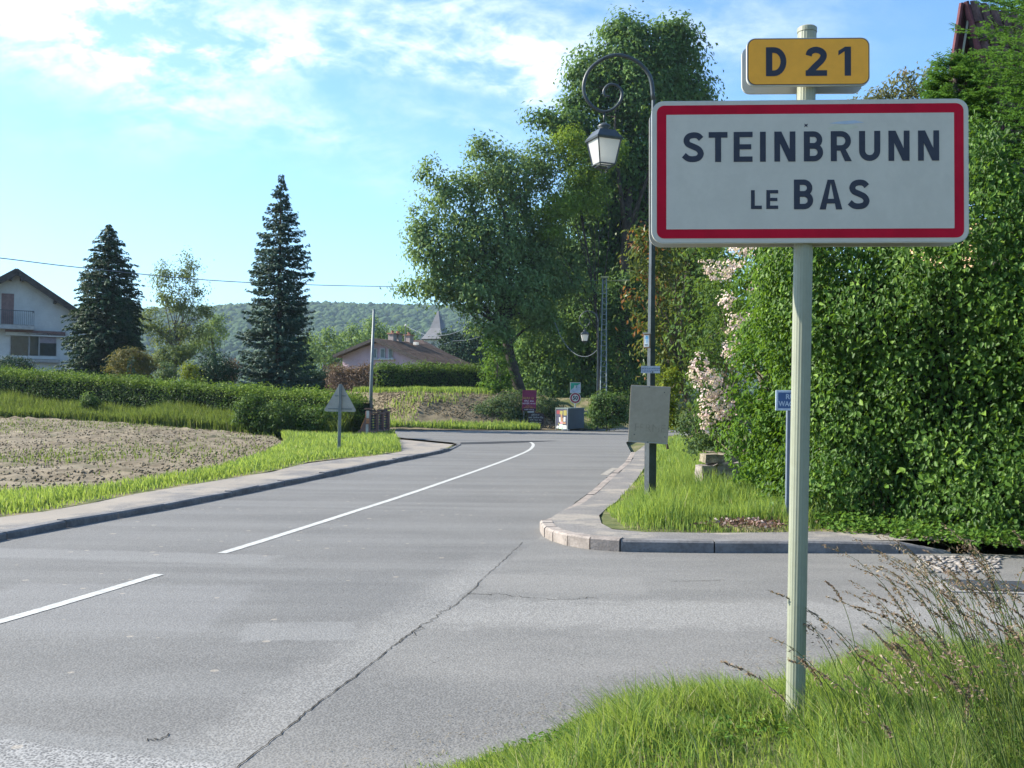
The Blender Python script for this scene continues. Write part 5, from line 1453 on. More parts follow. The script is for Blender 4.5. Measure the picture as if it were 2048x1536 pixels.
def box():
    Dn = 51.5
    a = at(1111.5, 855, Dn); b = at(1135, 860, Dn - 1.0); r = at(1168, 853, Dn + 2.2)
    o = thing('advertising_trailer', 'grey box trailer with a colourful poster on its front beside the 50 sign', 'trailer', (a[0], a[1], 0.02))
    z0 = .06
    h0 = 1.12
    A = Vector((0, 0, 0)); B = Vector((b[0] - a[0], b[1] - a[1], 0)); Cc = Vector((r[0] - a[0], r[1] - a[1], 0)); Dd = A + (Cc - B)
    M_gb = plain('dark_grey_side', (0.075, 0.085, 0.10), .6, .3, var=.15, scale=1.5); M_tp = plain('greenish_top', (0.13, 0.17, 0.17), .6)
    mb = MB(); mb.zprism([(A.x, A.y), (B.x, B.y), (Cc.x, Cc.y), (Dd.x, Dd.y)], z0, h0); bd = mb.build('body', M_gb, o)
    mb = MB(); mb.zprism([(A.x - .03, A.y - .03), (B.x + .02, B.y - .04), (Cc.x + .03, Cc.y), (Dd.x, Dd.y + .03)], h0 + .002, h0 + .05); mb.build('lid', M_tp, o)
    ex = (B - A); W_ = ex.length; ex.normalize(); n = Vector((ex.y, -ex.x, 0))
    def pq(name, u0, v0, u1, v1, mt, lay, parent, sk=0.0):
        q = [(u0, v0), (u1, v0), (u1 + sk, v1), (u0 + sk, v1)]
        me = bpy.data.meshes.new(name)
        me.from_pydata([tuple(A + ex * (u * W_) + n * (.004 + .0012 * lay) + Vector((0, 0, z0 + v * (h0 - z0)))) for u, v in q], [], [(0, 1, 2, 3)]); me.update()
        return link(name, me, mt, parent)
    ps = pq('poster', .03, .03, .97, .97, plain('poster_dark', (0.05, 0.05, 0.085), .5, var=.3), 0, bd)
    M_p = [plain('poster_' + n_, c_, .5) for n_, c_ in (('red', (.20, .04, .05)), ('yellow', (.27, .24, .07)), ('white', (.45, .47, .45)), ('tan', (.32, .18, .10)), ('pink', (.45, .22, .25)), ('mint', (.45, .66, .5)))]
    for u0, v0, u1, v1, i, sk in ((.08, .74, .34, .92, 0, .0), (.34, .72, .58, .9, 1, .02), (.66, .68, .92, .93, 1, 0), (.42, .55, .56, .72, 3, 0), (.3, .36, .44, .58, 2, -.03), (.66, .38, .82, .6, 2, .02), (.45, .36, .62, .56, 3, 0), (.38, .26, .6, .37, 4, 0), (.6, .26, .86, .35, 3, 0), (.05, .03, .24, .16, 2, .04), (.3, .02, .58, .24, 5, .02), (.6, .02, .93, .2, 2, 0), (.22, .22, .32, .3, 1, 0)):
        pq('print', u0, v0, u1, v1, M_p[i], 1 + i, ps, sk)
    for q in (A, B):
        mb = MB(); mb.tube([(q.x, q.y - .02, .0), (q.x, q.y - .02, h0)], .02, 5); mb.build('corner_trim', M_galv, o)
    mb = MB(); mb.box(((A.x + B.x) / 2 + .2, (A.y + B.y) / 2 - .2, .03), (.4, .25, .05)); mb.build('step', M_alu, o)
box()
# lattice electricity pole and wires
def lattice():
    b0 = at(1207, 750, 60); t0 = at(1209, 556, 60)
    o = thing('lattice_pole', 'tall narrow lattice electricity pole standing in the dark under the trees', 'pole', (b0[0], 60, 0.8))
    h = float(t0[2]) - .8; x1 = float(t0[0] - b0[0])
    mb = MB()
    w0, w1 = .20, .11
    for s_ in (-1, 1):
        for y in (-.1, .1): mb.tube([(s_ * w0, y, 0), (x1 + s_ * w1, y * .6, h)], .032, 4)
    mb.build('leg', plain('teal_grey_steel', (0.20, 0.25, 0.26), .5, .4), o)
    n = 26
    for k in range(n):
        f_ = k / n; z = h * f_; w = w0 + (w1 - w0) * f_
        mb = MB(); mb.box((x1 * f_, -.1, z), (2 * w, .03, .04))
        if k % 2: mb.tube([(x1 * f_ - w, -.1, z), (x1 * (f_ + 1 / n) + w, -.1, z + h / n)], .014, 4)
        mb.build('rung', M_galvd, o)
    mb = MB(); mb.box((x1, 0, h + .05), (.5, .3, .1)); mb.tube([(x1 + .8, 0, h - .15), (x1 + 1.6, 0, h - .12)], .05, 6); mb.tube([(x1, 0, h - .17), (x1 + .9, 0, h - .15)], .02, 4); mb.build('cross_arm', plain('ochre_arm', (0.36, 0.33, 0.16), .6), o)
lattice()
def wire(label, pts, r):
    P = smooth_path(pts, 8); c = P[0]
    o = thing('overhead_wire', label, 'wire', c)
    mb = MB(); mb.tube([p - np.array(c) for p in P], r, 4, cap=False); mb.build('cable', plain('cable', (0.10, 0.12, 0.15), .6), o)
wire('long dark overhead wire crossing the sky from the left edge to the trees', [at(-300, 482, 30), at(0, 516, 36), at(150, 534, 40), at(400, 559, 46), at(600, 569, 52), at(800, 573, 58), at(1000, 571, 64), at(1200, 560, 60)], .018)
wire('pale sagging wire between the pink house and the dark tree', [at(811, 652, 88), at(830, 661, 84), at(855, 671, 80), at(880, 671, 76), at(905, 667, 72), at(935, 655, 66)], .022)
wire('sagging cable from the leaning tree to the lamp at the bend', [at(1110, 645, 56), at(1122, 674, 55.5), at(1138, 697, 55), at(1155, 710, 54), at(1172, 713, 53.5), at(1185, 708, 53), at(1196, 698, 52.6)], .017)
wire('faint low wire in front of the dark evergreen', [at(905, 682, 80), at(935, 680, 76), at(965, 672, 72), at(1000, 660, 66)], .015)
# little stakes on the bank
for px, py, lab in ((812, 852, 'short dark stake at the foot of the bank nearest the pink garden wall'), (847, 850, 'middle one of the three short stakes at the foot of the bank'), (883, 848, 'short dark stake at the foot of the bank, farthest right of three'), (813, 790, 'thin stake against the clipped hedge near the tall mast'), (883, 785, 'thin stake against the middle of the clipped hedge')):
    D_ = 54.5 if py > 800 else 60
    p = at(px, py, D_)
    o = thing('stake', lab, 'stake', (p[0], p[1], p[2] - .05), group='stakes in the earth bank')
    mb = MB(); mb.box((0, 0, .22), (.06, .06, .5)); mb.build('post', M_wood2, o)
# ------------------------------------------------------------------ plants: materials
L_walnut = leafmat('walnut_leaf', (0.090, 0.165, 0.062), (0.180, 0.280, 0.105), (0.24, 0.34, 0.16))
L_dark = leafmat('dark_tree_leaf', (0.056, 0.122, 0.042), (0.128, 0.228, 0.068), (0.16, 0.26, 0.09))
L_yellow = leafmat('locust_leaf', (0.110, 0.190, 0.030), (0.195, 0.300, 0.045), (0.27, 0.36, 0.07))
L_mid = leafmat('mid_leaf', (0.045, 0.095, 0.024), (0.095, 0.165, 0.038), (0.14, 0.21, 0.05))
L_bright = leafmat('bright_leaf', (0.055, 0.125, 0.020), (0.115, 0.220, 0.032), (0.17, 0.27, 0.05))
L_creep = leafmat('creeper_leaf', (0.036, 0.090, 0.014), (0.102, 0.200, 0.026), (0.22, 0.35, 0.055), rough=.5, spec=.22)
L_spruce = leafmat('blue_spruce_needle', (0.028, 0.065, 0.046), (0.060, 0.115, 0.080), (0.08, 0.15, 0.10), trans=.08)
L_thuja = leafmat('thuja_spray', (0.020, 0.052, 0.026), (0.042, 0.092, 0.042), (0.05, 0.10, 0.04), trans=.1)
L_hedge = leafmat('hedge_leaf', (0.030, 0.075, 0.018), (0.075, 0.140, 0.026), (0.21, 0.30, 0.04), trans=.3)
L_brown = leafmat('dead_hedge_leaf', (0.13, 0.085, 0.06), (0.20, 0.14, 0.10), (0.10, 0.13, 0.05), trans=.15)
L_red = leafmat('reddish_leaf', (0.060, 0.105, 0.030), (0.115, 0.150, 0.040), (0.28, 0.13, 0.05), rough=.4)
L_grey = leafmat('grey_green_leaf', (0.055, 0.105, 0.045), (0.105, 0.165, 0.075), (0.18, 0.24, 0.13))
L_lime = leafmat('lime_leaf', (0.090, 0.150, 0.020), (0.190, 0.240, 0.025), (0.28, 0.30, 0.03))
L_pale = leafmat('pale_tree_leaf', (0.090, 0.140, 0.045), (0.160, 0.215, 0.075), (0.22, 0.27, 0.10))
L_rosy = leafmat('rusty_shrub_leaf', (0.080, 0.095, 0.030), (0.130, 0.125, 0.040), (0.24, 0.13, 0.08))
M_rose = leafmat('rose_petal', (0.62, 0.44, 0.45), (0.74, 0.62, 0.60), (0.80, 0.74, 0.68), trans=.3, rough=.6)
L_grass = leafmat('grass_blade', (0.120, 0.200, 0.050), (0.235, 0.335, 0.092), (0.50, 0.43, 0.28), trans=.45, rough=.6)
L_grass2 = leafmat('long_grass_blade', (0.060, 0.105, 0.028), (0.120, 0.175, 0.045), (0.30, 0.26, 0.14), trans=.45, rough=.6)
L_fir = leafmat('fir_needle', (0.045, 0.130, 0.032), (0.100, 0.220, 0.050), (0.17, 0.30, 0.07), trans=.35)

def gnd(p, z=None):
    return np.array([p[0], p[1], float(land(p[0], p[1])) if z is None else z])
def base_at(px, D, z=None): return gnd(at(px, 800, D), z)

# ---- the two big trees at the bend
bA = base_at(1052, 60, 1.0)
A_blobs = pxblobs([(905, 400, 62, 58, -1), (1010, 360, 85, 70, 0), (1090, 330, 60, 45, 1), (880, 500, 62, 68, -2), (985, 480, 95, 90, -1), (1080, 450, 70, 90, 1), (870, 575, 50, 40, -2), (955, 585, 75, 42, -2), (1050, 590, 80, 60, -1), (840, 460, 30, 50, -2), (1130, 560, 60, 60, 1), (990, 655, 45, 30, -2), (820, 575, 22, 14, -3), (940, 550, 70, 55, 0), (1060, 520, 70, 70, 0), (860, 345, 20, 28, -1), (965, 300, 40, 20, 0), (1080, 640, 50, 40, 0)], 60, .75)
broadleaf('walnut_tree', 'broad open walnut-like tree leaning left from a dark trunk at the bend', 'tree', bA, at(1000, 560, 59), A_blobs, 42, .75, .26, L_walnut, .42, 46, dens=1.75, fill=.2, bark=M_barkd, flat=.8)
bB = base_at(1240, 66, 1.0)
B_blobs = pxblobs([(1270, 110, 85, 60, 0), (1350, 110, 60, 55, 1), (1190, 160, 65, 70, 0), (1380, 175, 45, 40, 1), (1290, 200, 110, 80, 0), (1150, 250, 50, 60, -1), (1230, 320, 100, 90, 0), (1340, 300, 80, 90, 1), (1180, 420, 70, 80, 0), (1290, 430, 100, 90, 1), (1230, 520, 90, 60, 1), (1310, 560, 70, 80, 2), (1400, 200, 30, 18, 0), (1350, 60, 45, 18, 0), (1250, 62, 45, 25, 0), (1080, 235, 26, 16, -2), (1110, 260, 22, 22, -2), (1370, 380, 60, 90, 2), (1120, 520, 60, 60, 1), (1180, 600, 80, 80, 1), (1250, 640, 80, 90, 1), (1150, 690, 70, 70, 2), (1320, 680, 70, 90, 2), (1230, 730, 70, 60, 2), (1090, 600, 45, 60, 2), (1080, 690, 40, 50, 2)], 66, .8)
broadleaf('tall_tree', 'tallest dark broadleaf tree rising behind the hanging lantern of the near lamp', 'tree', bB, at(1265, 250, 66), B_blobs, 46, .85, .32, L_dark, .5, 40, dens=2.3, fill=.25, bark=M_barkd, flat=.8)
bY = base_at(1200, 61, 1.0)
Y_blobs = pxblobs([(1140, 285, 40, 35, 0), (1165, 340, 50, 45, 0), (1120, 420, 48, 32, -1), (1170, 395, 45, 45, 0), (1105, 465, 26, 14, -1), (1195, 310, 30, 30, 0), (1215, 300, 40, 45, 1)], 60, .7)
broadleaf('locust_tree', 'yellow-green feathery tree between the two big dark trees', 'tree', bY, at(1160, 420, 60.5), Y_blobs, 34, .55, .20, L_yellow, .11, 14, dens=1.9, fill=.45, bark=M_barkd, ratio=.42)
# dark mass under and behind them
U_blobs = pxblobs([(1010, 730, 40, 60, 3), (1090, 720, 60, 90, 6), (1170, 690, 60, 120, 8), (1250, 660, 60, 140, 8), (1330, 650, 60, 140, 8), (1130, 800, 60, 50, 3), (1210, 800, 50, 50, 4), (1060, 640, 60, 60, 8), (1400, 600, 60, 160, 9)], 62, .7)
broadleaf('understorey_trees', 'dark shaded thicket under the big trees behind the bend', 'thicket', base_at(1170, 68, 1.2), at(1170, 650, 70), U_blobs, 36, 1.0, .36, L_dark, .2, 20, dens=1.6, fill=.5, bark=M_barkd)['kind'] = 'stuff'
broadleaf('shaded_thicket', 'dark shaded leafy thicket under the leaning tree behind the 50 sign', 'thicket', base_at(1130, 65, 1.2), at(1130, 700, 65), pxblobs([(1075, 655, 50, 60), (1120, 735, 50, 60), (1085, 770, 36, 36), (1160, 645, 50, 60), (1235, 715, 40, 90), (1200, 620, 50, 70), (1290, 740, 40, 70), (1255, 590, 40, 70), (1170, 770, 40, 40)], 64, .5), 36, .8, .26, L_dark, .1, 0, dens=1.8, fill=.5, bark=M_barkd)['kind'] = 'stuff'
wall_b = pxblobs([(1180, 640, 150, 150, 14), (1330, 560, 110, 200, 14), (1060, 700, 60, 90, 10)], 72, .4)
broadleaf('background_thicket', 'deep dark foliage closing the view behind the big trees', 'thicket', base_at(1200, 86, 1.5), at(1200, 600, 86), wall_b, 44, 1.3, .62, L_dark, .2, 0, dens=2.6, fill=.7)['kind'] = 'stuff'
# bright young growth left of the leaning trunk
broadleaf('young_maple', 'bright green young tree just left of the leaning trunk by the clipped hedge', 'tree', base_at(1000, 57.5, 1.5), at(995, 720, 57.5), pxblobs([(990, 690, 26, 30), (998, 740, 32, 42), (980, 775, 26, 20), (1012, 770, 22, 22)], 57.5), 30, .42, .17, L_bright, .09, 14, dens=1.1)
broadleaf('bank_shrub', 'grey-green bushy shrub spilling down the bank left of the burgundy board', 'shrub', base_at(985, 55, .6), at(985, 800, 55), pxblobs([(960, 832, 38, 24), (1000, 822, 44, 34), (1035, 812, 30, 36), (1025, 842, 40, 18), (935, 848, 18, 10)], 54.6), 30, .3, .12, L_grey, .05, 12, dens=1.4)
broadleaf('bank_shrub', 'grey-green leafy shrub between the brown board and the poster box', 'shrub', base_at(1100, 55.5, .5), at(1095, 810, 55.5), pxblobs([(1088, 806, 24, 30), (1108, 820, 22, 28), (1098, 842, 16, 14)], 55.2), 30, .3, .12, L_grey, .05, 8, dens=1.3)
broadleaf('round_bush', 'rounded bright green bush at the foot of the lamp at the bend', 'shrub', base_at(1215, 50.5, .05), at(1215, 830, 50.5), pxblobs([(1215, 822, 38, 36), (1205, 800, 22, 20), (1235, 806, 24, 22), (1195, 832, 20, 22), (1240, 832, 20, 24)], 50.5, .8), 32, .3, .13, L_mid, .05, 16, dens=1.5)
# hedge on the bank, evergreen behind, dead hedge
hz0 = lambda x, y: 1.75 + 0 * np.asarray(x, float)
hp = [tuple(at(752, 790, 61)[:2]), tuple(at(860, 790, 62)[:2]), tuple(at(990, 790, 63)[:2])]
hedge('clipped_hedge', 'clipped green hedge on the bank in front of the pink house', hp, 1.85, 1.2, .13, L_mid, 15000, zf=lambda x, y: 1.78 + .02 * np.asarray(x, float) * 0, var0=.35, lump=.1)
dp = [tuple(at(600, 790, 66)[:2]), tuple(at(668, 790, 66)[:2])]
hedge('shaded_hedge', 'dark shaded stretch of hedge right of the blue spruce', dp, 2.1, 1.2, .13, L_thuja, 6000, zf=lambda x, y: 1.2 + 0 * np.asarray(x, float), var0=.35)
dp = [tuple(at(664, 790, 63.5)[:2]), tuple(at(752, 790, 62)[:2])]
hedge('dead_hedge', 'brown half-dead hedge section behind the triangular sign', dp, 2.1, 1.1, .12, L_brown, 9000, zf=lambda x, y: 1.4 + 0 * np.asarray(x, float), var0=.4, core_mat=plain('brown_core', (0.09, 0.065, 0.05), .9))
for px, py, rx, ry, D_, lab in ((700, 690, 34, 34, 100, 'dark bushy conifer rising left behind the pink house'), (650, 695, 34, 34, 96, 'dark green bushy tree immediately right of the blue spruce'), (745, 668, 34, 26, 108, 'dark bushy tree directly behind the pink house gable'), (612, 705, 24, 34, 90, 'slender dark conifer half hidden by the blue spruce'), (800, 668, 30, 14, 112, 'low dark tree showing behind the chimneys of the pink house')):
    b = base_at(px, D_, 1.5)
    broadleaf('evergreen_tree', lab, 'tree', b, at(px, py + 10, D_), pxblobs([(px, py, rx, ry), (px - rx * .4, py + ry * .7, rx, ry * .8), (px + rx * .4, py + ry * .6, rx * .9, ry * .8), (px + rx * .15, py - ry * .75, rx * .45, ry * .5)], D_), 30, .9, .32, L_walnut, .2, 6, dens=1.1, fill=.5, group='trees behind the pink house')
broadleaf('dark_evergreen', 'dark evergreen to the right of the pink house roof under the spire', 'tree', base_at(925, 104, 1.8), at(925, 700, 104), pxblobs([(925, 700, 48, 40), (900, 685, 26, 24), (955, 685, 34, 36), (885, 712, 18, 16), (975, 720, 26, 30), (940, 720, 50, 24)], 104), 34, .8, .3, L_thuja, .2, 8, dens=1.6, fill=.5)
# left side: conifers, shrubs, hedge
bs = base_at(556, 50)
conifer('blue_spruce', 'tall narrow blue-green spruce standing alone behind the left hedge', bs, float(at(562, 350, 50)[2]) - bs[2], 1.85, L_spruce, 62, 30, .17, lambda f: float(np.interp(1 - f, [0, .06, .17, .33, .6, 1], [0.02, .16, .45, .78, .85, 1.05])), .2, .35, dens=3.2)
bt = base_at(212, 59)
R_ = 75 * 59 / F
conifer('thuja_tree', 'broad dark cone-shaped evergreen beside the white house', bt, float(at(196, 450, 59)[2]) - bt[2], R_, L_thuja, 56, 36, .19, lambda f: float(np.interp(1 - f, [0, .08, .3, .6, 1], [0.03, .3, .72, .95, 1.0])), .25, -.25, dens=3.4)
bt2 = base_at(255, 60.5)
conifer('thuja_tree', 'smaller dark evergreen leaning on the right side of the broad one', bt2, float(at(258, 560, 60.5)[2]) - bt2[2], 30 * 60 / F, L_thuja, 34, 22, .19, lambda f: float(np.interp(1 - f, [0, .2, 1], [0.1, .75, 1.0])), .15, -.2, dens=3.2)
broadleaf('pale_tree', 'light airy yellow-green tree with thin trunks between the two evergreens', 'tree', base_at(345, 72, 1.5), at(350, 640, 72), pxblobs([(330, 560, 24, 28), (372, 545, 22, 26), (395, 580, 18, 20), (345, 600, 40, 28), (385, 620, 30, 22), (300, 640, 30, 24), (330, 670, 40, 24), (385, 665, 34, 28), (415, 625, 20, 12), (318, 530, 10, 12), (370, 515, 8, 9), (390, 530, 10, 10)], 72), 22, .55, .2, L_pale, .16, 26, dens=1.6, fill=.3, group=None)
broadleaf('grey_tree', 'grey-green willow-like bush tree between pale tree and spruce', 'tree', base_at(425, 75, 1.5), at(425, 680, 75), pxblobs([(425, 665, 30, 38), (410, 690, 30, 30), (440, 640, 18, 12)], 75), 30, .55, .2, L_walnut, .14, 8, dens=1.1)
for (nm, lab, mt, D_, bl) in (
    ('round_shrub', 'large rounded green shrub with rusty top behind the left hedge', L_rosy, 50, [(265, 735, 52, 34), (265, 712, 34, 14)]),
    ('conical_shrub', 'small bright yellow-green cone shrub poking above the left hedge', L_lime, 46, [(380, 750, 20, 22), (378, 735, 10, 12), (392, 762, 16, 14)]),
    ('dark_shrub', 'dark rounded shrub to the left of the blue spruce', L_thuja, 49, [(425, 735, 34, 36), (445, 750, 30, 26), (405, 755, 20, 18)]),
    ('yellow_shrub', 'loose yellow-green shrub below the pale tree', L_pale, 56, [(345, 712, 36, 24), (320, 722, 22, 16), (370, 700, 24, 16)]),
    ('pink_tinged_shrub', 'greyish pink-tinged shrub tucked against the spruce', L_brown, 51, [(468, 738, 12, 22), (460, 755, 12, 14)]),
    ('flowering_shrub', 'small whitish-leaved shrub right of the rounded rusty shrub', L_grey, 52, [(338, 742, 22, 18), (326, 752, 14, 12)]),
    ('garden_bush', 'dark low bush in front of the white house window', L_thuja, 62, [(30, 728, 34, 18), (50, 740, 22, 14)])):
    px = bl[0][0]
    broadleaf(nm, lab, 'shrub', base_at(px, D_), at(px, bl[0][1] + 5, D_), pxblobs(bl, D_), 30, .3, .12, mt, .05, 8, dens=1.6, fill=.5)
bsm = base_at(262, 48)
conifer('small_spruce', 'small blue spruce in front of the rusty rounded shrub', bsm, float(at(262, 716, 48)[2]) - bsm[2], .85, L_spruce, 16, 16, .16, lambda f: 1.05 - f, .05, .1, dens=1.6)
hedge('garden_hedge', 'dark green hedge stretch between white house and rounded shrub', [tuple(at(150, 760, 57)[:2]), tuple(at(232, 760, 57)[:2])], 2.2, 1, .13, L_hedge, 4000)
lp = [tuple(at(-420, 760, 56)[:2]), tuple(at(-150, 760, 51)[:2]), tuple(at(0, 760, 47.5)[:2]), tuple(at(240, 770, 45)[:2]), tuple(at(480, 780, 42)[:2]), tuple(at(640, 790, 39.5)[:2]), tuple(at(722, 790, 38.2)[:2])]
ltop = [(-600, 735), (0, 742), (240, 757), (480, 776), (640, 788), (740, 795)]
def lzf(x, y):
    x = np.asarray(x, float); y = np.asarray(y, float)
    px = 1024 + x / y * F
    zt = 1.6 + (799 - 0.0105 * 1024 + 0.0105 * px - np.interp(px, [a for a, b in ltop], [b for a, b in ltop])) / F * y
    return zt - 1.95
hedge('long_hedge', 'long clipped hedge with sunlit yellowish top along the far side of the field', lp, 1.95, 1.3, .095, L_hedge, 125000, var0=.32, lump=.10, zf=lzf, sunlit_top=.6)

# ------------------------------------------------------------------ right-hand hedge and shrubs
# creeper-covered hedge facing the side road
path = [(11.5, 9.0), (7.4, 9.9), (5.4, 10.5), (4.9, 11.0), (3.95, 11.9), (3.55, 12.7), (3.7, 14.0), (4.4, 16.0)]
P_ = np.array(smooth_path([np.array(p) for p in path], 6)); seg = np.linalg.norm(np.diff(P_, axis=0), axis=1); cum = np.concatenate([[0], np.cumsum(seg)])
def face_pts(n, h0, h1, depth, s0=0.0, s1=None):
    s = rng.uniform(s0, s1 if s1 else cum[-1], n); z = h0 + (h1 - h0) * rng.uniform(0, 1, n)
    x = np.interp(s, cum, P_[:, 0]); y = np.interp(s, cum, P_[:, 1])
    a = np.interp(np.clip(s + .4, 0, cum[-1]), cum, P_[:, 0]) - np.interp(np.clip(s - .4, 0, cum[-1]), cum, P_[:, 0]); b = np.interp(np.clip(s + .4, 0, cum[-1]), cum, P_[:, 1]) - np.interp(np.clip(s - .4, 0, cum[-1]), cum, P_[:, 1])
    t = unit(np.column_stack([a, b])); nn = np.column_stack([-t[:, 1], t[:, 0]])      # towards the road
    bul = .34 * fbm(s, z * 1.0, 41, 1.1, 4) + .12 * fbm(s, z, 43, 4.0, 2)
    lean_ = .10 * (z - 1.5)
    C = np.column_stack([x + nn[:, 0] * (bul - lean_), y + nn[:, 1] * (bul - lean_), z + .15])
    C[:, :2] -= nn * rng.uniform(0, depth, (n, 1))
    return C, nn, s, z, bul
ch = thing('creeper_hedge', 'tall dark leafy creeper-covered hedge filling the right side behind the town sign', 'hedge', (5.4, 11.0, 0.1))
NC = 20000
C, nn, s, z, bul = face_pts(NC, 0, 1.0, .45)
ztop_ = np.interp(s, [0, 5.5, 6.8, 9.5, 20], [3.6, 3.5, 4.7, 4.8, 4.4]) + .2 * fbm(s, s, 45, 1.5, 3)
C[:, 2] = .15 + z * ztop_; z = z * ztop_
C[:, :2] -= nn * (bul - .1 * (z / ztop_ - 1.5))[:, None]
bul = .26 * fbm(s, z, 41, 1.5, 4) + .14 * fbm(s, z, 43, 4.0, 2); C[:, :2] += nn * (bul + .15 - .09 * z)[:, None]
per = 7
C2 = (C[:, None] + rng.standard_normal((NC, per, 3)) * np.array([.09, .07, .09])).reshape(-1, 3)
Nn = np.repeat(np.column_stack([nn, np.full(NC, .45)]), per, 0) + .55 * rng.standard_normal((NC * per, 3))
Tt = np.repeat(np.column_stack([nn * .4, np.full(NC, -1.0)]), per, 0)
out_ = rng.uniform(0, 1, NC) < .2
C2 = C2.reshape(NC, per, 3); C2[out_] += (np.column_stack([nn, np.full(NC, .25)])[:, None] * rng.uniform(.06, .22, (NC, 1, 1)))[out_]; C2 = C2.reshape(-1, 3)
vv = np.repeat(.24 + .14 * rng.standard_normal(NC) + .2 * np.clip(bul, -.5, .6) + .42 * out_, per) + .12 * rng.standard_normal(NC * per)  # outstanding clusters coloured as if catching sun, hollows painted darker
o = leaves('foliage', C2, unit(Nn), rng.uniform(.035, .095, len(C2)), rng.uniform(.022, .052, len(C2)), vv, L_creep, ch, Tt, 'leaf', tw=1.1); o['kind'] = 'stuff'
# the largest, nearest leaves singly
lm = []
V, Fc, k6 = leaf_arrays(np.zeros((1, 3)), np.array([[0, 0, 1.0]]), .082, .052, np.array([[0, 1.0, 0]]), 'leaf', tw=0)
for i in range(3):
    me = fastmesh('leaf', V * (1 + .12 * i), Fc, var=np.full(6, (.55, .75, .9)[i])); me.materials.append(L_creep); lm.append(me)
C, nn, s, z, bul = face_pts(290, .3, 3.4, .0, 3.0)
C[:, :2] += nn * rng.uniform(.0, .08, (290, 1))
for i in range(290):
    lo = bpy.data.objects.new('leaf', lm[i % 3]); COL.objects.link(lo); lo.parent = ch
    n = Vector((nn[i][0] * .8, nn[i][1] * .8, .6)) + Vector(rng.standard_normal(3) * .35)
    p = C[i] + np.array([nn[i][0], nn[i][1], 0]) * .09
    lo.matrix_local = Matrix.Translation((p[0] - 5.4, p[1] - 11.0, p[2] - .1)) @ n.to_track_quat('Z', 'Y').to_matrix().to_4x4() @ Matrix.Rotation(random.uniform(0, 6.28), 4, 'Z')
mb = MB()  # solid dark boxes added behind the leaves to stop light passing through
for i in range(len(P_) - 1):
    a, b = P_[i], P_[i + 1]; m_ = (a + b) / 2; t = (b - a) / np.linalg.norm(b - a); nn_ = np.array([-t[1], t[0]])
    c = m_ - nn_ * 1.15
    mb.box((c[0] - 5.4, c[1] - 11, 1.6), (np.linalg.norm(b - a) + .5, .7 + .003 * i, 3.0), math.atan2(t[1], t[0]))
mb.build('light_blocking_core', M_inner, ch)
# trailing ground ivy at its foot
C, nn, s, z, bul = face_pts(2600, 0, .02, .0)
C[:, :2] += nn * (rng.uniform(-.25, .32, (2600, 1)) + .05 * np.sin(s * 5)[:, None]); C[:, 2] = .12 + rng.uniform(0, .14, 2600)
C = (C[:, None] + rng.standard_normal((2600, 4, 3)) * .035).reshape(-1, 3)
C = C[C[:, 2] > .11]
o = leaves('ground_ivy', C, unit(np.array([-.15, -.25, 1]) + .5 * rng.standard_normal((len(C), 3))), rng.uniform(.035, .06, len(C)), rng.uniform(.03, .05, len(C)), .55 + .22 * rng.standard_normal(len(C)), L_bright, None, None, 'leaf')
props(o, 'bright ivy spreading over the pavement edge under the creeper hedge', 'ivy', kind='stuff')

def multi(name, label, cat, base, fork, groups, r0=.1, nl=14, bark=None, mb_fn=None):
    """a shrub whose crown has leaves of more than one kind; groups: (part, blobs, per, cr, leaf, mat, dens, fill, ratio)"""
    root = thing(name, label, cat, base)
    CCs = []
    for (pn, bl, per_, cr, lf, mt, dn, fl, ra, sh) in groups:
        C, N, V, CC = clump_points(bl, per_, cr, fl, dn)
        leaves(pn, C, N, lf * rng.uniform(.7, 1.3, len(C)), lf * ra * rng.uniform(.8, 1.2, len(C)), V, mt, root, N + np.array([0, 0, -.8]), sh); CCs.append(CC)
    CC = CCs[0]
    mb = MB(); limbs(mb, base, fork, CC[rng.choice(len(CC), min(nl, len(CC)), replace=False)], r0, r0 * .5)
    mb.v = [(a - base[0], b - base[1], c - base[2]) for a, b, c in mb.v]; mb.build('stems', bark or M_bark, root, smooth=True)
    return root
# green hazel-like shrub behind the street name sign
multi('hazel_shrub', 'bright green sunlit shrub behind the street name sign and the sign pole', 'shrub', (4.3, 15.2, .2), at(1560, 800, 15.2),
      [('foliage', pxblobs([(1590, 560, 60, 70, 1), (1545, 650, 70, 80, 0), (1500, 590, 50, 50, 5.5), (1600, 720, 70, 90, 0), (1520, 760, 62, 80, -.3), (1570, 860, 80, 80, -.5), (1500, 880, 50, 50, -.3), (1620, 940, 70, 70, -1), (1540, 960, 60, 40, -.8), (1500, 700, 30, 60, 1.0)], 15, .7), 22, .24, .085, L_bright, 1.55, .62, .55, 'leaf')], .06, 26)
# pink climbing rose
ros_b = pxblobs([(1420, 740, 44, 60, 0), (1440, 800, 50, 50, 0), (1480, 680, 40, 60, 0), (1440, 660, 36, 40, 1), (1500, 600, 36, 50, 1), (1450, 590, 50, 50, 1.5), (1420, 860, 40, 40, 0), (1475, 880, 45, 40, -.5)], 19.5, .7)
flo_b = pxblobs([(1398, 740, 26, 34, -.9), (1425, 770, 36, 34, -1), (1425, 820, 30, 34, -1), (1450, 815, 30, 26, -1), (1475, 655, 26, 30, -.8), (1500, 640, 18, 22, -.6), (1440, 545, 30, 16, .2), (1470, 528, 26, 10, .4), (1520, 580, 26, 16, 0), (1500, 500, 44, 12, .6), (1415, 850, 16, 10, -1), (1545, 505, 18, 10, .5), (1455, 600, 22, 16, -.3), (1530, 540, 24, 14, 0), (1465, 705, 22, 22, -.8), (1420, 530, 22, 12, 0)], 19.2, .5)
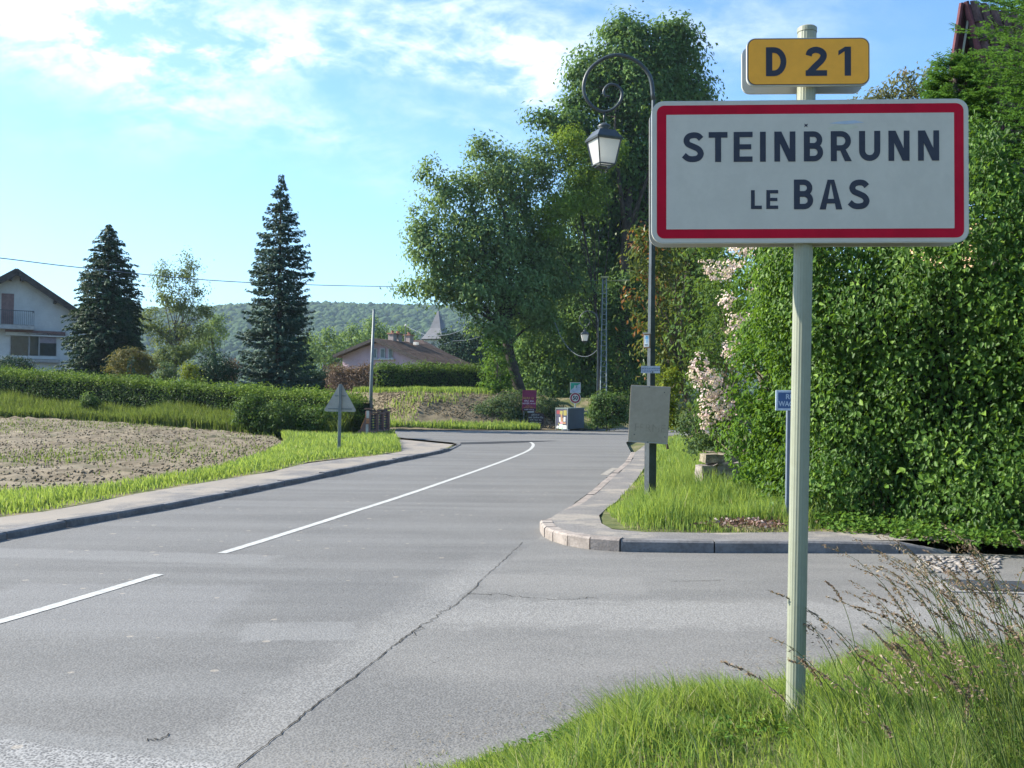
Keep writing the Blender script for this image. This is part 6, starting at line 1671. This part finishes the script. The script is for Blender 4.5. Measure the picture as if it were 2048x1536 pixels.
rr_ = multi('rose_bush', 'climbing rose with clusters of pale pink blossom left of the sign pole', 'rose bush', (4.6, 20, .25), at(1450, 700, 19.8),
      [('foliage', ros_b, 22, .26, .085, L_mid, 1.4, .6, .55, 'leaf'), ('blossom', flo_b, 6, .08, .055, M_rose, .62, .6, .9, 'quad')], .04, 20)
# tall reddish-tipped shrub at the left end
multi('photinia_shrub', 'tall shrub with reddish-brown young leaves just right of the near lamp pole', 'shrub', (6.0, 30.5, .3), at(1350, 650, 30),
      [('foliage', pxblobs([(1300, 520, 46, 50, 0), (1290, 610, 36, 60, 0), (1350, 520, 60, 60, 1), (1310, 700, 30, 60, 0), (1360, 640, 60, 90, 1), (1350, 760, 46, 60, 0), (1400, 560, 60, 90, 1), (1390, 700, 50, 90, 1), (1370, 840, 40, 40, -1), (1290, 475, 30, 16, 0), (1345, 690, 30, 90, -.5)], 30, .7), 26, .42, .16, L_red, 1.45, .55, .42, 'quad'),
       ('young_leaves', pxblobs([(1300, 520, 48, 52, 0), (1288, 610, 38, 62, 0), (1350, 500, 60, 50, 1), (1310, 690, 30, 60, 0), (1290, 475, 32, 18, 0)], 30, .7), 9, .42, .17, leafmat('young_red_leaf', (0.16, 0.075, 0.03), (0.26, 0.13, 0.05), (0.34, 0.20, 0.07)), .55, .9, .4, 'quad')], .1, 26)
multi('yellow_shrub', 'yellow-leaved shrub glowing just right of the brown board', 'shrub', (4.25, 26.5, .3), at(1335, 800, 26.5),
      [('foliage', pxblobs([(1335, 790, 16, 50, 0), (1345, 760, 16, 30, .5), (1342, 830, 18, 30, 0), (1318, 745, 8, 14, 0)], 26.5, .8), 26, .16, .07, L_lime, 2.0, .5, .6, 'quad')], .03, 8)
multi('dark_shrub', 'dark shaded shrubs filling the gap behind the rose bush', 'shrub', (6.6, 24, .3), at(1480, 600, 24),
      [('foliage', pxblobs([(1420, 640, 70, 110, 1), (1500, 560, 80, 120, 1), (1580, 520, 90, 140, 0), (1440, 480, 80, 60, 2), (1560, 420, 90, 80, 0), (1430, 800, 60, 90, 1), (1700, 480, 110, 120, 1), (1830, 470, 100, 130, 1), (1620, 560, 80, 100, 0), (1560, 500, 60, 50, 0), (1760, 520, 90, 60, 0)], 24, .6), 26, .5, .15, L_mid, 1.4, .6, .5, 'quad')], .08, 12)
multi('low_shrub', 'low leafy ivy-like bush around the stone block', 'shrub', (4.55, 18.3, .2), at(1470, 910, 18.2),
      [('foliage', pxblobs([(1430, 893, 36, 18, 1.0), (1490, 898, 40, 22, .7), (1550, 930, 34, 34, -.8), (1390, 890, 26, 18, 1.5), (1380, 850, 24, 30, 4)], 18.2, .7), 24, .17, .065, L_grey, 1.7, .6, .6, 'leaf')], .02, 8)
# trees beyond, over the top edge of the sign
broadleaf('hazy_tree', 'brownish-green treetop showing between the yellow plate and the fir', 'tree', (9.6, 26, .3), at(1840, 330, 26), pxblobs([(1820, 165, 26, 34), (1862, 165, 20, 30), (1775, 185, 34, 22), (1840, 230, 90, 46), (1740, 225, 50, 26), (1900, 200, 40, 40), (1830, 330, 110, 90), (1700, 330, 80, 80), (1870, 140, 8, 10)], 26, .7), 22, .32, .12, leafmat('dusty_leaf', (0.09, 0.115, 0.05), (0.15, 0.16, 0.075), (0.26, 0.18, 0.11)), .14, 26, dens=1.9, fill=.35)

def fir(label, base, h, R, mt, nbr, seed_top=0.0):
    """conifer of feathery upswept branches with needles as separate small blades"""
    root = thing('fir_tree', label, 'tree', base)
    b = np.array(base, float)
    Cs, Ts, Ns, Vs = [], [], [], []
    mb = MB(); mb.tube([(0, 0, -.1), (0, 0, h * .6), (0, 0, h)], [.16, .1, .02], 8)
    for k in range(nbr):
        f = random.random() ** .85; z0 = h * (.04 + .93 * f); a = random.uniform(0, 6.283)
        L = R * float(np.interp(f, [0, .25, .7, 1], [1, .95, .75, .12])) * random.uniform(.7, 1.1)
        d = np.array([math.cos(a), math.sin(a), 0])
        P = [np.array([0, 0, z0]), d * L * .5 + np.array([0, 0, z0 + .02 * L]), d * L + np.array([0, 0, z0 + .22 * L])]
        P = smooth_path(P, 5)
        if k % 3 == 0: mb.tube(P, [max(.006, .022 * (1 - i / len(P))) for i in range(len(P))], 4, cap=False)
        # side shoots
        for i in range(3, len(P)):
            for sgn in (-1, 1):
                if random.random() < .12: continue
                q0 = P[i]; sd_ = np.array([-d[1], d[0], 0]) * sgn
                Ls = .38 * (1.1 - i / len(P) * .6) * random.uniform(.6, 1.2)
                dirn = unit((sd_ * .9 + d * .9 + np.array([0, 0, random.uniform(-.1, .5)]))[None])[0]
                m_ = 9
                t = np.linspace(.05, 1, m_)
                pts = q0 + dirn * Ls * t[:, None] + np.array([0, 0, .1]) * Ls * (t ** 2)[:, None]
                sidev = unit(np.cross(dirn, np.array([0, 0, 1.0]))[None])[0]
                for sg2 in (-1, 1):
                    Cs.append(pts + sidev * sg2 * .022 + b); Ts.append(np.tile(dirn * .7 + sidev * sg2 * .7, (m_, 1)))
                    Ns.append(np.tile(np.array([0, 0, 1.0]), (m_, 1)) + .35 * rng.standard_normal((m_, 3))); Vs.append(np.full(m_, .35 + .1 * random.gauss(0, 1)) + .4 * (t > .75) * random.random())
    C = np.concatenate(Cs); T = np.concatenate(Ts); N = unit(np.concatenate(Ns))
    leaves('crown', C, N, rng.uniform(.045, .075, len(C)), .02, np.concatenate(Vs), mt, root, T, tw=.3)
    mb.build('trunk', M_barkd, root, smooth=True)
fir('bright green feathery fir filling the top right corner above the creeper hedge', (7.75, 13.2, .2), 9.4, 2.1, L_fir, 760)
fir('smaller feathery fir tip just right of the town sign plate', (6.35, 14.0, .2), 6.5, 1.2, L_fir, 260)

# ------------------------------------------------------------------ grass
def blades(name, xy, zf, h, w, lean_, mt, var, label=None, cat='grass', seg=2, wind=(-.25, -.05)):
    n = len(xy)
    z = zf(xy[:, 0], xy[:, 1])
    h = np.broadcast_to(h, n); w = np.broadcast_to(w, n)
    a = rng.uniform(0, 2 * np.pi, n); ln = lean_ * rng.uniform(.15, 1, n) * h
    dxy = np.column_stack([np.cos(a) * ln + wind[0] * h, np.sin(a) * ln + wind[1] * h])
    b = rng.uniform(0, 2 * np.pi, n); s = np.column_stack([np.cos(b), np.sin(b)]) * w[:, None] / 2
    B = np.column_stack([xy, z])
    M_ = B + np.column_stack([dxy * .32, h * .58]); Tp = B + np.column_stack([dxy, h * .96])
    S3 = np.column_stack([s, np.zeros(n)])
    V = np.stack([B - S3, B + S3, M_ + S3 * .8, M_ - S3 * .8, Tp], 1).reshape(-1, 3)
    i = np.arange(n)[:, None] * 5
    F4 = i + np.array([[0, 1, 2, 3]]); F3 = i + np.array([[3, 2, 4, 4]])
    # build the quads and the tips as triangles
    T3 = np.concatenate([i + np.array([[0, 1, 2]]), i + np.array([[0, 2, 3]]), i + np.array([[3, 2, 4]])], 0)
    o = link(name, fastmesh(name, V, T3, var=np.repeat(np.clip(var, 0, 1), 5)), mt)
    return props(o, label, cat, kind='stuff')
def scatter(poly, n, box=None, dens=None):
    xs = [p[0] for p in poly]; ys = [p[1] for p in poly]
    x0, x1, y0, y1 = box or (min(xs), max(xs), min(ys), max(ys))
    out = []
    tot = 0
    while tot < n:
        p = np.column_stack([rng.uniform(x0, x1, n * 2), rng.uniform(y0, y1, n * 2)])
        k = in_poly(p[:, 0], p[:, 1], poly)
        if dens is not None: k &= rng.uniform(0, 1, len(p)) < dens(p[:, 0], p[:, 1])
        out.append(p[k]); tot += int(k.sum())
        if not k.any(): break
    return np.concatenate(out)[:n]
def vis(x, y): return (np.abs(x / np.maximum(y, .1)) < .62) & (y > 2.4)
fg = scatter(verge, 70000, (-1.0, 6.5, 2.6, 8), lambda x, y: np.where(vis(x, y), np.clip(.25 + dist_poly(x, y, verge) * 3, 0, 1) * np.clip(1.25 - .1 * (y - 3), .3, 1) * np.clip(.62 + .5 * fbm(x, y, 51, 2.5, 3), .12, 1), 0))
e = dist_poly(fg[:, 0], fg[:, 1], verge)
patchy = .5 + .35 * fbm(fg[:, 0], fg[:, 1], 53, 1.8, 3)
blades('verge_grass', fg, vz, (.03 + .10 * sst(e, 0, .8)) * rng.uniform(.4, 1.6, len(fg)) * np.clip(.85 + .6 * fbm(fg[:, 0], fg[:, 1], 83, 5.0, 3), .3, 1.7), rng.uniform(.003, .0065, len(fg)), .75, L_grass, .42 + .2 * rng.standard_normal(len(fg)) + .5 * (rng.uniform(0, 1, len(fg)) < .15 + .5 * (patchy < .33)), 'fresh green grass verge around the foot of the town sign pole')
# straw and bits washed out of the verge on to the tarmac
sb = scatter([(-1.5, 2.5), (6.4, 2.5), (6.4, 7.4), (-1.5, 7.4)], 1500, None, lambda x, y: np.where((dist_poly(x, y, verge) < .45) & ~in_poly(x, y, verge), np.exp(-dist_poly(x, y, verge) * 7), 0))
props(leaves('verge_litter', np.column_stack([sb, np.full(len(sb), .008)]), unit(np.array([0, 0, 1]) + .12 * rng.standard_normal((len(sb), 3))), rng.uniform(.01, .045, len(sb)), rng.uniform(.002, .006, len(sb)), rng.uniform(0, 1, len(sb)), leafmat('straw_bits', (0.10, 0.08, 0.05), (0.26, 0.21, 0.13), (0.36, 0.31, 0.2), trans=0.0), None), 'dry straw and grit on the tarmac edge beside the near verge', 'litter', kind='stuff')
# clover-like broad leaves low in the turf
cv = scatter(verge, 5000, (-.8, 5, 2.8, 7.2), lambda x, y: np.where(vis(x, y) & (dist_poly(x, y, verge) > .3), np.clip(fbm(x, y, 57, 2.2, 3), 0, 1), 0))
zc_ = vz(cv[:, 0], cv[:, 1]) + rng.uniform(.02, .07, len(cv))
props(leaves('verge_weeds', np.column_stack([cv, zc_]), unit(np.array([0, 0, 1]) + .4 * rng.standard_normal((len(cv), 3))), rng.uniform(.015, .03, len(cv)), rng.uniform(.012, .022, len(cv)), .5 + .2 * rng.standard_normal(len(cv)), L_bright, None, None, 'leaf'), 'low broad-leaved weeds in the near grass verge', 'weeds', kind='stuff')
rg = scatter(rgrass, 60000, (1.3, 7.5, 9.9, 44), lambda x, y: np.clip(.02 + 1.1 * (12.0 / np.maximum(y, 8)) ** 2, 0, 1) * np.clip(.15 + dist_poly(x, y, rgrass) * 3, 0, 1) * np.where((x > 3.6) & (y < 12.3), .25, 1) * np.where(x / y > .34, .15, 1))
e = dist_poly(rg[:, 0], rg[:, 1], rgrass)
def rgz2(x, y): return rgz(x, y)
brown = np.hypot((rg[:, 0] - G(1500, 1052, .15)[0]) / .42, (rg[:, 1] - G(1500, 1052, .15)[1]) / .3) < 1
blades('tall_grass', rg, rgz2, np.where(brown, .06, (.07 + .17 * sst(e, 0, .7)) * rng.uniform(.45, 1.4, len(rg)) * np.clip(.9 + .5 * fbm(rg[:, 0], rg[:, 1], 81, 2.5, 3), .35, 1.7)), rng.uniform(.006, .012, len(rg)) * np.clip(rg[:, 1] / 14, 1, 2.5), .45, L_grass, np.where(brown, .95, .42 + .17 * rng.standard_normal(len(rg)) + .4 * (rng.uniform(0, 1, len(rg)) < .04)), 'lush bright green grass around the near lamp pole and stone block', wind=(-.05, 0))
dl = G(1500, 1056, .12)
cd = np.column_stack([dl[0] + .3 * rng.standard_normal(420), dl[1] + .16 * rng.standard_normal(420), .16 + rng.uniform(0, .06, 420)])
props(leaves('dead_leaves', cd, unit(rng.standard_normal((420, 3)) + np.array([0, 0, 1])), .06, .03, rng.uniform(0, 1, 420), leafmat('dead_leaf', (0.10, 0.06, 0.045), (0.22, 0.14, 0.12), (0.42, 0.36, 0.34), trans=.1), None), 'heap of dead brown leaves at the pavement edge', 'dead leaves', kind='stuff')
lv = scatter(lverge[2:], 42000, (-22, 0, 9.5, 41), lambda x, y: np.clip((13.0 / np.maximum(y, 8)) ** 1.4, 0, 1) * np.clip(.1 + dist_poly(x, y, pave_in, False) * 2, 0, 1))
e = dist_poly(lv[:, 0], lv[:, 1], pave_in, False)
blades('verge_grass', lv, lz, (.05 + .11 * sst(e, 0, .6)) * rng.uniform(.5, 1.3, len(lv)) * (1 + .6 * sst(lv[:, 1], 24, 33)), rng.uniform(.012, .02, len(lv)) * np.clip(lv[:, 1] / 15, 1, 2.2), .5, L_grass, .5 + .17 * rng.standard_normal(len(lv)) + .4 * (rng.uniform(0, 1, len(lv)) < .05), 'bright green grass strip between the field and the left pavement', wind=(-.05, 0))
# long grass and weeds in front of the long hedge
wl = np.array(lp[2:]); 
sw = rng.uniform(0, 1, 46000); segw = np.linalg.norm(np.diff(wl, axis=0), axis=1); cw = np.concatenate([[0], np.cumsum(segw)])
wx = np.interp(sw * cw[-1], cw, wl[:, 0]); wy = np.interp(sw * cw[-1], cw, wl[:, 1])
dw = rng.uniform(.4, 3.8, len(sw)) * (1 - .35 * sw); wx2 = wx - .15 * dw; wy2 = wy - dw
near = .5 + .5 * sst(dw, 3.6, .8)
blades('tall_grass', np.column_stack([wx2, wy2]), lambda x, y: lz(x, y), rng.uniform(.35, 1.0, len(sw)) * near * (1 + .35 * fbm(wx, wy, 61, .7, 2)).clip(.5, 1.5), rng.uniform(.02, .045, len(sw)), .4, L_grass2, .45 + .16 * rng.standard_normal(len(sw)) + .35 * (rng.uniform(0, 1, len(sw)) < .08), 'unmown long grass along the foot of the long hedge', wind=(-.04, 0))
for px, py, rx, ry, lab in ((560, 838, 56, 34, 'leafy wild shrub below the hedge left of the triangular sign'), (640, 842, 50, 34, 'leafy wild shrub directly behind the triangular sign post'), (695, 832, 30, 34, 'dark green shrub against the pink garden wall'), (500, 822, 30, 34, 'upright young shrub growing against the hedge front'), (180, 800, 16, 14, 'small pale-leaved sapling against the left part of the hedge')):
    D_ = 36.8 if px > 300 else 43
    if px == 695: D_ = 37.4
    broadleaf('wild_shrub', lab, 'shrub', gnd(at(px, 850, D_), float(lz(at(px, 850, D_)[0], D_))), at(px, py, D_), pxblobs([(px, py, rx, ry), (px - rx * .4, py + ry * .5, rx * .7, ry * .6), (px + rx * .4, py + ry * .4, rx * .7, ry * .6)], D_), 30, .22, .10, (L_mid if px in (560, 180) else L_hedge), .03, 8, dens=1.9, fill=.4, group='wild shrubs along the hedge foot')
# grass fringe on the bank
bk = scatter(bank, 30000, (-10, 8, 51, 64), lambda x, y: np.where((dist_poly(x, y, bank[1:10], False) < 1.9) & (x < 1.5), 1, 0) + np.where((dist_poly(x, y, bank[1:10], False) > 6.2) & (x < 1.5), .8, 0) + .10 * (fbm(x, y, 91, .8, 3) > .2))
blades('bank_grass', bk, bz, rng.uniform(.1, .4, len(bk)), rng.uniform(.03, .06, len(bk)), .4, L_grass, .45 + .17 * rng.standard_normal(len(bk)), 'grass along the foot and crest of the earth bank', wind=(-.03, 0))
# sprouts in the field
fs_ = scatter(field, 4500, (-26, -2, 11, 46), lambda x, y: np.clip(.2 + .6 * fbm(x, y, 71, .35, 3), .03, 1) * np.clip((20 / np.maximum(y, 8)) ** 1.2, 0, 1))
blades('field_sprouts', fs_, lambda x, y: land(x, y) + .12, rng.uniform(.05, .14, len(fs_)), rng.uniform(.015, .03, len(fs_)), .7, L_grass2, .4 + .17 * rng.standard_normal(len(fs_)), 'sparse green sprouts in the dry ploughed field', 'seedlings', wind=(0, 0))
# clods
cl_ = scatter(field, 9000, (-26, -2, 11, 46), lambda x, y: np.clip((16 / np.maximum(y, 8)) ** 1.1, 0, 1))
octa = np.array([(1, 0, 0), (0, 1, 0), (-1, 0, 0), (0, -1, 0), (0, 0, .8), (0, 0, -.6)])
of = np.array([(0, 1, 4), (1, 2, 4), (2, 3, 4), (3, 0, 4), (1, 0, 5), (2, 1, 5), (3, 2, 5), (0, 3, 5)])
sz_ = rng.uniform(.01, .042, len(cl_)); cz_ = land(cl_[:, 0], cl_[:, 1]) + .13
Vc = octa[None] * sz_[:, None, None] * rng.uniform(.6, 1.4, (len(cl_), 6, 3)) + np.column_stack([cl_, cz_])[:, None]
props(link('soil_clods', fastmesh('soil_clods', Vc, (of[None] + (np.arange(len(cl_)) * 6)[:, None, None]).reshape(-1, 3)), M_soil), 'dry earth clods scattered over the ploughed field', 'clods', kind='stuff')
cb_ = scatter(bank, 7000, (-8, 4, 53, 61)); sz_ = rng.uniform(.02, .065, len(cb_)); cz_ = bz(cb_[:, 0], cb_[:, 1]) + .03
Vc = octa[None] * sz_[:, None, None] * rng.uniform(.6, 1.4, (len(cb_), 6, 3)) + np.column_stack([cb_, cz_])[:, None]
props(link('bank_clods', fastmesh('bank_clods', Vc, (of[None] + (np.arange(len(cb_)) * 6)[:, None, None]).reshape(-1, 3)), bpy.data.materials['bank_soil']), 'rough clods of earth on the bank beyond the bend', 'clods', kind='stuff')

# ------------------------------------------------------------------ seeding grass stalks bottom right
M_stalk = leafmat('seed_stalk', (0.075, 0.12, 0.035), (0.12, 0.16, 0.05), trans=.2)
M_seed = leafmat('seed_head', (0.14, 0.095, 0.075), (0.24, 0.185, 0.14), (0.42, 0.35, 0.25), trans=.3)
def stalks(n):
    SV, SF, SVar, SM = [], [], [], []
    PC, PN, PT, PL, PV = [], [], [], [], []
    nv = 0
    for k in range(n):
        dense = k > n * .3
        y = random.uniform(3.1, 5.6)
        x = y * (random.uniform(.33, .56) if not dense else random.triangular(.37, .58, .53))
        z0 = float(vz(np.array([x]), np.array([y]))[0])
        h = random.uniform(.45, .95) * (.8 if x / y < .4 else 1.0); ln = random.uniform(.25, .75) * h
        a = math.pi + random.gauss(0, .55)
        d = np.array([math.cos(a), math.sin(a), 0])
        pts = []
        m_ = 10
        for i in range(m_ + 1):
            t = i / m_
            pts.append(np.array([x, y, z0]) + d * ln * t ** 1.8 + np.array([0, 0, h * (t - .18 * t ** 4)]))
        w = random.uniform(.0024, .0036)
        sidev = np.array([1, 0, 0]) * w
        for i, p in enumerate(pts):
            ww = 1 - .6 * i / m_
            SV += [p - sidev * ww, p + sidev * ww, p + np.array([0, -w * 1.5 * ww, 0])]
        for i in range(m_):
            b = nv + 3 * i
            for j in range(3): SF.append((b + j, b + (j + 1) % 3, b + 3 + (j + 1) % 3, b + 3 + j))
        SVar += [random.uniform(.2, .8)] * (3 * (m_ + 1)); nv += 3 * (m_ + 1)
        # panicle
        kind_ = random.random(); v0 = random.uniform(.1, .95)
        ns = 34 if kind_ < .6 else 60
        for j in range(ns):
            t = random.uniform(.66, 1.0); i0 = min(m_ - 1, int(t * m_)); p = pts[i0] + (pts[i0 + 1] - pts[i0]) * (t * m_ - i0)
            spread = (.055 if kind_ < .6 else .014) * (1.15 - t) / .5 * random.uniform(.2, 1)
            o_ = rng.standard_normal(3); o_[2] = abs(o_[2]) * .3 - .3; o_ = o_ / np.linalg.norm(o_) * spread
            PC.append(p + o_ + d * spread * .5); ax = pts[-1] - pts[-4]; PT.append(unit((ax / np.linalg.norm(ax) + o_ / max(spread, .005) * .5)[None])[0])
            PN.append(rng.standard_normal(3)); PL.append(random.uniform(.013, .024)); PV.append(v0 + random.gauss(0, .12))
    SF = np.array(SF)
    o = thing('seeding_grass', 'tall leaning grass with brown seed heads at the bottom right corner', 'tall grass', (2.8, 4.4, .15)); o['kind'] = 'stuff'
    V = np.array(SV) - np.array([2.8, 4.4, .15])
    link('stems', fastmesh('stems', V, SF, var=SVar), M_stalk, o)['kind'] = 'stuff'
    leaves('seed_heads', np.array(PC), unit(np.array(PN)), np.array(PL), np.array(PL) * .32, np.array(PV), M_seed, o, np.array(PT), tw=.4)['kind'] = 'stuff'
stalks(120)
tg = scatter(verge, 9000, (1.4, 5.2, 3.0, 7.2), lambda x, y: np.where((x / y > .36 + .1 * (y - 3) * 0), np.clip((x / y - .36) * 6, 0, 1), 0))
blades('tall_grass', tg, vz, rng.uniform(.15, .5, len(tg)) * np.clip(1.5 - .2 * tg[:, 1], .3, 1), rng.uniform(.003, .006, len(tg)), .6, L_grass2, .42 + .18 * rng.standard_normal(len(tg)) + .5 * (rng.uniform(0, 1, len(tg)) < .12), 'long green blades under the seeding grass at bottom right', wind=(-.35, 0))

# ------------------------------------------------------------------ haze
mb = MB(); mb.box((0, 450, 72), (2600, 2400, 170))
hzm = bpy.data.materials.new('haze_air'); hzm.use_nodes = True; q = NT(hzm.node_tree)
vo = q.n('ShaderNodeOutputMaterial'); pv = q.n('ShaderNodeVolumePrincipled'); pv.inputs['Color'].default_value = (0.62, 0.82, 1.0, 1); pv.inputs['Density'].default_value = 0.0002; pv.inputs['Anisotropy'].default_value = 0.2
q.t.links.new(pv.outputs[0], vo.inputs['Volume'])
hb = mb.build('haze', hzm); props(hb, 'thin bluish summer haze', kind='stuff')
